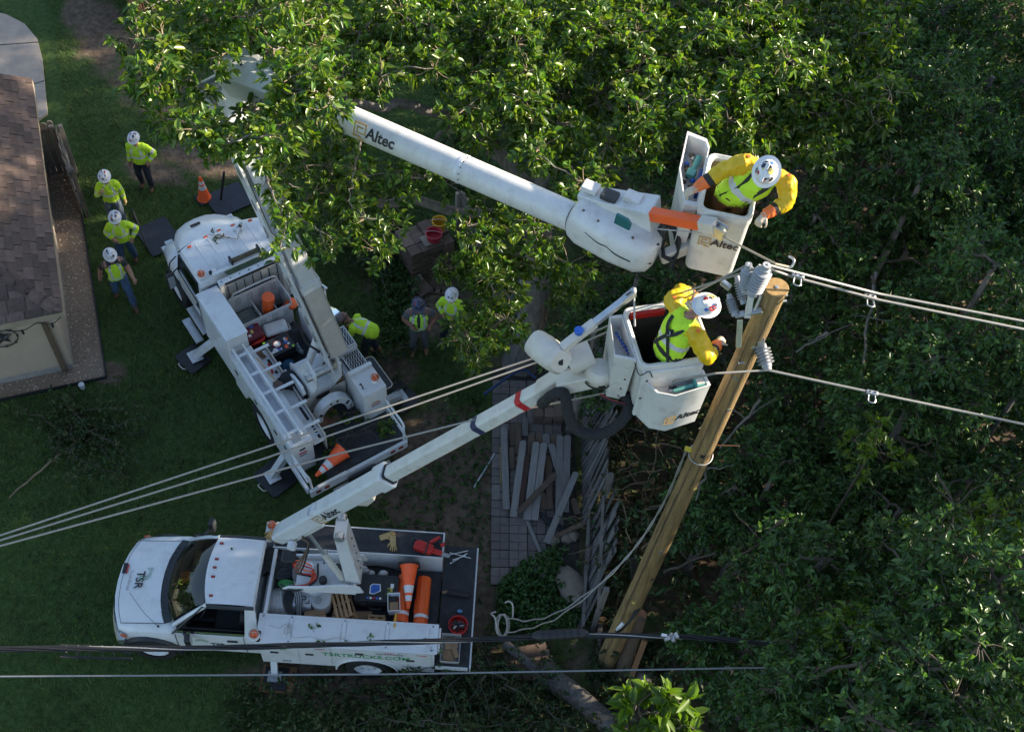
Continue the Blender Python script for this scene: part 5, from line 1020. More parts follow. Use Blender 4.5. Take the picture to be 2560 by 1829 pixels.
# ------------------------------------------------ cargo of the pickup
def L3(x, y, z): return on(LT, (x, y, z))
LR = LT.rotation_euler.z
cone('traffic cone lying across the orange tubes in the pickup bed', L3(-2.04, -.50, 1.46), (RAD(-97), 0, LR+RAD(4)), .80, .15)
def otube(label, x, y0, y1, z, r):
    t = thing('orange_tube', label, 'cover tube', L3(x, y0, z), LR); L = y1-y0
    M = Matrix.Rotation(-PI/2, 4, 'X')
    MB().lathe([(0, 0), (r*.96, 0), (r, .02), (r, L-.02), (r*.96, L), (0, L)], 10, M).obj('body', M_ORANGE, t, ang=20); MB().lathe([(r+.004, L-.20), (r+.004, L-.14)], 20, M).obj('white_band', M_REFL, t); MB().lathe([(r*1.03, L-.10), (r*1.06, L-.09), (r*1.06, L), (0, L+.005)], 20, M).obj('end_cap', M_ORANGE, t); MB().beam((r*.9, L*.45, 0), (r*.9, L*.75, .03), .04, .05).obj('handle', M_ORANGE, t, bevel=.01); return t
otube('orange plastic tube under the lying cone, nearer the cab', -1.98, -.38, .52, 1.22, .125); otube('orange plastic tube with handle, nearer the tailgate', -2.32, -.38, .54, 1.18, .125)
def case(label, loc, d, rz, m, name='tool_case', cat='tool case', ribs=4, stick=()):
    t = thing(name, label, cat, loc, rz); L, Wd, H = d
    MB().prism(rrect(L, Wd, .05), 0, H*.68).obj('base', m, t, bevel=.012); lid = MB().prism(rrect(L*1.02, Wd*1.02, .05), H*.69, H).obj('lid', m, t, bevel=.016)
    for k in range(ribs): x = -L*.38+L*.76*k/(ribs-1); MB().box(x-.02, x+.02, -Wd*.45, Wd*.45, H, H+.008).obj('rib', m, lid, bevel=.003)
    for x in (-L*.3, L*.3): MB().cbox((x, Wd/2+.015, H*.66), (.08, .03, .09)).obj('latch', M_DARK, t, bevel=.006)
    MB().tube(bez([(-.1, Wd/2+.02, H*.5), (-.08, Wd/2+.06, H*.5), (.08, Wd/2+.06, H*.5), (.1, Wd/2+.02, H*.5)], 4), .012, 6).obj('handle', m, t)
    for (x, y, w, h, mm) in stick: MB().cbox((x*L, y*Wd, H+.010), (w, h, .003)).obj('sticker', mm, lid)
    return t
M_BLUEP = mat('blue_print', (.04, .12, .45), .5); M_WHP = mat('white_print', (.7, .7, .68), .5); M_YELP = mat('yellow_print', (.6, .5, .12), .5)
cs = case('black ribbed tool case with stickers in the pickup bed', L3(-1.51, -.06, .96), (.74, .50, .40), LR, M_BLACKPL, stick=((-.32, .1, .09, .12, M_YELP), (-.36, -.1, .06, .08, M_WHP), (-.38, .22, .07, .06, M_WHP)))
# state shaped sticker
MB().prism([(-.08, -.1), (.06, -.1), (.1, -.06), (.1, .09), (.02, .10), (-.03, .07), (-.10, .03)], 0, .004, Matrix.Translation((.02, .03, .41))).obj('sticker', M_WHP, cs); MB().prism([(-.065, -.085), (.05, -.085), (.085, -.05), (.08, .075), (.02, .085), (-.03, .055), (-.08, .02)], .004, .006, Matrix.Translation((.02, .03, .41))).obj('sticker', M_BLUEP, cs)
for k in range(5): MB().lathe([(.022, 0), (.022, .003), (0, .003)], 10).obj('sticker', (M_BLUEP, M_WHP, M_REDP)[k % 3], cs, loc=(.14-.055*k, .20, .41))
# wire coil
mb = MB()
co = thing('wire_coil', 'shiny grey coil of strand wire behind the cab', 'wire coil', L3(.12, .28, 1.18)); co.rotation_euler = (RAD(6), RAD(-68), LR)
MB().lathe([(.19, -.12), (.27, -.12), (.27, .12), (.19, .12), (.19, -.12)], 32).obj('coil_core', M_ALU, co)
for k in range(9): MB().tube([((.275+.012*math.sin(k*3+a))*math.cos(a), (.275+.012*math.sin(k*3+a))*math.sin(a), -.12+.03*k+.01*math.sin(2*a)) for a in [2*PI*i/32 for i in range(33)]], .009, 5, caps=False).obj('strand', M_ROPE, co)
co2 = thing('cable_bundle', 'loose dark cable bundle arching over the wire coil', 'cable', L3(0, 0, 0), LR)
for k in range(7): MB().tube(bez([(.16-.02*k, .0+.01*k, 1.2), (.05-.03*k, .05, 1.48+.01*k), (-.12-.02*k, .22, 1.46), (-.16-.015*k, .48, 1.2)], 6), .010, 5).obj('strand', M_ROPE if k % 2 else M_DARK, co2)
MB().ell((.06, .02, 1.46), (.15, .09, .06), 10, 6).obj('green_wrap', mat('green_cloth', (.03, .20, .05), .7), co2)
# milk crate, white jug cooler, tank
def milk_crate(label, loc, rz, s=.32, h=.28):
    t = thing('milk_crate', label, 'crate', loc, rz); mb = MB(); mb.box(-s/2, s/2, -s/2, s/2, 0, h)
    MB().box(-s/2, s/2, -s/2, s/2, 0, h-.01).obj('body', M_WHITE, t, bevel=.012)
    for k, (x, y, w, d) in enumerate(((-.09, .09, .07, .014), (-.118, .065, .014, .06), (.09, .09, .07, .014), (.118, .065, .014, .06), (-.09, -.09, .07, .014), (-.118, -.065, .014, .06), (.09, -.09, .07, .014), (.118, -.065, .014, .06), (0, .03, .10, .014), (0, -.03, .10, .014), (.05, 0, .014, .05), (-.05, 0, .014, .05))): MB().cbox((x, y, h-.007), (w, d, .01)).obj('slot', M_INK, t)
    return t
milk_crate('white upturned plastic crate with slots in the pickup bed', L3(-.24, .19, 1.02), LR)
jug = thing('water_cooler', 'round white drum lid with dark caps beside the slotted crate', 'cooler', L3(-.56, .14, 1.0), LR)
MB().prism(rrect(.34, .46, .15), 0, .30).obj('body', M_WHITE2, jug, bevel=.03); MB().lathe([(.05, 0), (.05, .03), (0, .03)], 14).obj('cap', M_TRIM, jug, loc=(.0, -.10, .30)); MB().lathe([(.07, 0), (.07, .01), (0, .01)], 14).obj('cap', M_ROPE, jug, loc=(.05, .08, .30))
tk = MB().lathe([(0, -.22), (.10, -.21), (.155, -.15), (.16, 0), (.155, .15), (.10, .21), (0, .22)], 20, Matrix.Rotation(PI/2, 4, 'Y')).obj('white_tank', M_WHITE, loc=L3(-.26, -.02, 1.32), rot=(0, 0, LR)); tag(tk, 'white rounded tank below the turntable arm of the pickup', 'tank')
carton('cardboard carton with black label beside the near service box', L3(-.50, .46, .98), (.36, .24, .22), (0, .1, LR+.25))
carton('cardboard carton half under the slatted wooden crate', L3(-.92, .42, .98), (.30, .30, .16), (0, 0, LR-.1))
slat_crate('long slatted wooden crate leaning behind the black tool case', L3(-.98, .22, 1.02), (.62, .32, .24), (.25, -.12, LR+PI/2+.35), 4)
slat_crate('small slatted wooden crate holding grey insulators by the service box', L3(-1.55, .46, .99), (.30, .20, .20), (0, 0, LR), 3)
carton('flat brown carton in the middle of the pickup bed', L3(-1.28, .38, .97), (.36, .26, .06), (0, 0, LR+.1))
wb = thing('white_bin', 'white plastic bin standing between tool case and orange tubes', 'bin', L3(-1.84, .22, 1.22), LR+.12); tw_ = [(-.11, -.17), (.11, -.17), (.11, .17), (-.11, .17)]
MB().loft([[Vector((x*.85, y*.85, 0)) for x, y in tw_], [Vector((x, y, .24)) for x, y in tw_], [Vector((x*.9, y*.93, .24)) for x, y in tw_], [Vector((x*.78, y*.8, .03)) for x, y in tw_]]).obj('shell', M_WHITE, wb, bevel=.008); MB().cbox((0, .05, .14), (.15, .16, .02)).obj('dirt_patch', M_CARD, wb)
tag(MB().beam(L3(-1.90, .42, 1.42), L3(-1.90, .72, 1.535), .035, .004).obj('yellow_strap', M_YBKT), 'yellow strap hanging from the bed over the service box lid', 'strap')
cl_ = thing('plastic_wrap', 'crumpled clear plastic and bottles along the far service box', 'plastic bag', L3(-1.35, -.48, 1.0), LR)
for k in range(7): MB().ell((random.uniform(-.35, .35), random.uniform(-.06, .08), .1+random.uniform(0, .1)), (random.uniform(.06, .12), .06, .06), 7, 4).obj('fold', M_ROPE if k % 2 else M_WHITE2, cl_)
rl = thing('cable_reel', 'black round cable reel behind the cab on the far side', 'cable reel', L3(.16, -.44, 1.36), LR)
MB().lathe([(.04, .05), (.34, .05), (.36, .03), (.36, -.03), (.34, -.05), (.04, -.05)], 32).obj('flange', M_BLACKPL, rl)
for k in range(6): a = PI*k/3; MB().beam((.05*math.cos(a), .05*math.sin(a), .06), (.34*math.cos(a), .34*math.sin(a), .06), .03, .02).obj('spoke', M_BLACK, rl)
for r in (.12, .2, .28): MB().tube([(r*math.cos(a), r*math.sin(a), .06) for a in [2*PI*i/28 for i in range(29)]], .008, 5).obj('ring', M_DARK, rl)
# on the far box top: gloves, chainsaw, drill; on the tail deck: rods, bag, bin, roll
M_HIDE = mat('yellow_hide', (.45, .31, .13), .75, var=.2, vscale=14)
glove('upper yellow leather glove on the black box top', L3(-1.60, -1.0, 1.502), LR+2.0, M_HIDE); glove('lower yellow leather glove on the black box top', L3(-1.72, -.85, 1.503), LR+.15, M_HIDE)
glove('yellow leather glove by the far beacon behind the cab, left one', L3(.46, -.88, 1.503), LR-.5, M_HIDE); glove('yellow leather glove by the far beacon behind the cab, right one', L3(.36, -.85, 1.51), LR+.4, M_HIDE)
cs_ = thing('chainsaw', 'red battery chainsaw lying on the black box top', 'chainsaw', L3(-2.28, -.80, 1.502), LR+PI-.25)
MB().prism([(-.18, -.09), (.12, -.10), (.18, -.04), (.16, .07), (-.1, .09), (-.18, .05)], 0, .14).obj('motor_body', M_RED, cs_, bevel=.025); MB().tube(bez([(-.12, .09, .07), (-.22, .10, .09), (-.26, 0, .09), (-.2, -.06, .07)], 4), .018, 7).obj('rear_handle', M_BLACKPL, cs_); MB().tube(bez([(.06, -.10, .05), (.06, -.13, .12), (.06, .02, .19), (.06, .10, .08)], 4), .013, 7).obj('front_handle', M_BLACKPL, cs_); MB().prism(rrect(.34, .07, .034), .05, .062, Matrix.Translation((.32, -.02, 0))).obj('guide_bar', M_STEEL, cs_); MB().prism([(.16, -.06), (.34, -.06), (.34, .03), (.16, .04)], .045, .075).obj('scabbard', M_RED, cs_, bevel=.01)
dr = thing('cordless_drill', 'red and black cordless tool beside the chainsaw', 'drill', L3(-2.46, -.96, 1.53), LR+.6)
MB().tube([(-.10, 0, .03), (.06, 0, .03), (.12, 0, .03)], [.034, .036, .022], 10).obj('motor_body', M_RED, dr); MB().cbox((-.06, .08, .03), (.045, .12, .045), (0, 0, .2)).obj('grip', M_BLACKPL, dr, bevel=.01); MB().cbox((-.07, .15, .03), (.09, .05, .07)).obj('battery', M_RED, dr, bevel=.012); MB().tube([(.12, 0, .03), (.24, 0, .03)], .006, 6).obj('bit', M_STEEL, dr)
for k, (a, b, lab) in enumerate((((-2.72, -.95), (-3.06, -1.06), 'topmost'), ((-2.76, -.78), (-3.05, -1.0), 'second'), ((-2.74, -.98), (-3.12, -.90), 'third'), ((-2.80, -.84), (-3.02, -.94), 'shortest'))):
    t = MB().tube([L3(a[0], a[1], 1.015+.012*k), L3(b[0], b[1], 1.015+.012*k)], .008, 6); t.ell(L3(a[0], a[1], 1.015+.012*k), .018, 8, 5); tag(t.obj('steel_bolt', M_ALU), lab+' long steel bolt crossed on the tail deck of the pickup', 'bolt')
rb = thing('tool_bag', 'open red round tool bag on the tail deck of the pickup', 'tool bag', L3(-2.98, .44, 1.002), LR)
MB().lathe([(0, 0), (.15, 0), (.17, .10), (.175, .16), (.16, .16), (.15, .04), (0, .04)], 22).obj('bag', M_RED, rb)
for k in range(9): a = random.uniform(0, 6.3); MB().beam((.1*math.cos(a), .1*math.sin(a), .05), (.1*math.cos(a+2.6), .1*math.sin(a+2.6), .17), .03, .03).obj('tool', (M_BLACK, M_DARK, M_BLACKPL, M_STEEL)[k % 4], rb)
MB().tube([(0.16*math.cos(a), .02, .16+.10*math.sin(a)) for a in [PI*i/10 for i in range(11)]], .01, 5).obj('handle', M_BLACK, rb)
bn = thing('parts_bin', 'grey plastic tray with cardboard pieces at the rear corner of the pickup', 'bin', L3(-2.88, .86, 1.002), LR); tw_ = [(-.17, -.26), (.17, -.26), (.17, .26), (-.17, .26)]
MB().loft([[Vector((x*.9, y*.9, 0)) for x, y in tw_], [Vector((x, y, .14)) for x, y in tw_], [Vector((x*.93, y*.95, .14)) for x, y in tw_], [Vector((x*.85, y*.88, .015)) for x, y in tw_]]).obj('shell', M_ROPE, bn, bevel=.006)
for k, (x, y, w, h) in enumerate(((.02, .10, .2, .22), (.0, -.1, .22, .2), (-.07, .02, .08, .3))): MB().cbox((x, y, .05+.02*k), (w, h, .02), (.05*k, .04, .2*k)).obj('cardboard_piece', M_CARD, bn)
tag(MB().tube([L3(-2.74, -.20, 1.04), L3(-3.14, -.17, 1.04)], .05, 12).obj('black_roll', M_BLACK), 'soft black roll lying across the tail deck of the pickup', 'roll')
tag(MB().cbox((0, 0, 0), (.09, .05, .015), (0, 0, .3)).obj('wood_tag', M_CARD, loc=L3(-2.70, -.22, 1.012)), 'small tan wooden tag on the tail deck near the tubes', 'tag')
tag(MB().ell((0, 0, 0), (.05, .035, .025), 8, 5).obj('blue_wrapper', mat('blue_film', (.12, .30, .5), .3), loc=L3(-2.99, .13, 1.025)), 'crumpled small blue wrapper on the tail deck', 'wrapper')
# leaves and a snarl of wire on the near lid
def sprig(label, p, n=9, L=.09, m=M_LEAF2, r=.08):
    T = np.array([(p.x+random.gauss(0, r*.4), p.y+random.gauss(0, r*.4), p.z+random.uniform(.01, .04)) for _ in range(max(2, n//4))]); D = unit(NR.normal(size=T.shape)*.5+np.array((0, 0, 1.0))); P, D2, Ls, Ws = rosettes(T, D, 5, L); D2[:, 2] = np.abs(D2[:, 2])*.3; o = leaf_mesh('leaf_sprig', P, D2, Ls, Ws, m); return tag(o, label, 'leaf sprig')
for x, y, n, lab in ((-.50, .78, 16, 'largest green leaf sprig on the white lid of the pickup'), (-.73, 1.02, 6, 'small dry sprig at the outer edge of the white lid'), (-1.12, 1.03, 8, 'leaf sprig over the middle of the white lid'), (-1.55, .95, 8, 'pair of leaves on the white lid above the wheel'), (-2.42, .90, 6, 'leaf sprig near the rear end of the white lid'), (-2.58, 1.08, 8, 'brownish sprig on the rear outer corner of the lid'), (-1.75, .02, 12, 'leaf sprig on the black tool case')):
    sprig(lab, L3(x, y, 1.515 if x > -1.7 or y > .5 else 1.38), n)
mb = MB(); mb.tube([L3(x, y, 1.518+.004*math.sin(k)) for k, (x, y) in enumerate([tuple(p)[:2] for p in bez([(.22, .82, 0), (.05, .86, 0), (-.05, .78, 0), (-.15, .9, 0), (-.05, .95, 0), (-.12, .76, 0), (-.2, 1.0, 0), (-.5, .98, 0), (-.72, 1.02, 0), (-.95, .97, 0), (-1.1, .99, 0)], 6)])], .005, 5); tag(mb.obj('wire_snarl', M_ROPE), 'thin grey wire snarl trailing along the white lid', 'wire')
# tools in the lower bucket trays
b1 = Matrix.Translation((1.71, 8.36, 0)) @ Matrix.Rotation(RAD(16), 4, 'Z')
M_TEAL = mat('teal_plastic', (.10, .33, .29), .5, var=.15)
ic = thing('impact_tool', 'teal battery crimping tool in the front tray of the lower bucket', 'power tool', b1 @ Vector((.20, -.56, 9.60)), RAD(22))
MB().tube([(-.20, 0, .04), (-.04, 0, .05), (.06, 0, .05)], [.02, .03, .035], 10).obj('barrel', M_TEAL, ic); MB().cbox((.12, 0, .06), (.13, .12, .11)).obj('battery', M_TEAL, ic, bevel=.015); MB().cbox((.12, 0, .118), (.09, .08, .01)).obj('label_plate', M_CREAM, ic); MB().tube([(-.20, 0, .04), (-.24, .02, .03)], .016, 8).obj('jaw', M_STEEL, ic)
for k in range(2): tag(MB().tube([b1 @ Vector((-.02+.05*k, -.54, 9.59)), b1 @ Vector((.0+.05*k, -.50, 9.62))], .022, 9).obj('insulator_cap', M_DARK), ['left', 'right'][k]+' dark round cap in the front tray of the lower bucket', 'cap')
tag(MB().ell((0, 0, 0), (.03, .02, .015), 8, 5).obj('blue_tape', MATS['blue_plastic'], loc=b1 @ Vector((-.17, -.58, 9.58))), 'small blue tape roll in the front tray', 'tape')
for k in range(7): tag(MB().ell((0, 0, 0), (.022, .022, .02), 8, 5).obj('blue_glove_bead', MATS['blue_plastic'], loc=b1 @ Vector((-.49+.012*k, .22-.05*k, 9.78))), 'blue plastic clip in the row inside the left tray', 'clip', 'blue clips in the left tray')
# ================================================================== BIG WHITE BUCKET TRUCK
BT = thing('aerial_lift_truck', 'big white aerial lift truck parked across the lawn under the tree', 'truck', (-4.63, 13.735, 0), RAD(128.5))
bpy.context.view_layer.update(); BI = BT.matrix_world.inverted(); BR = BT.rotation_euler.z
def bw(x, y, z): return BI @ at(x, y, z)
def B3(x, y, z): return on(BT, (x, y, z))
# chassis and wheels
for y in (-.42, .42): MB().box(-3.0, 3.8, y-.05, y+.05, .6, .85).obj('chassis_rail', M_DARK, BT)
for s_ in (-1, 1):
    wheel(BT, 3.05, s_*.88, .48, .28); wheel(BT, -1.02, s_*.90, .50, .28); wheel(BT, -1.02, s_*.58, .50, .26)
# hood: rises from the nose to the windshield, narrows forward
def hoodring(x, w, zt, cr, zb):
    half = [(.9, zb), (1.0, zb+.2), (.985, zt-.16), (.9, zt-.04), (.72, zt), (.4, zt+cr*.8), (0, zt+cr)]; p = [(a*w, z) for a, z in half]+[(-a*w, z) for a, z in half[-2::-1]]; return [Vector((x-.16*(abs(y)/w)**2.4, y, z)) for y, z in p]
MB().loft([hoodring(4.02, .50, 1.12, .02, .62), hoodring(3.98, .58, 1.22, .03, .6), hoodring(3.80, .66, 1.34, .05, .6), hoodring(3.4, .74, 1.48, .06, .65), hoodring(3.0, .82, 1.58, .06, .7), hoodring(2.75, .86, 1.62, .05, .7)]).obj('hood', M_WHITE, BT, ang=30)
MB().cbox((3.62, .12, 1.475), (.07, .22, .02), (0, .22, 0)).obj('hood_vent', M_BLACK, BT, bevel=.006)
for s_ in (-1, 1):
    f = MB(); rg = []
    for x, w, z in ((3.86, .10, .95), (3.72, .26, 1.12), (3.3, .34, 1.22), (2.9, .32, 1.20), (2.6, .24, 1.10), (2.46, .16, .9)):
        rg.append([Vector((x, s_*(.62+w*c_), z-.34+.34*s__)) for c_, s__ in ((0, -.4), (1, -.4), (1.06, .3), (.95, .75), (.6, 1), (0, 1.05))])
    f.loft(rg); f.obj('fender', M_WHITE, BT, ang=40)
    MB().cbox((3.83, s_*.70, 1.0), (.10, .18, .14)).obj('headlight', MATS['headlight_lens'], BT, bevel=.02)
MB().box(3.94, 4.03, -.44, .44, .68, 1.08).obj('grille', M_ALU, BT, bevel=.02); MB().box(3.98, 4.14, -.84, .84, .45, .66).obj('bumper', M_ALU, BT, bevel=.03)
# cab shell
def cabsec(x, zt, wt, curve=.0, wb=.96): return [Vector((x-curve*(y/wb)**2, y, z)) for y, z in ((wb*.94, .78), (wb, 1.0), (wb, 1.45), (wt+.09, zt-.30), (wt+.02, zt-.06), (wt-.08, zt), (wt*.5, zt+.035), (0, zt+.045), (-wt*.5, zt+.035), (-wt+.08, zt), (-wt-.02, zt-.06), (-wt-.09, zt-.30), (-wb, 1.45), (-wb, 1.0), (-wb*.94, .78))]
MB().loft([cabsec(2.78, 1.62, .86, .12), cabsec(2.66, 1.64, .84, .12)]).obj('cowl', M_WHITE, BT)
# roof: crowned skin
def rrow(t):
    x = 2.58+(1.46-2.58)*t; return [Vector((x-.13*(y/.86)**2*(1-t), y, 2.30+.05*(1-(y/.86)**2)-.06*(max(0, t-.85)/.15)**2-.05*(max(0, .1-t)/.1)**2)) for y in np.linspace(-.86, .86, 15)]
rw = [rrow(t) for t in np.linspace(0, 1, 9)]; rw = [[v+Vector((.02, 0, -.07)) for v in rw[0]]]+rw+[[v+Vector((-.02, 0, -.12)) for v in rw[-1]]]
rw = [[r_[0]+Vector((0, -.05, -.10))]+r_+[r_[-1]+Vector((0, .05, -.10))] for r_ in rw]
broof = MB().loft(rw, closed=False).obj('roof', M_WHITE, BT, ang=50)
for y in (-.55, -.28, 0, .28, .55): MB().box(1.62, 2.38, y-.02, y+.02, 2.345-.04*(y/.8)**2, 2.356-.04*(y/.8)**2).obj('roof_rib', M_WHITE, broof, bevel=.005)
for y in (-.66, -.30, 0, .30, .68): MB().cbox((2.46-.09*(y/.8)**2, y, 2.335-.03*(y/.8)**2), (.05, .09, .05)).obj('marker_lamp', M_AMBER, broof, bevel=.012)
MB().tube(bez([Vector((2.60-.13*(y/.86)**2, y, 2.235)) for y in np.linspace(-.92, .92, 9)], 3), .014, 5).obj('windshield_seal', M_BLACK, broof)
for s_ in (-1, 1):
    for a, b, r in (((2.70, s_*.84, 1.62), (2.44, s_*.88, 2.22), .045), ((1.50, s_*.93, 1.45), (1.48, s_*.88, 2.2), .06)): MB().tube([a, b], r, 6).obj('cab_pillar', M_WHITE, BT)
    MB().loft([[Vector((2.66, s_*.93, 1.50)), Vector((1.62, s_*.945, 1.42))], [Vector((2.42, s_*.905, 2.17)), Vector((1.60, s_*.91, 2.17))]], closed=False, caps=False).obj('door_window', M_GLASSD, BT)
    MB().tube([(2.66, s_*.95, 1.48), (2.42, s_*.925, 2.19), (1.60, s_*.93, 2.19), (1.60, s_*.965, 1.40), (2.66, s_*.95, 1.48)], .02, 6).obj('window_frame', M_BLACK, BT)
    dd = MB().loft([[Vector((x, s_*y, z)) for y, z in ((.86, .80), (.96, .86), (.975, 1.2), (.955, zt), (.90, zt), (.84, .9))] for x, zt in ((2.72, 1.50), (2.1, 1.46), (1.56, 1.42))]).obj('door', M_WHITE, BT, ang=35); MB().cbox((1.72, s_*.985, 1.32), (.16, .025, .05)).obj('handle', M_BLACKPL, dd, bevel=.008)
    mr = MB().cbox((2.30, s_*1.24, 1.70), (.10, .17, .40)).obj('mirror', M_BLACKPL, BT, bevel=.04); MB().cbox((2.247, s_*1.24, 1.70), (.006, .13, .34)).obj('mirror_glass', M_ALU, mr)
    for z in (1.62, 1.95): MB().tube(bez([(2.62, s_*.94, z), (2.5, s_*1.12, z+.02), (2.32, s_*1.22, z-.03)], 4), .014, 5).obj('mirror_arm', M_BLACK, mr)
    st_ = MB().box(1.55, 2.35, s_*.98-.10, s_*.98+.10, .58, .62).obj('cab_step', M_ALU, BT, bevel=.008); MB().box(1.6, 2.3, s_*1.16-.09, s_*1.16+.09, .34, .38).obj('cab_step', M_ALU, BT, bevel=.008)
    for z, yy in ((.621, .98), (.381, 1.16)):
        mb = MB()
        for i in range(13):
            for j in range(3): mb.cbox((1.62+i*.055, s_*yy-.06+j*.06, z+.003), (.03, .008, .004), (0, 0, .8 if (i+j) % 2 else -.8))
        mb.obj('tread_pattern', M_STEEL, st_)['kind'] = 'stuff'
MB().tube(bez([(1.50, .98, 1.0), (1.46, 1.03, 1.3), (1.50, 1.0, 1.62)], 5), .02, 7).obj('grab_handle', M_ALU, BT)
MB().box(1.42, 1.47, -.93, .93, .8, 2.20).obj('cab_back', M_WHITE, BT, bevel=.015)
MB().prism(rrect(.44, .22, .06), 0, .012, frame((1.418, .56, 1.98), (0, -1, 0), (0, 0, 1))).obj('rear_window', M_GLASSD, BT); MB().prism(rrect(.50, .28, .07), -.004, .004, frame((1.417, .56, 1.98), (0, -1, 0), (0, 0, 1))).obj('rear_window_seal', M_BLACK, BT)
for y in (-.42, .42): MB().cbox((2.05, y, 1.15), (.5, .5, .16)).obj('seat', M_INT, BT, bevel=.05); MB().cbox((1.75, y, 1.5), (.14, .46, .62), (0, -.1, 0)).obj('seat', M_INT, BT, bevel=.05)
MB().box(1.47, 2.7, -.85, .85, .74, .79).obj('cab_floor', M_BLACK, BT); MB().box(2.45, 2.75, -.84, .84, 1.15, 1.48).obj('dashboard', M_INT, BT)
beacon(BT, (1.60, .80, 2.30), .07)
for k, (y, r) in enumerate(((.62, .035), (.55, .05))): MB().lathe([(0, 0), (r, 0), (r, .05), (r*.6, .07), (0, .07)], 14).obj('antenna_puck', (M_BLACK, M_WHITE)[k], BT, loc=(1.56, y, 2.315))
# bulkhead behind the cab: ribbed panel, black-edged top, screen
blk = MB().box(1.26, 1.30, -.72, .52, 1.25, 2.20).obj('bulkhead', mat('bulkhead_panel', (.42, .43, .42), .5, var=.08), BT, bevel=.01)
for k in range(7): y = -.64+k*.18; MB().box(1.245, 1.259, y-.008, y+.008, 1.3, 2.12).obj('panel_seam', M_DARK, blk)
for y in (-.76, .56): MB().box(1.22, 1.33, y-.04, y+.04, 1.0, 2.26).obj('bulkhead_post', M_WHITE, blk, bevel=.01)
MB().box(1.20, 1.34, -.80, .60, 2.262, 2.30).obj('bulkhead_cap', M_WHITE, blk, bevel=.008); MB().box(1.196, 1.199, -.70, .50, 2.235, 2.305).obj('cap_trim', M_BLACK, blk)
MB().loft([[Vector((1.34, -.66, 2.31)), Vector((1.34, .34, 2.31))], [Vector((1.46, -.70, 2.40)), Vector((1.46, .44, 2.40))]], closed=False, caps=False).obj('rear_screen', mat('green_screen', (.05, .08, .05), .3, var=.4), blk)
MB().box(1.42, 1.50, -.80, .62, 2.352, 2.40).obj('light_bar', M_WHITE, BT, bevel=.01)
mb = MB()
for k in range(7): mb.lathe([(.014, 0), (.014, .012), (0, .016)], 8, Matrix.Translation((1.27, -.66+k*.2, 2.301)))
mb.obj('bolts', M_DARK, blk)['kind'] = 'stuff'
rl_ = thing('camouflage_roll', 'camouflage roll with dark ends lying behind the cab roof', 'roll', B3(1.53, -.12, 2.44), BR)
MB().tube([(0, -.28, 0), (0, .28, 0)], .05, 10).obj('roll', mat('camouflage', (.10, .085, .05), .8, var=.6, vscale=18), rl_)
for s_ in (-1, 1): MB().prism([(-.08, -.05), (.08, -.07), (.07, .09), (-.06, .08)], -.02, .02, Matrix.Translation((0, s_*.3, 0)) @ Matrix.Rotation(PI/2, 4, 'X')).obj('end_flap', M_BLACKPL, rl_)
# left side: tall cabinet, long compartment, ladder rack, inner shelf
tcab = MB().box(.02, 1.32, .64, 1.06, .85, 2.16).obj('tall_cabinet', M_WHITE, BT, bevel=.012); MB().box(-.0, 1.34, .62, 1.08, 2.162, 2.19).obj('cabinet_lid', M_WHITE, tcab, bevel=.01); MB().box(.10, 1.22, 1.062, 1.075, .95, 2.05).obj('cabinet_door', M_WHITE, tcab, bevel=.004)
polyL = [(0.015, .72), (.015, 1.72), (-2.47, 1.72), (-2.47, .72), (-1.62, .72)]+[(-1.02-.60*math.cos(a), .62+.56*math.sin(a)) for a in [PI*k/10 for k in range(1, 10)]]+[(-.42, .72)]
sbl = MB().prism(polyL, .62, 1.06, Matrix.Rotation(PI/2, 4, 'X') @ Matrix.Scale(-1, 4, (0, 0, 1))).obj('side_compartment', M_WHITE, BT, bevel=.008)
for x0, x1, z0 in ((-.02, -.42, .76), (-.45, -1.6, 1.24), (-1.63, -2.03, .76), (-2.06, -2.42, .76)):
    dd = MB().box(x1, x0, 1.062, 1.076, z0, 1.66).obj('compartment_door', M_WHITE, sbl, bevel=.004); MB().cbox(((x0+x1)/2, 1.08, 1.42), (.12, .02, .07)).obj('latch', M_DARK, dd, bevel=.006)
for y in (1.0, .78):
    MB().box(-2.40, .0, y-.022, y+.022, 1.86, 1.92).obj('rack_rail', M_WHITE, sbl, bevel=.006)
for k in range(5):
    x = -.22-.51*k; MB().box(x-.03, x+.03, .80, .978, 1.865, 1.89).obj('rack_crossbar', M_WHITE, sbl); MB().box(x-.025, x+.025, .965, 1.03, 1.72, 1.86).obj('rack_post', M_WHITE, sbl); MB().box(x-.03, x+.03, .34, .75, 1.80, 1.83).obj('shelf_strap', M_WHITE, sbl, bevel=.004)
MB().box(-2.42, -.02, .81, .97, 1.722, 1.74).obj('rack_tray', mat('scuffed_tray', (.36, .38, .42), .4, .3, var=.25, vscale=5, stretch=(1, 8, 8)), sbl)
MB().box(-2.46, -.02, .36, .60, 1.40, 1.43).obj('inner_shelf', M_WHITE, BT, bevel=.005); MB().box(-2.46, -.02, .335, .355, 1.05, 1.58).obj('shelf_lip', M_CREAM, BT, bevel=.004)
for k, (x, L) in enumerate(((-.35, .16), (-.62, .08), (-.88, .20), (-1.75, .34), (-2.08, .07), (-2.20, .10), (-2.36, .12))): MB().box(x-L/2, x+L/2, .40, .455, 1.431, 1.436).obj('shelf_slot', M_BLACK, BT)
MB().box(-2.486, -2.472, .66, 1.04, 1.02, 1.66).obj('rear_door', M_WHITE, sbl, bevel=.004)
for z, w, h, m_ in ((1.52, .12, .06, M_INK), (1.40, .16, .05, M_REDP), (1.32, .14, .035, M_NAVY)): MB().box(-2.490, -2.487, .85-w/2, .85+w/2, z-h/2, z+h/2).obj('warning_decal', m_, sbl)
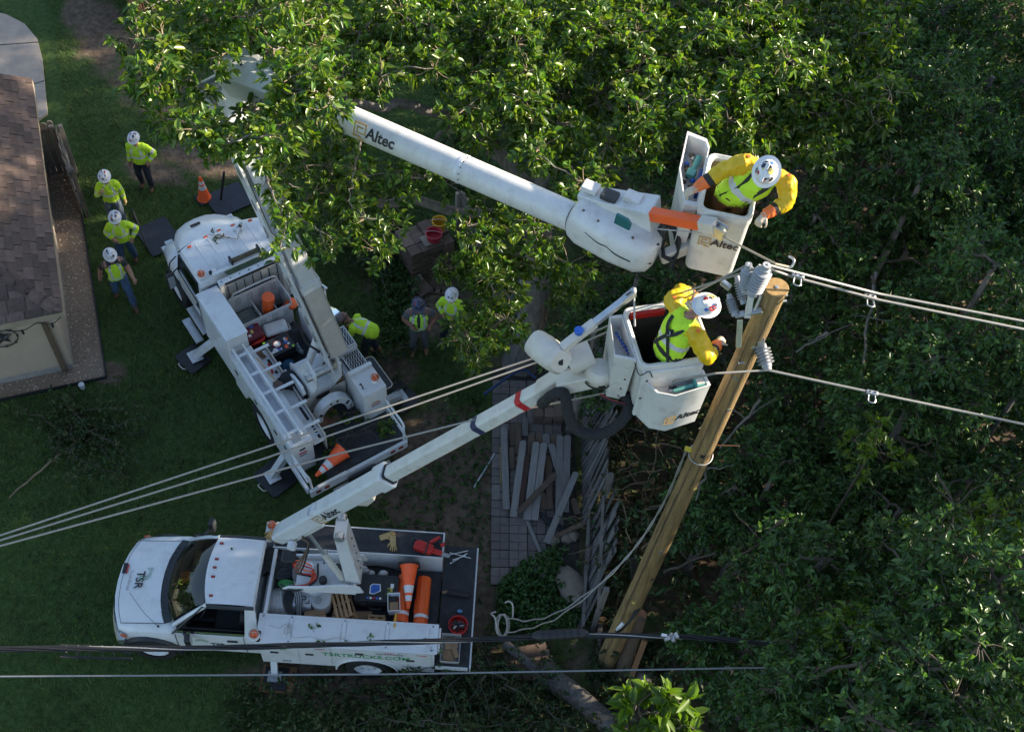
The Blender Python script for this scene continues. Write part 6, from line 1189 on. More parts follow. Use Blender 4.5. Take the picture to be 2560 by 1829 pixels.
# bed and bins
MB().box(-3.0, 1.25, -.6, .62, .94, 1.0).obj('bed_floor', M_LINER, BT)
MB().box(-3.02, -2.1, -1.06, .61, 1.001, 1.012).obj('tail_deck', M_LINER, BT)
MB().box(-2.0, -1.55, -.2, .32, 1.002, 1.03).obj('rust_plate', mat('rusty_plate', (.17, .085, .05), .85, var=.4, vscale=6), BT)
def perf(x0, x1, y0, y1, z0, z1, axis):
    b = MB().box(x0, x1, y0, y1, z0, z1).obj('bin_wall', M_WHITE, BT, bevel=.008); mb = MB()
    L = (y1-y0) if axis == 'y' else (x1-x0)
    for g in range(max(1, int(L/.26))):
        for i in range(4):
            for j in range(5):
                t = .06+g*.26+i*.035; z = z1-.10-j*.045
                if axis == 'y': mb.cbox((x0-.001, y0+t, z), (.004, .016, .018)); mb.cbox((x1+.001, y0+t, z), (.004, .016, .018))
                else: mb.cbox((x0+t, y0-.001, z), (.016, .004, .018)); mb.cbox((x0+t, y1+.001, z), (.016, .004, .018))
    mb.obj('perforations', M_DARK, b)['kind'] = 'stuff'; return b
perf(.60, .62, -.56, .52, 1.0, 1.62, 'y'); perf(1.14, 1.16, -.56, .52, 1.0, 1.86, 'y'); perf(.625, 1.135, .06, .08, 1.0, 1.58, 'x'); perf(.625, 1.135, -.28, -.26, 1.0, 1.58, 'x'); perf(.60, 1.16, -.58, -.562, 1.0, 1.8, 'x'); perf(.60, 1.16, .522, .54, 1.0, 1.58, 'x')
MB().tube(bez([(1.15, .53, 1.6), (1.15, .40, 1.92), (1.15, .30, 1.95), (1.15, -.45, 1.95), (1.15, -.57, 1.8)], 5), .02, 6).obj('bin_hoop', M_WHITE, BT)
# right side: stepped cabinet with treads and handrails
rc = MB().box(-1.62, .42, -1.06, -.62, .8, 1.62).obj('right_cabinet', M_WHITE, BT, bevel=.012)
rc2 = MB().box(-2.28, -1.63, -1.10, -.60, .85, 1.86).obj('rear_cabinet', M_WHITE, BT, bevel=.015); MB().box(-2.296, -2.281, -1.06, -.64, 1.02, 1.78).obj('cabinet_door', M_WHITE, rc2, bevel=.005)
for (z, w, h, m_) in ((1.52, .14, .035, M_GOLD), (1.47, .22, .02, M_REDP), (1.41, .18, .025, M_NAVY)): MB().box(-2.2995, -2.2965, -.84-w/2, -.84+w/2, z-h/2, z+h/2).obj('maker_decal', m_, rc2)
MB().tube(bez([(-2.12, -.68, 1.862), (-2.10, -.68, 1.92), (-2.02, -.68, 1.92), (-2.0, -.68, 1.862)], 4), .012, 6).obj('lid_handle', M_BLACK, rc2)
beacon(BT, (-2.05, -.98, 1.862), .075)
MB().box(-1.74, -1.66, -1.10, -.60, 1.87, 1.93).obj('grab_rail', M_WHITE, rc2, bevel=.008)
for a_ in ((-.61, .39, -1.04, -.65, 1.622, 1.628), (-1.15, -.67, -1.07, -.61, 1.901, 1.907), (-1.61, -1.19, -1.07, -.73, 1.622, 1.76)): MB().box(*a_).obj('tread_cavity_shade', M_DARK, BT)  # dark plates painted in as the shade of the cavity below the open treads
gripstrut(BT, -.62, .40, -1.05, -.64, 1.66); gripstrut(BT, -1.15, -.66, -1.08, -.60, 1.94); gripstrut(BT, -1.62, -1.18, -1.08, -.72, 1.80)
MB().box(-1.17, -.66, -1.09, -.59, 1.621, 1.90).obj('tread_support', M_WHITE, BT)
for y, x0, x1 in ((-.62, .30, -1.0), (-1.10, .05, .35)):
    MB().tube(bez([(x0, y, 1.64), (x0+.02, y, 2.3), (x0-.08, y, 2.42), ((x0+x1)/2, y, 2.30), (x1, y, 2.22), (x1-.04, y, 1.64)], 6), .02, 8).obj('handrail', M_WHITE, BT)
MB().tube(bez([(-.66, -.60, 1.95), (-.66, -.60, 2.38), (-.80, -.60, 2.42), (-1.1, -.60, 2.25), (-1.16, -.60, 1.8)], 5), .016, 7).obj('handrail', M_WHITE, BT)
# tail frame, steps, bumper
for s_ in (-1, 1):
    MB().tube(bez([(-2.30, s_*1.05, 1.42), (-2.9, s_*1.05, 1.44), (-3.03, s_*1.02, 1.38), (-3.05, s_*1.0, 1.0)], 5), .024, 8).obj('tail_rail', M_WHITE, BT); MB().tube([(-2.35, s_*1.05, 1.22), (-3.0, s_*1.04, 1.22)], .02, 8).obj('tail_rail', M_WHITE, BT); MB().box(-3.02, -2.3, s_*1.07-.03, s_*1.07+.03, .85, 1.0).obj('tail_sill', M_WHITE, BT)
    MB().tube([(-2.35, s_*1.05, 1.0), (-2.35, s_*1.05, 1.42)], .02, 7).obj('tail_rail', M_WHITE, BT)
MB().box(-3.10, -3.03, -1.06, 1.06, .78, .99).obj('rear_bumper', M_WHITE, BT, bevel=.01)
for y in (-.45, .45): gripstrut(BT, -3.32, -3.12, y-.16, y+.16, .72, name='rear_step', along='y')
for y in (-.9, -.72, .9, .72): MB().cbox((-3.106, y, .90), (.014, .10, .07)).obj('tail_lamp', M_REDLENS, BT, bevel=.004)
text('AXION 270', .075, M_INK, BT, frame((-3.12, .60, 1.06), (0, -1, 0), (.5, 0, .86)), 'tail_lettering'); MB().cbox((-3.09, .60, 1.05), (.06, .62, .10), (0, -.52, 0)).obj('tail_plate', M_WHITE2, BT, bevel=.01)
MB().prism([(-.30, -.28), (.30, -.28), (.30, .28), (-.30, .28)], -.02, .02, frame((-3.16, 0, .62), (0, 1, 0), (0, 0, 1))).obj('tow_plate', M_DARK, BT)
# boom rest: curved white cradle across the deck
arch = []
for a in np.linspace(0, PI, 11): arch.append((.42*math.cos(a), 1.02+.56*math.sin(a)))
arch2 = [(.27*math.cos(a), 1.02+.38*math.sin(a)) for a in np.linspace(PI, 0, 11)]
MB().prism([(y, z) for y, z in arch+arch2], -.09, .09, frame((-1.78, -.16, 0), (0, -1, 0), (0, 0, 1))).obj('boom_rest', M_WHITE, BT, bevel=.015)
for a, w in ((.6, .10), (1.35, .05), (1.75, .05), (2.6, .10)): MB().cbox((-1.78-.092, -.16-.345*math.cos(a), 1.02+.47*math.sin(a)), (.006, w, .06), (a-PI/2, 0, 0)).obj('rest_slot', M_DARK, BT)
MB().box(-1.52, -1.50, -.6, .34, 1.0, 1.46).obj('cross_panel', M_CREAM, BT)
# turntable, turret, booms
MB().box(-1.50, -.80, -.50, .34, 1.0, 1.30).obj('turntable_base', M_WHITE, BT, bevel=.02)
MB().lathe([(.36, 1.30), (.40, 1.32), (.40, 1.42), (.34, 1.44)], 28).obj('rotation_gear', M_DARK, BT, loc=(-1.15, -.10, 0))
for y in (-.34, .16): MB().prism([(-.72, 1.44), (-1.5, 1.44), (-1.95, 2.35), (-1.95, 2.75), (-1.62, 2.85), (-1.2, 2.1), (-.74, 1.7)], -.02, .02, Matrix.Translation((0, y, 0)) @ Matrix.Rotation(PI/2, 4, 'X')).obj('turret_cheek', M_WHITE, BT, bevel=.01)
MB().box(-1.52, -.75, -.32, .14, 1.45, 1.62).obj('turret_floor', M_WHITE, BT)
r0, r1 = bw(838, 868, 2.9), bw(548, 205, 9.35)
def lb(t, w, h, c=.03, off=(0, 0)):
    d = (r1-r0).normalized(); sdv = d.cross(Vector((1, 0, 0))).normalized(); uv = sdv.cross(d); p = r0.lerp(r1, t)+sdv*off[0]+uv*off[1]
    return [p+sdv*a+uv*b for a, b in ((-w/2+c, -h/2), (w/2-c, -h/2), (w/2, -h/2+c), (w/2, h/2-c), (w/2-c, h/2), (-w/2+c, h/2), (-w/2, h/2-c), (-w/2, -h/2+c))]
MB().loft([lb(0, .36, .40), lb(.30, .36, .40)]).obj('lower_boom', M_CREAM, BT, bevel=.008); MB().loft([lb(.295, .40, .44), lb(.325, .40, .44)]).obj('lower_boom_collar', M_WHITE, BT, bevel=.01); MB().loft([lb(.30, .33, .37), lb(1.0, .33, .37)]).obj('lower_boom_upper', M_WHITE, BT, bevel=.008)
mb = MB(); d_ = (r1-r0).normalized(); sdv = d_.cross(Vector((1, 0, 0))).normalized(); uv = sdv.cross(d_)
s_left = 1 if sdv.y > 0 else -1
pl = []
for t, w0, w1 in ((-.08, -.16, .10), (.0, -.26, .16), (.25, -.24, .18), (.6, -.20, .18), (.98, -.18, .18)):
    q = r0.lerp(r1, t)+sdv*s_left*.255; pl.append([q+uv*w0+sdv*.02, q+uv*w1+sdv*.02, q+uv*w1-sdv*.02, q+uv*w0-sdv*.02])
side = MB().loft(pl).obj('compensation_link', M_WHITE, BT, bevel=.008)
for t in (.02, .09, .17, .25, .34, .44, .54, .64, .75):
    M = frame(r0.lerp(r1, t)+sdv*s_left*.279-uv*.03, d_, uv); M2 = M @ Matrix.Diagonal((1.7, .55, 1, 1)) if (M.col[2].xyz.dot(sdv*s_left) > 0) else M @ Matrix.Diagonal((1.7, .55, -1, 1))
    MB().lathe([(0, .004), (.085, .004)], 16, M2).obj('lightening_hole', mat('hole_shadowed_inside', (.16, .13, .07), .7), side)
for t in (.05, .13, .21, .3, .4, .5): MB().ell(r0.lerp(r1, t)+sdv*s_left*.28+uv*.12, .014, 6, 4).obj('bolt', M_DARK, side)
MB().tube([Vector((-1.78, -.42, 2.55)), Vector((-1.78, .30, 2.55))], .09, 14).obj('boom_pin', M_STEEL, BT)
MB().tube([Vector((-1.0, -.08, 1.7)), r0.lerp(r1, .13)], .08, 12).obj('lift_cylinder', M_WHITE, BT)
for k, (p, q) in enumerate((((-1.62, -.30, 2.7), (-1.42, -.44, 2.62)), ((-1.86, -.26, 2.58), (-1.72, -.42, 2.52)))):
    hk = MB().tube(bez([p, Vector(p).lerp(Vector(q), .5)+Vector((0, 0, .10)), q], 5), .035, 8).obj('tie_down_hook', mat('yellow_black_hook', (.5, .42, .28), .5, var=.5, vscale=20), BT); MB().lathe([(.05, -.02), (.05, .02), (0, .02)], 12).obj('hook_pad', M_DARK, hk, loc=q)
MB().box(-1.45, -1.05, -.58, -.36, 1.5, 1.72).obj('valve_bank', M_BLACK, BT, bevel=.02)
for k in range(4): MB().tube(bez([Vector((-1.1-.08*k, -.45, 1.7)), Vector((-1.25-.05*k, -.38, 2.0)), Vector((-1.5, -.2, 2.3)), r0+Vector((0, .02*k, -.1))], 5), .014, 6).obj('hydraulic_hose', M_BLACK, BT)
MB().tube(bez([r0.lerp(r1, .02)+sdv*s_left*.30, r0.lerp(r1, .10)+sdv*s_left*.45, r0.lerp(r1, .22)+sdv*s_left*.36], 6), .022, 7).obj('hydraulic_hose', M_BLACK, BT)
# second lift link with white rounded shroud
MB().prism([(-.66, 1.45), (-.9, 1.30), (-1.36, 1.34), (-1.55, 1.7), (-1.45, 1.86), (-1.1, 1.78)], -.03, .03, Matrix.Translation((0, .27, 0)) @ Matrix.Rotation(PI/2, 4, 'X')).obj('turret_shroud', M_WHITE, BT, bevel=.015)
# elbow and upper boom
u0, u1 = bw(612, 186, 9.75), bw(1432, 543, 10.4); ud = (u1-u0).normalized(); us = ud.cross(Vector((0, 0, 1))).normalized(); uu = us.cross(ud)
def U(t, s_=0, u_=0): return u0.lerp(u1, t)+us*s_+uu*u_
el = [U(-.02, a, b) for a, b in ((-.30, -.25), (.26, -.25), (.30, .12), (.14, .27), (-.20, .27), (-.34, .1))]; el2 = [U(.13, a, b) for a, b in ((-.24, -.2), (.22, -.2), (.24, .1), (.12, .22), (-.16, .22), (-.26, .1))]; el0 = [U(-.075, a, b) for a, b in ((-.2, -.2), (.18, -.2), (.2, .06), (.1, .14), (-.12, .14), (-.2, .05))]
elb = MB().loft([el0, el, el2]).obj('elbow_housing', M_WHITE, BT, bevel=.02)
for p in (U(.02, .1, .27), U(.07, .02, .26)): MB().ell(p, .02, 8, 5).obj('bolt', M_DARK, elb)
MB().tube([r1-sdv*.3, r1+sdv*.3], .12, 16).obj('elbow_pin', M_STEEL, BT)
MB().beam(r0.lerp(r1, .93), U(.0, 0, -.1), .34, .34).obj('elbow_link', M_WHITE, BT, bevel=.02)
MB().beam(r0.lerp(r1, .78)+sdv*s_left*.1, U(-.05, -.2, -.1), .07, .07).obj('elbow_strut', M_CREAM, BT)
MB().tube([U(.08), U(.72), U(1.0)], [.195, .182, .178], 32).obj('upper_boom', M_WHITE2, BT, ang=60)
MB().tube([U(.69), U(.70)], .188, 32).obj('boom_joint', M_WHITE, BT)
mb = MB()
for k in range(14): a = 2*PI*k/14; mb.ell(U(.705, .185*math.cos(a), .185*math.sin(a)), .009, 6, 4)
mb.obj('rivets', M_DARK, BT)['kind'] = 'stuff'
# lettering on the side facing the drone: wrap by tilting towards the camera
vdir = (BI @ Vector((0, 0, CAM_H)))-U(.33); vdir = (vdir-ud*vdir.dot(ud)).normalized(); side_ = ud.cross(vdir).normalized()
nrm = (vdir*.96-(-side_ if side_.z > 0 else side_)*0).normalized(); upv = nrm.cross(ud).normalized()
nr2 = (nrm*.93-upv*.36).normalized(); up2 = nr2.cross(ud).normalized()
logo(BT, frame(U(.455)+nr2*.1885, ud, up2), .21)
# knuckle: moulded cover, side housing, orange jib, hoses
kn = []
for t, w, h in ((-.03, .40, .40), (.02, .48, .46), (.12, .54, .52), (.55, .56, .54), (.85, .52, .50), (.97, .40, .42), (1.0, .26, .30)):
    c0 = bw(1440, 538, 10.42).lerp(bw(1640, 640, 10.35), t); dv = (bw(1640, 640, 10.35)-bw(1440, 538, 10.42)).normalized(); s1 = dv.cross(Vector((0, 0, 1))).normalized(); u1_ = s1.cross(dv); kn.append([c0+s1*x+u1_*y for x, y in rrect(w, h, .17, 4)])
kc = MB().loft(kn).obj('knuckle_cover', M_WHITE2, BT, ang=60)
kd = dv; ks = s1; ku = u1_
def Kp(t, a, b): return bw(1440, 538, 10.42).lerp(bw(1640, 640, 10.35), t)+ks*a+ku*b
sl = -1 if (ks @ (BI.to_3x3() @ Vector((0, 1, 0)))) > 0 else 1      # sign of the side away from the camera
ns = -1 if (ks @ (BI.to_3x3() @ Vector((0, 1, 0)))) > 0 else 1
mb = MB(); mb.tube(bez([Kp(.22, ns*.262, .12), Kp(.4, ns*.277, .07), Kp(.5, ns*.276, .08), Kp(.62, ns*.279, .03), Kp(.8, ns*.268, .02)], 4), .009, 5); mb.obj('crack', M_BLACK, kc)
for t, a in ((.1, .1), (.3, .14), (.72, .13), (.15, -.12), (.6, -.1)): MB().ell(Kp(t, a, .258), .018, 8, 4).obj('rusty_bolt', M_TRIM, kc)
q = [Kp(-.03, -sl*-.24, .12), Kp(1.02, -sl*-.26, .20)]
far = BI.to_3x3() @ Vector((.28, .96, 0))
h0, h1 = bw(1450, 490, 10.55), bw(1640, 535, 10.75)
hd = (h1-h0).normalized(); hs = hd.cross(Vector((0, 0, 1))).normalized(); hu = hs.cross(hd)
MB().loft([[h0+hs*a+hu*b for a, b in ((-.08, -.08), (.08, -.08), (.08, .08), (-.08, .08))], [h0.lerp(h1, .35)+hs*a+hu*b for a, b in ((-.13, -.16), (.14, -.16), (.14, .12), (-.13, .12))], [h1+hs*a+hu*b for a, b in ((-.17, -.26), (.17, -.26), (.17, .15), (-.17, .15))]]).obj('jib_housing', M_WHITE2, BT, bevel=.02)
for k in range(3): MB().cbox(h0.lerp(h1, .15+.28*k)+hu*.16+hs*(-.02 if k != 1 else .04), (.2, .16, .07), (0, 0, math.atan2(hd.y, hd.x))).obj('instrument_box', M_WHITE2 if k != 1 else M_DARK, BT, bevel=.015)
o0, o1 = bw(1628, 535, 10.85), bw(1760, 560, 11.05)
MB().beam(o0, o1, .12, .13).obj('jib_beam', M_ORANGE, BT, bevel=.008)
ox = (o1-o0).normalized(); MB().beam(o1-ox*.05, o1+ox*.14, .14, .15).obj('jib_head', M_CREAM, BT, bevel=.01)
for s_ in (-1, 1): MB().beam(o1+ox*.08+hs*s_*.05, o1+ox*.26-hu*.10+hs*s_*.05, .02, .16).obj('sheave_cheek', M_STEEL, BT, bevel=.015)
MB().tube([o1+ox*.2-hs*.04-hu*.06, o1+ox*.2+hs*.04-hu*.06], .06, 14).obj('sheave', M_ALU, BT)
MB().prism([(-.10, -.07), (.10, -.07), (.10, .03), (.05, .08), (-.10, .08)], -.02, .02, frame(bw(1558, 555, 10.85), kd, (0, 0, 1))).obj('teal_guard', mat('teal_guard', (.015, .12, .13), .5), BT, bevel=.006)
for k in range(7): MB().tube(bez([bw(1655, 640-3*k, 10.3), bw(1685, 650-5*k, 10.25), bw(1698-2*k, 600-3*k, 10.45), bw(1680-3*k, 560, 10.6), bw(1655, 545+3*k, 10.65)], 6), .020, 6).obj('control_hose', M_BLACK, BT)
MB().tube([bw(1640, 572, 10.75), bw(1755, 582, 10.95)], .008, 6).obj('winch_rope', M_ROPE, BT)
MB().beam(bw(1650, 645, 10.2), bw(1760, 600, 10.4), .12, .16).obj('bucket_bracket', M_CREAM, BT, bevel=.02)
bk2, F2 = bucket(BT, BI, (2.26, 9.62), RAD(-9), .62, .92, 10.12, 11.18, liner=mat('tan_liner', (.30, .21, .12), .7, var=.2), tap=.9)
tray(bk2, F2, [(-.31, -.36), (-.31, .60), (-.36, .72), (-.60, .78), (-.60, .16), (-.46, -.36)], 10.1, 11.12, .82, inz=10.86)
logo(bk2, frame(F2 @ Vector((.03, -.452, 10.68)), F2.to_3x3() @ Vector((1, 0, 0)), F2.to_3x3() @ Vector((0, -.03, 1))), .15)
# outriggers
def outrigger(p, q, nm):
    o = MB().beam(p, q, .16, .13).obj('outrigger_leg', M_WHITE, BT, bevel=.012); MB().beam(Vector(p).lerp(Vector(q), .55), q, .11, .09).obj('inner_leg', M_STEEL, o); MB().cbox(Vector(q)+Vector((0, 0, -.02)), (.30, .26, .035)).obj('outrigger_foot', M_WHITE, o, bevel=.01)
outrigger((1.05, .85, 1.0), (1.52, 1.36, .12), 'L'); outrigger((-2.0, .85, 1.0), (-1.9, 1.34, .12), 'L'); outrigger((-2.0, -.85, .9), (-1.6, -1.75, .12), 'R'); outrigger((1.05, -.85, 1.0), (1.3, -1.5, .12), 'R')
for (x, y, w, lab) in ((1.52, 1.42, .62, 'black pad with rope handle under the left front outrigger'), (-1.93, 1.30, .72, 'large black pad under the left rear outrigger'), (-1.62, -1.78, .66, 'black pad with rope handle under the right rear outrigger')):
    t = thing('outrigger_pad', lab, 'pad', B3(x, y, .0), BR+.2); MB().prism(rrect(w, w*.85, .08), .01, .06).obj('pad', M_BLACKPL, t, bevel=.01); MB().tube(bez([(-.1, w*.42, .04), (-.08, w*.5, .06), (.08, w*.5, .06), (.1, w*.42, .04)], 5), .012, 6).obj('rope_handle', M_CREAM, t)
for (px, py, w, h, rz, lab) in ((398, 592, .75, .95, 40, 'dark ground mat left of the big truck hood'), (572, 500, .9, .8, 40, 'dark ground mat in front of the big truck hood')):
    tag(MB().prism(rrect(w, h, .05), 0, .03).obj('ground_mat', mat('mat_rubber', (.03, .035, .048), .8, var=.2), loc=at(px, py, .02), rot=(0, 0, RAD(rz)), bevel=.006), lab, 'mat')
for (a, b, lab) in (((330, 525), (372, 625), 'black strap post standing on the lawn left of the big truck hood'), ((560, 430), (552, 500), 'thin black pole in front of the big truck under the tree')):
    tag(MB().tube([at(*b, .03), at(*a, .03 if a[0] < 400 else .9)], .028, 8).obj('black_pole', M_BLACK), lab, 'pole')
fs = thing('folding_step', 'black rounded folding step hanging off the right side of the big truck', 'step', B3(-1.35, -1.42, .85), BR); MB().prism(rrect(.85, .20, .08), 0, .05).obj('step', M_BLACKPL, fs, bevel=.01); MB().tube([(x*1.02, y*1.04, .05) for x, y in rrect(.85, .20, .08)]+[((.85/2)*1.02, .02, .05)], .01, 5).obj('rim', M_CREAM, fs); MB().beam((0, .1, .02), (0, .42, .05), .3, .03).obj('bracket', M_DARK, fs)
# ------------------------------------------------ cargo of the big truck
ot = thing('orange_canister', 'tall orange canister standing in the white bins behind the cab', 'canister', B3(.86, -.10, 1.05), BR); ot.rotation_euler = (RAD(4), RAD(-8), BR)
MB().lathe([(0, 0), (.115, 0), (.115, .86), (.105, .87), (0, .87)], 26).obj('body', M_ORANGE, ot); MB().lathe([(.125, .80), (.128, .88), (.118, .91), (0, .915)], 26).obj('cap', M_ORANGE, ot); MB().tube(bez([(.02, .12, .62), (.06, .13, .3), (-.02, .125, .25), (-.05, .12, .55)], 5), .006, 5).obj('strap', M_WHITE, ot)
o2 = thing('orange_canister', 'second orange canister half hidden behind the lower boom', 'canister', B3(.88, -.42, 1.05), BR+.3); o2.rotation_euler = (RAD(20), RAD(-25), BR); MB().lathe([(0, 0), (.11, 0), (.11, .55), (0, .57)], 22).obj('body', M_ORANGE, o2); MB().lathe([(.118, .5), (.118, .58), (0, .59)], 22).obj('cap', M_ORANGE, o2)
M_DKRED = mat('maroon_plastic', (.15, .012, .018), .45, var=.15)
tot = case('dark red tote covered in stickers beside the white cabinet', B3(.45, .40, 1.02), (.36, .40, .48), BR, M_DKRED, 'red_tote', 'tote', 3, ((-.2, .2, .06, .06, M_WHP), (.15, .25, .07, .05, M_REDP), (.3, -.1, .05, .09, M_BLUEP), (0, 0, .09, .05, M_YELP)))
gt = case('grey lidded tote in the bin next to the cab bulkhead', B3(.88, .30, 1.02), (.36, .36, .42), BR, mat('grey_tote', (.14, .16, .15), .5, var=.2), 'grey_tote', 'tote', 3)
carton('cardboard carton with printed square in the white bin', B3(.84, .0+.0, 1.04), (.22, .16, .26), (0, 0, BR+.2))
ic2 = thing('ice_chest', 'red ice chest with white lid in the big truck bed', 'cooler', B3(.40, -.08, 1.02), BR+RAD(80)); MB().loft([[Vector((x*.9, y*.9, 0)) for x, y in rrect(.46, .30, .05)], [Vector((x, y, .30)) for x, y in rrect(.46, .30, .05)]]).obj('body', mat('cooler_red', (.42, .012, .03), .4, var=.1), ic2); MB().loft([[Vector((x*1.03, y*1.03, .302)) for x, y in rrect(.46, .30, .05)], [Vector((x*1.04, y*1.04, .345)) for x, y in rrect(.46, .30, .05)], [Vector((x*.9, y*.86, .375)) for x, y in rrect(.46, .30, .05)]]).obj('lid', M_WHITE2, ic2, bevel=.008); MB().tube(bez([(-.235, -.08, .25), (-.28, -.06, .24), (-.28, .06, .24), (-.235, .08, .25)], 4), .012, 6).obj('handle', M_WHITE2, ic2)
M_LIME = mat('lime_clip', (.35, .75, .05), .5)
bx = case('black tool chest plastered with round stickers behind the ice chest', B3(-.02, .07, 1.02), (.42, .56, .36), BR, M_BLACKPL, stick=((.1, -.3, .10, .05, M_WHP), (-.3, .25, .05, .3, M_WHP), (.42, .42, .04, .05, M_LIME), (-.42, -.42, .05, .04, M_LIME), (-.38, .42, .05, .05, M_LIME), (-.3, -.2, .09, .06, M_ORANGE)))
for x, y, r, mm in ((.02, .02, .085, M_REDP), (.02, .02, .07, M_WHP), (-.02, -.14, .035, M_BLUEP), (-.08, -.18, .03, M_WHP), (.04, -.2, .03, M_ORANGE), (-.10, .12, .05, M_WHP), (-.12, .04, .035, M_BLUEP)): MB().lathe([(r, 0), (r, .004), (0, .004)], 18).obj('sticker', mm, bx, loc=(x, y, .368+(.003 if mm is M_WHP else 0)))
def bag(label, loc, r, m, name='tool_bag', cat='bag', sc=(1, 1, .8)):
    bm = bmesh.new(); bmesh.ops.create_icosphere(bm, subdivisions=3, radius=1); s0 = random.uniform(0, 60)
    for v in bm.verts:
        n_ = mnoise.noise(v.co*2.2+Vector((s0, 0, 0)))*.25; v.co *= 1+n_; v.co.x *= r*sc[0]; v.co.y *= r*sc[1]; v.co.z = max(-r*.6, v.co.z*r*sc[2])
    me = bpy.data.meshes.new(name); bm.to_mesh(me); bm.free(); me.materials.append(m); me.polygons.foreach_set('use_smooth', [True]*len(me.polygons)); o = bpy.data.objects.new(name, me); COL.objects.link(o); o.location = loc; return tag(o, label, cat)
bag('blue cloth bag in front of the turret on the big truck', B3(-.46, .10, 1.16), .16, mat('blue_cloth', (.01, .06, .12), .8, var=.2), 'cloth_bag')
bag('black canvas tool bag beside the turret', B3(-1.02, .28, 1.52), .22, mat('black_canvas', (.02, .022, .027), .85, var=.3, bump=.4), sc=(1.2, .9, .8))
bag('rust red pouch under the blue bag', B3(-.42, .24, 1.1), .12, mat('rust_cloth', (.16, .04, .02), .8, var=.2), 'pouch', 'pouch')
for k in range(3): tag(MB().lathe([(0, 0), (.04, 0), (.04, .16), (.015, .20), (.015, .23), (0, .23)], 12).obj('water_bottle', mat('clear_bottle', (.45, .52, .55), .15, var=.1), loc=B3(-.08-.06*k, -.28-.02*k, 1.02), rot=(.2*k, .1, 0)), ['left', 'middle', 'right'][k]+' plastic water bottle beside the stickered black chest', 'bottle')
slat_crate('wooden slatted crate beside the turret on the big truck', B3(-1.30, -.50, 1.30), (.34, .30, .22), (RAD(12), RAD(14), BR+.1), 4)
cone('traffic cone lying on the tail deck of the big truck', B3(-2.72, .12, 1.20), (RAD(-97), 0, BR+RAD(14)), .74, .17)
cone('upright traffic cone standing in front of the big truck hood', at(512, 497, 0), (0, 0, .7), .72, .15)
sh = thing('shovel', 'shovel with rusty blade lying in the left rack tray', 'shovel', B3(-1.0, .70, 1.76), BR); MB().tube([(.62, -.02, .05), (-.02, -.08, .03)], .016, 7).obj('shaft', M_WOOD, sh); MB().loft([[Vector((-.02, -.13, .02)), Vector((-.02, -.08, .0)), Vector((-.02, -.03, .02))], [Vector((-.12, -.18, .03)), Vector((-.12, -.08, 0)), Vector((-.12, .02, .03))], [Vector((-.24, -.15, .04)), Vector((-.25, -.08, .015)), Vector((-.24, -.01, .04))], [Vector((-.30, -.09, .04)), Vector((-.31, -.08, .035)), Vector((-.30, -.07, .04))]], closed=False, caps=False).obj('blade', mat('rusty_steel', (.13, .08, .06), .6, .4, var=.3), sh)
tag(MB().beam(B3(-.36, .46, 1.45), B3(-.62, .50, 1.45), .05, .02).obj('red_handle_tool', M_RED, bevel=.006), 'red handled tool lying on the left inner shelf', 'tool')
tag(MB().loft([[B3(.0, .45, 1.44), B3(.0, .56, 1.44)], [B3(-.22, .42, 1.46), B3(-.22, .52, 1.46)]], closed=False, caps=False).obj('rusty_plate', mat('rusty_plate', (.17, .085, .05)), smooth=False), 'flat rusty plate on the shelf behind the tall cabinet', 'plate')
tag(MB().ell((0, 0, 0), (.09, .03, .02), 8, 5).obj('blue_glove', mat('blue_film', (.12, .30, .5)), loc=B3(-1.62, .24, 1.04)), 'small blue glove lying on the dark bed by the boom rest', 'glove')
pb = raw('plastic_sheet', [tuple(B3(-.62+.5*u+.02*math.sin(9*v), -.58-.55*v, 1.97+.10*math.sin(3*u+1)*v+.05*math.sin(7*v+2*u))) for v in np.linspace(0, 1, 8) for u in np.linspace(0, 1, 8)], [(j*8+i, j*8+i+1, (j+1)*8+i+1, (j+1)*8+i) for j in range(7) for i in range(7)], glass('plastic_film', (.55, .5, .42), .25), smooth=True); tag(pb, 'crumpled clear plastic sheet draped over the step treads', 'plastic sheet')
# sprigs on the cab roof and cut branches on the tail deck
mb = MB()
for a, b in (((2.35, .10), (2.02, -.20)), ((2.02, -.20), (2.40, -.50)), ((2.15, -.1), (2.45, .25))): limb(mb, B3(*a, 2.38), B3(*b, 2.39), .008, .005, 0, 4, 5, .1)
tag(mb.obj('twig', M_TWIG), 'forked bare twig lying on the big truck cab roof', 'twig')
sprig('left leaf sprig on the big truck cab roof', B3(2.36, .16, 2.36), 26, .075, M_LEAF3, .22); sprig('right leaf sprig on the big truck cab roof', B3(2.34, -.36, 2.36), 22, .075, M_LEAF3, .18); sprig('lower leaf sprig on the big truck cab roof', B3(2.18, .16, 2.37), 12, .07, M_LEAF3, .12)
mb = MB(); T = []
for k in range(16): p = B3(-2.3+random.uniform(-.3, .35), -.35+random.uniform(-.3, .25), 1.06+random.uniform(0, .15)); a = random.uniform(0, 6.3); limb(mb, p, p+Vector((math.cos(a)*.45, math.sin(a)*.45, .08)), .010, .003, .02, 5, 5, .2)
tag(mb.obj('cut_twigs', M_TWIGD), 'tangle of cut twigs on the dark tail deck of the big truck', 'twigs', kind='stuff')
for k, (x, y, n) in enumerate(((-2.15, -.55, 22), (-2.0, -.2, 18), (-2.55, -.85, 26), (-2.75, -.8, 20), (-2.35, .15, 12), (-2.6, .3, 8), (-2.2, .35, 14))): sprig(['leafy clipping by the rear cabinet', 'leafy clipping at the boom rest', 'largest leafy clipping by the right tail rail', 'leafy clipping over the right rear step', 'small clipping in the middle of the tail deck', 'single leaves beside the lying cone', 'yellowish clipping on the rusty plate'][k]+' of the big truck', B3(x, y, 1.06), n*2, .12, M_LEAF, .2)
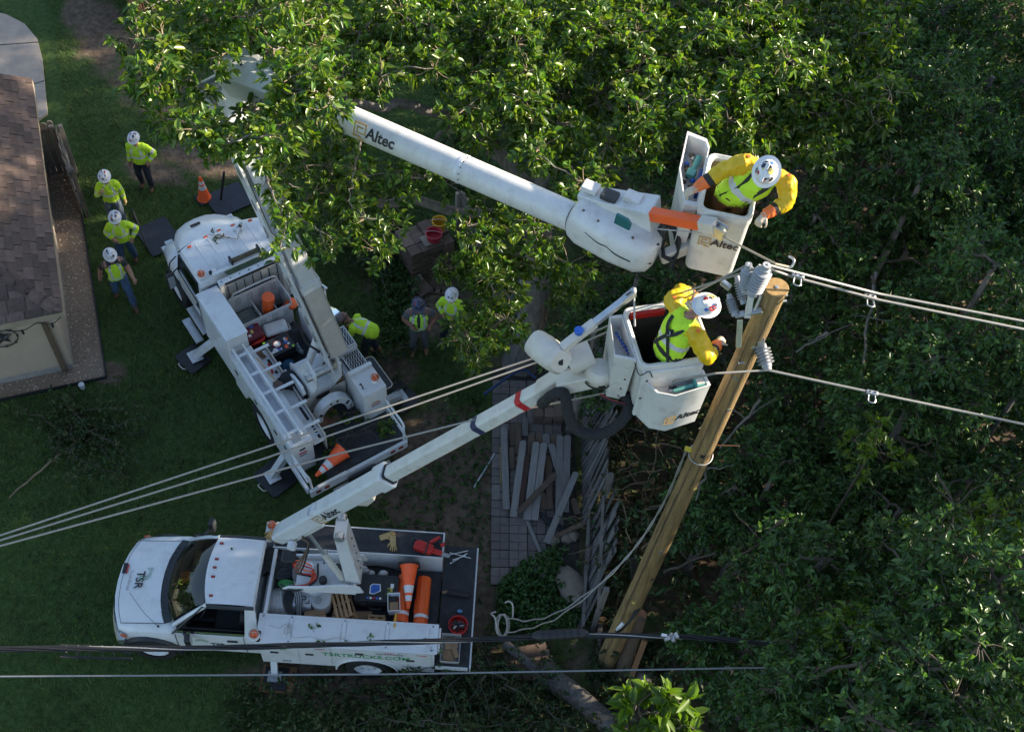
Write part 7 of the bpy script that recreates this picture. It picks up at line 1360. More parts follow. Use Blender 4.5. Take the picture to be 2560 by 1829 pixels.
# tools in the upper bucket tray
for k in range(12):
    p = F2 @ Vector((-.48+random.uniform(-.05, .08), .05+.05*k, 10.93)); p = BT.matrix_world @ p
    tag(MB().ell((0, 0, 0), (.035, .03, .03), 8, 5).obj('hardware', (M_STEEL, M_TRIM, M_BLACKPL, MATS['blue_plastic'], M_DARK)[k % 5], loc=p), 'loose fitting in the side tray of the upper bucket', 'fitting', 'fittings in the upper bucket tray')
ti = thing('crimping_tool', 'teal tool lying in the side tray of the upper bucket', 'power tool', BT.matrix_world @ (F2 @ Vector((-.44, .34, 10.95))), RAD(70)); MB().tube([(0, 0, 0), (.22, 0, .02)], [.03, .04], 10).obj('barrel', M_TEAL, ti); MB().cbox((-.06, 0, 0), (.12, .11, .09)).obj('battery', M_TEAL, ti, bevel=.015)
tb_ = thing('blue_tool_holder', 'blue tool holder hooked between tray and upper bucket', 'tool holder', BT.matrix_world @ (F2 @ Vector((-.34, .06, 11.0))), RAD(-9)); MB().box(-.03, .03, -.16, .24, -.05, .05).obj('holder', mat('deep_blue', (.01, .05, .20), .5), tb_, bevel=.01); MB().lathe([(.025, .051), (.025, .055)], 10).obj('hole', M_BLACK, tb_)
# ================================================================== PEOPLE
from mathutils.kdtree import KDTree
M_LIME_C = mat('lime_hiviz_cloth', (.52, .80, .03), .75, var=.12, vscale=7, bump=.15, bscale=50, dirt=(.30, .42, .05), dscale=4, damt=.3)
M_SILVER = mat('silver_tape', (.55, .56, .56), .4, var=.1)
M_SKIN = mat('skin', (.36, .19, .13), .55, var=.08); M_SKIN2 = mat('skin_tanned', (.25, .12, .08), .55, var=.08)
M_NAVYC = mat('navy_trousers', (.018, .022, .036), .85, var=.25, vscale=10, bump=.2); M_JEAN = mat('blue_jeans', (.045, .085, .16), .85, var=.25, vscale=10, bump=.2); M_JEAN2 = mat('faded_jeans', (.09, .12, .16), .85, var=.3, vscale=7, bump=.2)
M_GREYC = mat('grey_cloth', (.10, .105, .115), .85, var=.2, bump=.2); M_CHARC = mat('charcoal_cloth', (.03, .033, .036), .85, var=.2); M_BROWNC = mat('brown_canvas', (.20, .10, .035), .85, var=.2, bump=.2)
M_BOOT = mat('brown_boot', (.10, .05, .025), .7, var=.25); M_BOOTT = mat('tan_boot', (.30, .15, .06), .7, var=.2); M_HAT = mat('white_hard_hat', (.68, .68, .69), .3, var=.05, coat=.3)
M_RUBY = mat('yellow_rubber_sleeve', (.62, .40, .005), .45, var=.12, vscale=4, bump=.1, bscale=12); M_RUBO = mat('orange_rubber', (.80, .16, .03), .5, var=.1); M_CREAMG = mat('cream_leather_glove', (.50, .42, .32), .75, var=.15); M_STRAP = mat('harness_webbing', (.02, .022, .02), .8, var=.2); M_BEARD = mat('dark_hair', (.035, .018, .010), .9, var=.3)
M_LIMEG = mat('lime_trim', (.48, .9, .08), .7)
class Body:
    def __init__(s): s.mb = MB(); s.reg = []
    def _pad(s, r):
        n = len(s.mb.v)-len(s.reg); s.reg += (r if isinstance(r, list) else [r]*n)
    def limb(s, p, q, r0, r1, fn, n=10, bulge=0):
        p = Vector(p); q = Vector(q); L = (q-p).length; k = max(3, int(L/.022)); d = (q-p)/L
        pts = [p.lerp(q, i/k) for i in range(k+1)]; rad = [r0+(r1-r0)*i/k+bulge*math.sin(PI*i/k) for i in range(k+1)]
        s.mb.tube([p-d*r0*.5]+pts+[q+d*r1*.5], [r0*.6]+rad+[r1*.6], n); rr = []
        for i in range(-1, k+2): rr += [fn(min(1, max(0, i/k)))]*n
        s._pad(rr)
    def ell(s, c, r, region, M=None): s.mb.ell(c, r, 12, 8, M); s._pad(region)
    def torso(s, sp, side, W, fn):
        """sp: spine points; side: unit side axis; W: (half width, half depth) per point"""
        P = bez(sp, 7); n = 20; k = len(P); ws = np.interp(np.linspace(0, 1, k), np.linspace(0, 1, len(W)), [w[0] for w in W]); ds = np.interp(np.linspace(0, 1, k), np.linspace(0, 1, len(W)), [w[1] for w in W]); rings = []; rr = []
        for i, p in enumerate(P):
            d = (P[min(i+1, k-1)]-P[max(i-1, 0)]).normalized(); a = (side-d*side.dot(d)).normalized(); f = d.cross(a)*-1
            rings.append([p+a*float(ws[i])*math.cos(t)+f*float(ds[i])*math.sin(t) for t in [2*PI*j/n for j in range(n)]]); rr += [fn(i/(k-1), math.cos(2*PI*j/n), math.sin(2*PI*j/n)) for j in range(n)]
        s.mb.loft(rings); s._pad(rr)
def basis(fwd, up):
    u = Vector(up).normalized(); f = (Vector(fwd)-u*Vector(fwd).dot(u)).normalized(); r = f.cross(u); m = Matrix((r, f, u)).transposed(); return m
def hand(b, wr, d, palm_n, region, curl=.6, size=1.0, thumb=1):
    """palm, four curled fingers of unequal length, thumb from the side of the palm"""
    d = Vector(d).normalized(); nn = (Vector(palm_n)-d*Vector(palm_n).dot(d)).normalized(); sd_ = d.cross(nn)*thumb; w = Vector(wr)
    b.limb(w, w+d*.085*size, .034*size, .040*size, lambda t: region, 8)
    for s_, L in ((-.030, .070), (-.010, .082), (.011, .078), (.031, .062)):
        p0 = w+d*.085*size+sd_*s_*size; p1 = p0+(d*math.cos(curl*.6)+nn*math.sin(curl*.6))*L*.5*size; p2 = p1+(d*math.cos(curl*1.7)+nn*math.sin(curl*1.7))*L*.5*size
        b.limb(p0, p1, .0115*size, .0105*size, lambda t: region, 6); b.limb(p1, p2, .0105*size, .009*size, lambda t: region, 6)
    t0 = w+d*.03*size+sd_*.036*size; t1 = t0+(d*.6+sd_*.55+nn*.35).normalized()*.045*size; t2 = t1+(d*.8+nn*.6).normalized()*.035*size
    b.limb(t0, t1, .014*size, .012*size, lambda t: region, 6); b.limb(t1, t2, .012*size, .010*size, lambda t: region, 6)
def person(label, base, J, style, hat=None, voxel=.014, hatdots=6, group=None, extras=None):
    """J: joints relative to base. style: material names per region with classifier functions."""
    t = thing('person', label, 'person', base, 0, group); b = Body(); g = style
    shm = (J['shL']+J['shR'])/2; side = (J['shR']-J['shL']).normalized()
    th = g.get('bulk', 1.0)
    b.torso([J['pel']+Vector((0, 0, -.10)), J['pel'], (J['pel']+shm)/2+J.get('belly', Vector()), shm+(J['pel']-shm)*.18, shm+(J['head']-shm)*.16], side, [(.145*th, .115*th), (.165*th, .125*th), (.168*th, .13*th), (.185*th, .128*th), (.165*th, .10*th), (.075, .07)], g['torso'])
    for s_ in 'LR':
        ar = g.get('arm', 1.0); b.limb(shm+(J['sh'+s_]-shm)*.35-Vector((0, 0, .02)), J['sh'+s_], .085*th, .070*th, g.get('yoke', g['uarm']), 10); b.limb(J['sh'+s_], J['el'+s_], .066*th*ar, .054*th*ar, g['uarm'], 12, .004); b.limb(J['el'+s_], J['wr'+s_], .054*th*ar, .038*th*(1+(ar-1)*.5), g['farm'], 12, .004)
        hd = (J['wr'+s_]-J['el'+s_]).normalized(); hd = J.get('hd'+s_, hd); hand(b, J['wr'+s_], hd, J.get('hn'+s_, Vector((0, 0, -1))+J['fwd']*.3), 'hand', J.get('curl'+s_, .7), g.get('hand_size', 1.05), 1 if s_ == 'L' else -1)
        b.limb(J['hi'+s_], J['kn'+s_], .098, .070, g['leg'], 12, .004); b.limb(J['kn'+s_], J['an'+s_], .070, .055, g['leg'], 12, .006)
        fw = J.get('toe'+s_, J['fwd']); a = J['an'+s_]; b.limb(a+Vector((0, 0, -.01))-fw*.05, a+fw*.15+Vector((0, 0, -.045)), .050, .042, lambda q: 'boot', 10); b.limb(a+Vector((0, 0, .10)), a+Vector((0, 0, -.03)), .056, .05, lambda q: 'boot', 10)
    hc = J['head']; look = J.get('look', J['fwd']); up = J.get('hup', Vector((0, 0, 1))); B = basis(look, up); MH = B.to_4x4()
    def hp(x, y, z): return hc+B @ Vector((x, y, z))
    b.limb(shm+(hc-shm)*.12, hc+B @ Vector((0, -.015, -.07)), .062, .056, lambda q: 'skin', 10)
    Mh = Matrix.Translation(hc) @ MH
    b.ell((0, 0, .015), (.077, .096, .108), 'skin', Mh); b.ell((0, .030, -.055), (.058, .066, .062), 'beard' if g.get('beard') else 'skin', Mh); b.ell((0, .098, -.012), (.014, .020, .026), 'skin', Mh)
    for s_ in (-1, 1): b.ell((s_*.078, -.008, -.005), (.012, .022, .032), 'skin', Mh)
    b.ell((0, .088, -.055), (.024, .012, .010), 'lip', Mh)
    # fuse into one continuous surface
    me = bpy.data.meshes.new('body'); me.from_pydata(b.mb.v, [], b.mb.f); o = bpy.data.objects.new('body', me)
    rm = o.modifiers.new('r', 'REMESH'); rm.mode = 'VOXEL'; rm.voxel_size = voxel; rm.use_smooth_shade = True; sm = o.modifiers.new('s', 'SMOOTH'); sm.iterations = 3; sm.factor = .5
    me2 = evaluated(o); COL.objects.link(o); o.modifiers.clear(); o.data = me2; bpy.data.meshes.remove(me); me2.name = 'body'
    kd = KDTree(len(b.mb.v))
    for i, v in enumerate(b.mb.v): kd.insert(v, i)
    kd.balance(); names = list(dict.fromkeys(b.reg)); me2.materials.clear()
    for n in names: me2.materials.append(g['mats'].get(n) or g['mats']['skin'])
    idx = {n: i for i, n in enumerate(names)}; soft = ('skin', 'beard', 'lip', 'hand')
    nv = len(me2.vertices); co = np.empty(nv*3); no = np.empty(nv*3); me2.vertices.foreach_get('co', co); me2.vertices.foreach_get('normal', no); co = co.reshape(-1, 3); no = no.reshape(-1, 3); vr = [b.reg[kd.find(c)[1]] for c in co]
    d_ = np.array([0 if r_ in soft else (.018 if r_ == 'sleeve' else .011)*mnoise.noise(Vector((c[0]*13+base[0], c[1]*13, c[2]*8)))+.006*mnoise.noise(Vector((c[0]*30, c[1]*30, c[2]*22)))+.005 for c, r_ in zip(co, vr)]); me2.vertices.foreach_set('co', (co+no*d_[:, None]).ravel())
    me2.polygons.foreach_set('material_index', [idx[vr[p.vertices[0]]] for p in me2.polygons]); me2.polygons.foreach_set('use_smooth', [True]*len(me2.polygons)); me2.update()
    o.parent = t
    # eyes, brows
    for s_ in (-1, 1):
        if g.get('glasses'): MB().cbox((0, 0, 0), (.055, .012, .030)).obj('sunglass_lens', M_BLACK, t, bevel=.006).matrix_local = Matrix.Translation(hp(s_*.033, .098, .020)) @ MH
        else: MB().ell((0, 0, 0), (.013, .006, .008), 8, 5).obj('eye', M_INK, t).matrix_local = Matrix.Translation(hp(s_*.032, .094, .018)) @ MH
    hs_ = g.get('hat_scale', 1.0)
    if hat is not None:
        hh = MB().lathe([(.150, .0), (.152, .006), (.118, .016), (.113, .04), (.105, .075), (.085, .112), (.05, .135), (0, .142)], 26).obj('hard_hat', hat, t)
        hh.matrix_local = Matrix.Translation(hp(0, .0, .055)) @ MH @ Matrix.Rotation(RAD(-6), 4, 'X') @ Matrix.Diagonal((.92*hs_, 1.06*hs_, 1.0, 1))
        MB().prism([(-.02, -.09), (.02, -.09), (.02, .09), (-.02, .09)], .128, .146).obj('crown_ridge', hat, hh, bevel=.008)
        MB().lathe([(.120, -.03), (.122, .0)], 20).obj('headband', M_DARK, hh)
        for k in range(hatdots):
            a = random.uniform(0, 6.3); e = random.uniform(.5, 1.25); r = random.uniform(.016, .034); n_ = Vector((math.cos(a)*math.cos(e), math.sin(a)*math.cos(e), math.sin(e))); c_ = Vector((.114*n_.x, .114*n_.y, .03+.112*n_.z)); MB().lathe([(0, .004), (r, .002)], 10, frame(c_, n_.orthogonal(), n_.cross(n_.orthogonal()))).obj('hat_sticker', (M_INK, M_NAVY, M_REDP, M_DARK, M_BLUEP, M_YELP)[k % 6], hh)
    if extras: extras(t, J, b, hp, MH)
    return t, o
def stand(fa, h=1.66, step=.14, twist=0, arms='hang', lean=.0, spread=.13):
    """joints of an upright figure facing angle fa (degrees); arms: pose key per side"""
    f = Vector((math.cos(RAD(fa)), math.sin(RAD(fa)), 0)); r = f.cross(Vector((0, 0, 1))); k = h/1.80; Z = lambda z: Vector((0, 0, z*k))
    J = {'fwd': f}; J['pel'] = Z(.98)+f*lean*.2; top = f*lean
    J['shL'] = Z(1.43)-r*.185*k+top; J['shR'] = Z(1.43)+r*.185*k+top; J['head'] = Z(1.675)+top*1.2+f*.03
    J['hiL'] = Z(.93)-r*.10*k; J['hiR'] = Z(.93)+r*.10*k; J['anL'] = Z(.085)-r*spread+f*step; J['anR'] = Z(.085)+r*spread-f*step
    J['knL'] = Z(.50)-r*.115+f*(step*.6+.05); J['knR'] = Z(.50)+r*.115+f*(.06-step*.2)
    A = arms if isinstance(arms, (tuple, list)) else (arms, arms)
    for s_, sg, a in (('L', -1, A[0]), ('R', 1, A[1])):
        sh = J['sh'+s_]
        if a == 'hang': J['el'+s_] = sh+Vector((0, 0, -.29*k))+r*sg*.07-f*.03; J['wr'+s_] = J['el'+s_]+Vector((0, 0, -.25*k))+r*sg*.02+f*.06
        if a == 'belly': J['el'+s_] = sh+Vector((0, 0, -.26*k))+r*sg*.12-f*.02; J['wr'+s_] = J['el'+s_]+Vector((0, 0, -.02))+f*.19-r*sg*.15; J['hn'+s_] = -f
        if a == 'chin': J['el'+s_] = sh+Vector((0, 0, -.25*k))+r*sg*.10+f*.08; J['wr'+s_] = J['el'+s_]+Vector((0, 0, .17))+f*.10-r*sg*.10; J['hn'+s_] = -f
        if a == 'hip': J['el'+s_] = sh+Vector((0, 0, -.24*k))+r*sg*.18-f*.05; J['wr'+s_] = J['el'+s_]+Vector((0, 0, -.17))-r*sg*.12+f*.12
        if a == 'swing': J['el'+s_] = sh+Vector((0, 0, -.28*k))+r*sg*.09+f*.06; J['wr'+s_] = J['el'+s_]+Vector((0, 0, -.18*k))+r*sg*.02+f*.17
        if a == 'back': J['el'+s_] = sh+Vector((0, 0, -.27*k))+r*sg*.10-f*.13; J['wr'+s_] = J['el'+s_]+Vector((0, 0, -.24*k))+r*sg*.05-f*.04
    J['look'] = (f+Vector((0, 0, -.35))).normalized(); J['hup'] = Vector((0, 0, 1))+f*.3; return J
def hiviz(trouser, skin=M_SKIN, **k):
    def torso(t, s, f): return 'leg' if t < .13 else ('silver' if .40 < t < .49 or (t > .5 and .38 < abs(s) < .62) else 'lime')
    d = dict(torso=torso, uarm=lambda t: 'silver' if .60 < t < .78 else 'lime', farm=lambda t: 'silver' if .42 < t < .62 else ('skin' if t > .93 else 'lime'), leg=lambda t: 'leg', bulk=1.04, mats={'lime': M_LIME_C, 'silver': M_SILVER, 'leg': trouser, 'skin': skin, 'hand': skin, 'boot': M_BOOT, 'beard': M_BEARD, 'lip': mat('lip', (.25, .09, .07), .5)}); mt = k.pop('mats', {}); d.update(k); d['mats'].update(mt); return d
def vest(trouser, shirt, vestm, trim, skin=M_SKIN, **k):
    def torso(t, s, f):
        if t < .12: return 'leg'
        if t > .93: return 'shirt'
        if f > .3 and abs(s) < .30 and t > .52: return 'shirt'
        if .22 < t < .29 or (t > .28 and .42 < abs(s) < .62): return 'silver'
        if .16 < t < .345 or (t > .28 and .28 < abs(s) < .82): return 'trim'
        return 'vest' if abs(s) < .985 else 'shirt'
    d = dict(torso=torso, uarm=lambda t: 'shirt' if t < .62 else 'skin', farm=lambda t: 'skin', leg=lambda t: 'leg', bulk=1.02, mats={'shirt': shirt, 'vest': vestm, 'trim': trim, 'silver': M_SILVER, 'leg': trouser, 'skin': skin, 'hand': skin, 'boot': M_BOOT, 'beard': M_BEARD, 'lip': mat('lip', (.25, .09, .07), .5)}); mt = k.pop('mats', {}); d.update(k); d['mats'].update(mt); return d
person('standing worker in lime shirt and dark trousers, farthest of the four by the house', at(370, 466, 0), stand(-92, arms=('hip', 'hang'), step=.05), hiviz(M_NAVYC, bulk=1.1), M_HAT, hatdots=9)
person('worker in lime shirt and faded jeans with a gloved hand, next to the open gate', at(300, 560, 0), stand(-72, arms=('hang', 'chin'), step=.08), hiviz(M_JEAN2, mats={'hand': M_HIDE}), M_HAT, hatdots=10)
person('worker in lime shirt, blue jeans and sunglasses holding something at his waist', at(326, 660, 0), stand(-75, arms=('hip', 'belly'), step=-.16), hiviz(M_JEAN, glasses=True), M_HAT, hatdots=8)
person('worker in lime vest over dark tee and blue jeans, striding nearest the gravel', at(314, 752, 0), stand(-58, arms=('swing', 'back'), step=.30), vest(M_JEAN, M_CHARC, M_LIME_C, M_LIME_C), M_HAT, hatdots=7)
M_NAVYHAT = mat('navy_patterned_hat', (.05, .06, .11), .35, var=.7, vscale=22, coat=.3)
J5 = stand(-80, 1.74, arms=('hip', 'belly'), step=-.03, spread=.15); J5['look'] = Vector((.4, -.8, -.45)).normalized()
person('bearded worker in black vest with lime and white stripes and grey trousers', at(1048, 876, 0), J5, vest(M_GREYC, M_GREYC, M_CHARC, M_LIMEG, M_SKIN2, beard=True, bulk=1.2, mats={'boot': M_BOOTT}), M_NAVYHAT, hatdots=5)
person('worker in lime shirt and navy trousers half hidden by hanging leaves', at(1128, 852, 0), stand(-98, 1.74, arms=('belly', 'belly'), step=.0, spread=.2), hiviz(M_NAVYC), M_HAT, hatdots=4)
# the worker bending over behind the big truck
pb_ = at(930, 888, 0); J7 = stand(170, arms='hang', step=.12); f = J7['fwd']; J7['shL'] = Vector((0, 0, 1.14))+f*.36-f.cross(Vector((0, 0, 1)))*.2; J7['shR'] = Vector((0, 0, 1.14))+f*.36+f.cross(Vector((0, 0, 1)))*.2; J7['pel'] = Vector((0, 0, .98))-f*.05; J7['head'] = Vector((0, 0, 1.20))+f*.57
for s_ in 'LR': J7['el'+s_] = J7['sh'+s_]+Vector((0, 0, -.27))+f*.06; J7['wr'+s_] = J7['el'+s_]+Vector((0, 0, -.18))+f*.17
for k_ in J7:
    if k_ != 'fwd': J7[k_] = J7[k_]*.9
J7['look'] = (f*.6+Vector((0, 0, -.8))).normalized(); J7['hup'] = f+Vector((0, 0, .6))
person('worker in lime shirt bending over behind the step treads of the big truck', pb_, J7, hiviz(M_NAVYC, M_SKIN2, beard=True, mats={'boot': M_BOOTT}), mat('patterned_hat', (.20, .10, .08), .5, var=.8, vscale=25), hatdots=3)
# ---- the two linemen in the buckets
def sleeved(trouser, **k):
    def torso(t, s, f):
        if t < .16: return 'leg'
        return 'silver' if .40 < t < .47 or (t > .5 and .42 < abs(s) < .58) else 'lime'
    d = dict(torso=torso, uarm=lambda t: 'sleeve', farm=lambda t: 'sleeve' if t < .45 else ('cuff' if t < .62 else 'orange'), leg=lambda t: 'leg', bulk=1.18, hand_size=1.25, hat_scale=1.1, arm=1.4, yoke=lambda t: 'lime' if t < .4 else 'sleeve', mats={'lime': M_LIME_C, 'silver': M_SILVER, 'leg': trouser, 'skin': M_SKIN, 'hand': M_CREAMG, 'boot': M_BOOT, 'sleeve': M_RUBY, 'cuff': M_STRAP, 'orange': M_RUBO, 'beard': M_BEARD, 'lip': mat('lip', (.25, .09, .07), .5)}); d.update(k); return d
def harness(t, J, b, hp, MH):
    shm = (J['shL']+J['shR'])/2; side = (J['shR']-J['shL']).normalized(); sp = (shm-J['pel']).normalized(); fr = sp.cross(side)*-1
    if fr.dot(J['fwd']) < 0: fr = -fr
    for sg in (-1, 1):
        for fb in (-1, 1):
            p = [shm+side*sg*.12+sp*.055, shm+side*sg*.115*(1 if fb > 0 else .7)+fr*fb*.15-sp*.10, shm.lerp(J['pel'], .5)+side*sg*(.10 if fb > 0 else -.03)+fr*fb*.172, J['pel']+side*sg*(.12 if fb > 0 else -.14)+fr*fb*.13]
            P = bez(p, 5); mb = MB()
            for a, c in zip(P[:-1], P[1:]): mb.beam(a, c, .042, .008, up=fr*fb)
            mb.obj('harness_strap', M_STRAP, t, smooth=False)
    MB().cbox(shm-sp*.16-fr*.165, (.09, .03, .09)).obj('harness_ring_pad', M_STRAP, t, bevel=.01); MB().tube([shm-sp*.16-fr*.185+side*.03*math.cos(a)+sp*.03*math.sin(a) for a in [2*PI*i/14 for i in range(15)]], .006, 6).obj('harness_ring', M_STEEL, t)
    mb = MB(); c0 = J['pel']+sp*.06; P = [c0+side*.205*math.cos(a)+fr*.165*math.sin(a) for a in [2*PI*i/20 for i in range(21)]]
    for a, c in zip(P[:-1], P[1:]): mb.beam(a, c, .009, .06, up=sp)
    mb.obj('tool_belt', M_STRAP, t, smooth=False)
    for s_ in 'LR':   # sleeve buttons and straps across the shoulders
        d = (J['el'+s_]-J['sh'+s_]).normalized(); q = J['sh'+s_]+Vector((0, 0, .085)); MB().lathe([(.022, 0), (.022, .008), (0, .01)], 10).obj('sleeve_button', M_RUBO, t, loc=q); MB().beam(q+d*.02, shm+Vector((0, 0, .03)), .03, .01).obj('sleeve_strap', M_STRAP, t)
        MB().cbox(J['sh'+s_]+d*.14+Vector((0, 0, .073)), (.10, .022, .006), (0, 0, math.atan2(d.y, d.x))).obj('sleeve_label', M_GREENP, t)
wu = at(1850, 500, 10.2); wu = Vector((2.27, 9.52, 10.17))
def WJ(x, y, z): return at(x, y, z)-wu
fu = Vector((-.42, -.90, 0)).normalized(); ru = fu.cross(Vector((0, 0, 1)))
JU = {'fwd': fu, 'pel': Vector((.02, .0, .98)), 'shL': WJ(1968, 452, 11.58), 'shR': WJ(1868, 405, 11.66), 'head': WJ(1918, 430, 11.84), 'elR': WJ(1808, 425, 11.50), 'wrR': WJ(1742, 470, 11.33), 'elL': WJ(1968, 505, 11.38), 'wrL': WJ(1914, 536, 11.30), 'look': (fu+Vector((0, 0, -1.1))).normalized(), 'hup': (fu*.9+Vector((0, 0, .9))).normalized()}
JU.update({'hiL': Vector((.12, -.03, .92)), 'hiR': Vector((-.08, .03, .92)), 'knL': Vector((.12, -.09, .5)), 'knR': Vector((-.08, -.02, .5)), 'anL': Vector((.12, -.05, .09)), 'anR': Vector((-.08, .06, .09)), 'belly': fu*.03, 'curlR': .9, 'curlL': 1.1, 'hdR': Vector((-.8, -.35, -.35)), 'hdL': Vector((-.55, -.55, -.5))})
person('lineman in yellow rubber sleeves leaning over the rim of the upper bucket', wu, JU, sleeved(M_BROWNC), M_HAT, .011, 14, None, harness)
wl = Vector((1.66, 8.36, 8.99))
def VJ(x, y, z): return at(x, y, z)-wl
fl_ = Vector((.85, .45, 0)).normalized()
JL = {'fwd': fl_, 'pel': VJ(1672, 872, 9.97), 'shL': VJ(1683, 755, 10.50), 'shR': VJ(1742, 838, 10.42), 'head': VJ(1762, 768, 10.60), 'elL': VJ(1704, 728, 10.36), 'wrL': VJ(1738, 742, 10.20), 'elR': VJ(1768, 893, 10.22), 'wrR': VJ(1794, 860, 10.14), 'look': (fl_+Vector((0, 0, -.25))).normalized(), 'hup': Vector((.12, -.28, 1)).normalized()}
JL.update({'hiL': VJ(1668, 870, 9.92)+Vector((-.04, .09, 0)), 'hiR': VJ(1668, 870, 9.92)+Vector((.04, -.09, 0)), 'knL': Vector((.06, .10, .5)), 'knR': Vector((.10, -.08, .5)), 'anL': Vector((-.02, .10, .09)), 'anR': Vector((.04, -.08, .09)), 'curlL': 1.0, 'curlR': 1.0})
person('lineman in yellow rubber sleeves seen from behind in the lower bucket at the pole', wl, JL, sleeved(M_NAVYC), M_HAT, .011, 14, None, harness)
# ================================================================== UTILITY POLE AND LINES
M_POLE = mat('pole_wood', (.25, .165, .07), .8, var=.42, vscale=5, stretch=(4, 4, .35), bump=.7, bscale=22, dirt=(.085, .05, .024), dscale=1.7, damt=.85)
M_PORC = mat('grey_polymer', (.30, .31, .33), .45, var=.1); M_CUT = mat('cut_wood_end', (.34, .19, .10), .8)
pb0 = Vector((2.22, 8.28, 0)); pt0 = Vector((2.70, 8.14, 11.25)); pdir = (pt0-pb0).normalized()
pole = thing('utility_pole', 'tall brown wooden utility pole carrying the wires, right of the buckets', 'utility pole', pb0)
PT = pt0-pb0; n = 26; rg = []
for i in range(30):
    t = i/29; c = PT*t; r = .178-.056*t; rg.append([c+Vector((math.cos(a), math.sin(a), 0))*r*(1+.035*mnoise.noise(Vector((math.cos(a)*3, math.sin(a)*3, t*6)))) for a in [2*PI*j/n for j in range(n)]])
rg[0] = [v+Vector((0, 0, -.3)) for v in rg[0]]; MB().loft(rg).obj('shaft', M_POLE, pole, ang=60)
MB().lathe([(.0, .004), (.127, .004), (.131, 0)], 24, Matrix.Translation(PT)).obj('top_face', mat('pole_top', (.36, .22, .08), .8, var=.3, vscale=20), pole); MB().lathe([(0, .014), (.02, .012), (.022, .004)], 12, Matrix.Translation(PT)).obj('top_bolt', M_STEEL, pole)
for k in range(3):
    a = [-.6, -2.4, -1.5][k]; z = [(.5, .93), (.25, .6), (.62, .97)][k]; MB().tube([PT*t+Vector((math.cos(a), math.sin(a), 0))*(.179-.056*t) for t in np.linspace(z[0], z[1], 12)], .004, 4).obj('drying_crack', M_BLACK, pole)
def P_(x, y, z): return at(x, y, z)-pb0
def insulator(p, q, r, sheds, name='insulator', m=M_PORC):
    p = Vector(p); q = Vector(q); L = (q-p).length; prof = [(0, 0), (r*.62, 0), (r*.62, L*.16)]
    for k in range(sheds):
        z = L*(.18+.64*k/sheds); prof += [(r*.55, z), (r, z+L*.025), (r*.97, z+L*.04), (r*.58, z+L*.075)]
    prof += [(r*.6, L*.84), (r*.6, L*.88), (r*.48, L*.9), (r*.48, L), (0, L)]; d = (q-p).normalized(); M = frame(p, d.orthogonal(), d.cross(d.orthogonal())); return MB().lathe(prof, 20, M).obj(name, m, pole)
i1b, i1t = P_(1880, 735, 11.25), P_(1918, 662, 11.70); i2b, i2t = P_(1864, 730, 11.15), P_(1872, 660, 11.55); i3b, i3t = P_(1902, 862, 10.28), P_(1920, 925, 10.18)
insulator(i1b, i1t, .095, 7); insulator(i2b, i2t, .075, 8); insulator(i3b, i3t, .095, 5)
for nm, (a, b) in {'arrester': (P_(1860, 760, 11.0), P_(1842, 690, 11.15)), 'cutout': (P_(1838, 790, 10.9), P_(1822, 735, 11.0))}.items(): insulator(a, b, .055, 7, nm)
MB().beam(P_(1868, 795, 10.9), P_(1880, 725, 11.2), .07, .02, up=(0, -1, .3)).obj('bracket_arm', M_STEEL, pole, bevel=.004); MB().beam(P_(1850, 800, 10.85), P_(1846, 868, 10.5), .06, .02, up=(0, -1, .3)).obj('bracket_arm', M_ALU, pole, bevel=.004); MB().beam(P_(1838, 788, 10.88), P_(1905, 775, 11.0), .07, .03).obj('bracket_arm', M_ALU, pole, bevel=.004)
MB().beam(P_(1905, 735, 11.15), P_(1888, 775, 10.95), .09, .03, up=(1, -.5, 0)).obj('top_bracket', M_STEEL, pole, bevel=.006)
bb = MB().beam(P_(1900, 825, 10.58), P_(1903, 880, 10.22), .085, .05, up=(.2, -1, 0)).obj('lower_bracket', M_ALU, pole, bevel=.006); MB().beam(P_(1880, 862, 10.32), P_(1905, 872, 10.25), .07, .05).obj('bracket_wing', M_ALU, bb, bevel=.006)
for x, y, z in ((1965, 738, 11.0), (1962, 752, 10.9), (1865, 905, 10.0)): MB().tube([P_(x-18, y+2, z), P_(x+4, y, z)], .014, 7).obj('through_bolt', M_STEEL, pole)
MB().cbox(P_(1815, 712, 11.05), (.12, .05, .07), (0, .3, -.5)).obj('fuse_cap', M_ALU, pole, bevel=.01)
# strap, clamp and drop wire half way up
ht = 7.7; cc = PT*(ht/11.25); MB().tube([cc+Vector((math.cos(a), math.sin(a), .05*math.sin(a)))*.158 for a in [2*PI*i/24 for i in range(25)]], .008, 6).obj('guy_wrap', M_ROPE, pole)
MB().tube([P_(1712, 1120, 7.75), P_(1734, 1126, 7.75)], .035, 8).obj('clamp', mat('yellow_clamp', (.55, .45, .03), .5), pole); MB().tube([P_(1762, 1132, 7.8), P_(1765, 1108, 7.95)], .02, 8).obj('eye_bolt', M_ALU, pole); MB().lathe([(.02, -.03), (.05, -.02), (.03, 0), (.05, .02), (.02, .03)], 12, Matrix.Translation(P_(1762, 1142, 7.72))).obj('spool', M_PORC, pole)
MB().tube([P_(1775, 1112, 7.9), P_(1850, 1114, 8.0)], .008, 6).obj('copper_wire', mat('copper', (.45, .2, .1), .4, .6), pole)
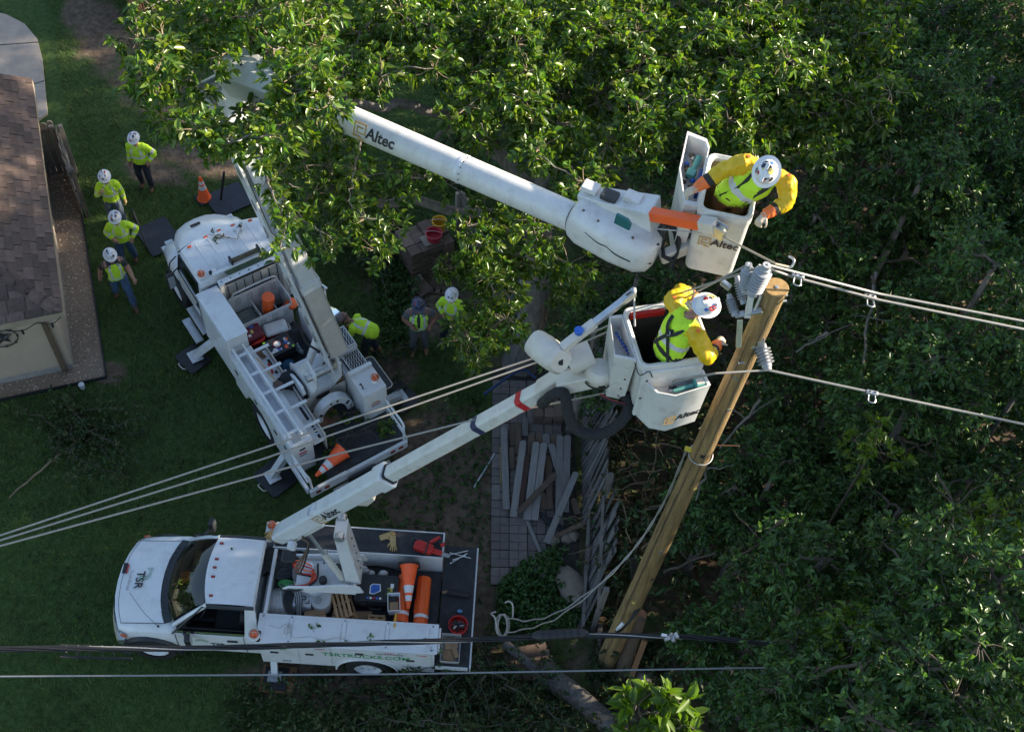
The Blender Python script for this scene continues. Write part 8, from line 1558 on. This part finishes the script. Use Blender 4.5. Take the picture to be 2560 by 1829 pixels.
# wires
def wire(label, pts, r, m, name='power_line', sag=0, cat='wire', n=14):
    P = [Vector(p) for p in pts]; out = []
    for a, b in zip(P[:-1], P[1:]):
        for k in range(n): t = k/n; out.append(a.lerp(b, t)+Vector((0, 0, -sag*4*t*(1-t))))
    out.append(P[-1]); return tag(MB().tube(out, r, 7).obj(name, m), label, cat)
I1 = i1t+pb0; I2 = i2t+pb0; I3 = i3t+pb0
M_COND = mat('bare_aluminium_wire', (.30, .285, .26), .5, .3, var=.15, vscale=40)
def ray_ext(x, y, z, f=2.4, frm=None): # carry on beyond the picture edge
    p = at(x, y, z); return frm+(p-frm)*f
wire('upper one of the paired bare wires running right from the pole top', [I1, at(2200, 735, 11.2), at(2560, 803, 11.0), ray_ext(2560, 803, 11.0, 3, at(2200, 735, 11.2))], .014, M_COND)
wire('lower one of the paired bare wires running right from the pole top', [I2+Vector((.1, 0, 0)), at(1975, 690, 11.4), at(2200, 750, 11.2), at(2560, 823, 11.0), ray_ext(2560, 823, 11.0, 3, at(2200, 750, 11.2))], .014, M_COND)
wire('single bare wire running right from the lower insulator', [I3, at(2200, 985, 10.1), at(2560, 1060, 9.9), ray_ext(2560, 1060, 9.9, 3, at(2200, 985, 10.1))], .014, M_COND)
wire('upper one of the paired wires running left behind the boom', [I1, at(1714, 728, 10.6), at(1600, 780, 9.3), at(1522, 813, 9.05), at(1340, 893, 8.6), at(0, 1338, 7.8), ray_ext(0, 1338, 7.8, 2, at(1340, 893, 8.7))], .012, M_COND, sag=0)
wire('lower one of the paired wires running left behind the boom', [I2, at(1714, 744, 10.5), at(1600, 795, 9.2), at(1522, 828, 8.95), at(1340, 906, 8.5), at(660, 1146, 8.0), at(0, 1350, 7.8), ray_ext(0, 1350, 7.8, 2, at(660, 1146, 8.0))], .012, M_COND)
wire('third wire running left under the white boom to the left edge', [I3, at(1790, 933, 10.2), at(1500, 985, 8.6), at(1200, 1045, 7.6), at(850, 1133, 7.4), at(0, 1364, 7.6), ray_ext(0, 1364, 7.6, 2, at(850, 1133, 7.4))], .013, M_COND)
# rope from the jib of the upper bucket to the wires
wire('thin tan rope from the orange jib down to the paired wires', [at(1808, 592, 11.05), at(1940, 660, 11.6), at(1975, 668, 11.5)], .012, mat('tan_rope', (.40, .33, .24), .8), 'hoist_rope', cat='rope')
def clampset(label, p, q, big=True):
    t = thing('line_clamp', label, 'clamp', p); t.scale = (.7,)*3; d = (Vector(q)-Vector(p)).normalized(); MB().beam(d*-.09, d*.09, .07, .06).obj('jaw', M_STEEL, t, bevel=.008)
    s_ = d.cross(Vector((0, 0, 1))).normalized()
    for k in (-1, 1): MB().lathe([(.016, 0), (.016, .012), (0, .014)], 8).obj('bolt', M_DARK, t, loc=d*.04*k+Vector((0, 0, .032)))
    MB().tube(bez([d*-.05+s_*.03, d*-.05+s_*.17, d*.05+s_*.17, d*.05+s_*.03], 5), .010, 6).obj('loop', M_ALU, t); return t
clampset('metal clamp with loop on the single right hand wire', at(2180, 982, 10.11), at(2300, 1006, 10.1)); clampset('small metal clamp on the paired right hand wires', at(2175, 742, 11.2), at(2300, 770, 11.1))
clampset('small connector on the upper wire just right of the pole top', at(1995, 690, 11.42), at(2050, 705, 11.4))
tag(MB().tube(bez([at(1972, 640, 11.7), at(1985, 650, 11.7), at(1980, 665, 11.65), at(1968, 670, 11.6)], 5), .012, 6).obj('hook', M_ALU), 'small open metal hook above the pole top insulators', 'hook')
# dark communication bundle and thin service line in the foreground
M_CABLE = mat('black_cable', (.012, .012, .014), .6, var=.3, vscale=20)
bun = thing('cable_bundle', 'thick black communication cable bundle across the bottom of the picture', 'cable')
PB_ = [at(-700, 1632, 5.0), at(0, 1622, 5.0), at(550, 1618, 4.95), at(1100, 1601, 4.9), at(1600, 1588, 4.9), at(2000, 1618, 5.0), at(2700, 1720, 5.2)]
B0 = bez(PB_, 16)
for k in range(5):
    MB().tube([p+Vector((0, .026*math.cos(i*.35+k*1.26), .026*math.sin(i*.35+k*1.26))) for i, p in enumerate(B0)], [.020, .015, .012, .016, .008][k], 6).obj('strand', M_CABLE if k != 4 else M_ROPE, bun)
wire('thin pale service line below the cable bundle, across the bottom', [at(-600, 1694, 5.0), at(0, 1690, 5.0), at(1000, 1684, 4.9), at(1900, 1668, 5.1), at(2600, 1655, 5.4)], .012, mat('grey_service_wire', (.22, .23, .25), .4, .3), 'service_line')
lad = thing('cable_hanger', 'dark ladder shaped hanger dangling from the cable bundle at left', 'cable hanger')
for dy in (0, 28): MB().tube([at(150, 1612+dy, 4.9), at(260, 1616+dy, 4.8), at(330, 1634+dy*.4, 4.9)], .018, 6).obj('rail', M_CABLE, lad)
for k in range(5): MB().tube([at(165+k*30, 1612, 4.9), at(165+k*30, 1642, 4.85)], .012, 5).obj('rung', M_CABLE, lad)
spl = thing('splice_case', 'black ribbed splice case on the cable bundle left of the pole', 'splice case'); MB().tube([at(1330, 1588, 4.92), at(1345, 1588, 4.92), at(1455, 1582, 4.92), at(1470, 1582, 4.92)], [.04, .075, .075, .04], 12).obj('case', M_BLACKPL, spl)
for k in range(6): MB().tube([at(1352+k*18, 1587.5-k, 4.92), at(1358+k*18, 1587-k, 4.92)], .08, 12).obj('rib', M_BLACK, spl)
sp2 = thing('line_hardware', 'grey metal hardware on the cable bundle right of the pole', 'hardware')
for k in range(5): MB().cbox(at(1660+k*8, 1588+(k % 2)*8, 4.98), (.09, .05, .05), (.3*k, .2, .5*k)).obj('fitting', M_STEEL if k % 2 else M_ALU, sp2, bevel=.008)
# triplex drop hanging from the pole to its coil on the bundle
drop = thing('drop_cable', 'twisted pale drop cable hanging from the pole down to a loose coil', 'cable')
for k in range(2):
    pts = bez([at(1716, 1126, 7.75), at(1660, 1255, 6.3), at(1590, 1365, 5.5), at(1500, 1458+k*3, 5.0), at(1400, 1527+k*12, 4.7), at(1330, 1550+k*18, 4.8), at(1265, 1545+k*36, 4.9)], 10)
    MB().tube([p+Vector((.011*math.cos(i*.8+k*PI), .011*math.sin(i*.8+k*PI), 0)) for i, p in enumerate(pts)], .010, 6).obj('strand', M_COND, drop)
coil = []
for i in range(60): a = i*.55; coil.append(at(1256+14*math.cos(a)+4*math.sin(a*.3), 1562+28*math.sin(a), 4.85+.05*math.sin(a*.7)))
MB().tube(coil, .008, 5).obj('loose_coil', M_COND, drop); MB().tube(bez([at(1282, 1542, 4.9), at(1282, 1512, 5.0), at(1272, 1502, 5.0), at(1262, 1506, 5.0)], 5), .012, 5).obj('loose_end', M_COND, drop); MB().tube(bez([at(1245, 1585, 4.9), at(1238, 1545, 4.95), at(1228, 1533, 5.0), at(1240, 1528, 5.0)], 5), .012, 5).obj('loose_end', M_COND, drop)
# black riser cables on the pole foot
rc_ = thing('riser_cable', 'black riser cables running down beside the pole', 'cable')
for k in range(3): MB().tube(bez([at(1578+k*5, 1395, 4.2), at(1584+k*5, 1470, 3.4), at(1590+k*4, 1520, 2.9), at(1560, 1568, 2.6), at(1540, 1580, 2.7)], 6), .018, 6).obj('strand', M_CABLE, rc_)
MB().tube([at(1558, 1556, 2.7), at(1542, 1574, 2.6)], .03, 8).obj('cable_end', M_WHITE, rc_); MB().tube([at(1552, 1572, 2.6), at(1541, 1582, 2.55)], .025, 8).obj('cable_end', M_RBKT if False else M_ORANGE, rc_)
# old pole stub
sb0 = at(1552, 1686, 0); st = thing('pole_stub', 'cut off old pole stub with reddish sawn top beside the pole foot', 'pole stub', sb0); top = at(1598, 1537, 1.55)-sb0
MB().tube([Vector((0, 0, -.2)), top*.5, top], [.15, .14, .135], 20).obj('shaft', mat('old_pole_wood', (.15, .105, .07), .85, var=.3, vscale=5, stretch=(4, 4, .3), bump=.5, bscale=20, dirt=(.06, .045, .03), damt=.5), st); MB().lathe([(0, .006), (.132, .004)], 20, Matrix.Translation(top)).obj('sawn_top', mat('reddish_cut', (.30, .12, .06), .8, var=.25, vscale=14), st)
MB().beam(at(1575, 1700, .05)-sb0, at(1612, 1600, 1.1)-sb0, .10, .05).obj('brace', M_CEDAR, st)
# fittings, tags and staples down the pole
for k, (t, a) in enumerate(((.80, -1.2), (.70, -1.7), (.62, -.9), (.45, -1.5), (.36, -1.1), (.28, -1.9), (.86, -1.9))):
    c = PT*t+Vector((math.cos(a), math.sin(a), 0))*(.180-.056*t); MB().cbox(c, (.05, .012, .07 if k % 2 else .04), (0, 0, a+PI/2)).obj('pole_tag', (M_ALU, M_DARK, M_YELP)[k % 3], pole)
MB().tube([PT*t+Vector((math.cos(-2.3), math.sin(-2.3), 0))*(.185-.056*t) for t in np.linspace(.02, .93, 40)], .007, 5).obj('ground_wire', M_TRIM, pole)
scatter('weeds', 'weeds crowding round the foot of the pole', reg((1480, 1600), (1640, 1600), (1680, 1740), (1520, 1780), (1460, 1700)), 260, .03, .5, .11, M_LEAF3, 6)
# black hose under the knuckle, lying by the tree foot
tag(MB().tube(bez([at(1210, 985, .3), at(1300, 925, .35), at(1340, 945, .3)], 6), .03, 7).obj('blue_pipe_frame', mat('blue_steel', (.03, .06, .16), .5)), 'blue steel tube frame standing by the foot of the big tree', 'frame')

bpy.data.scenes.remove(TMP)
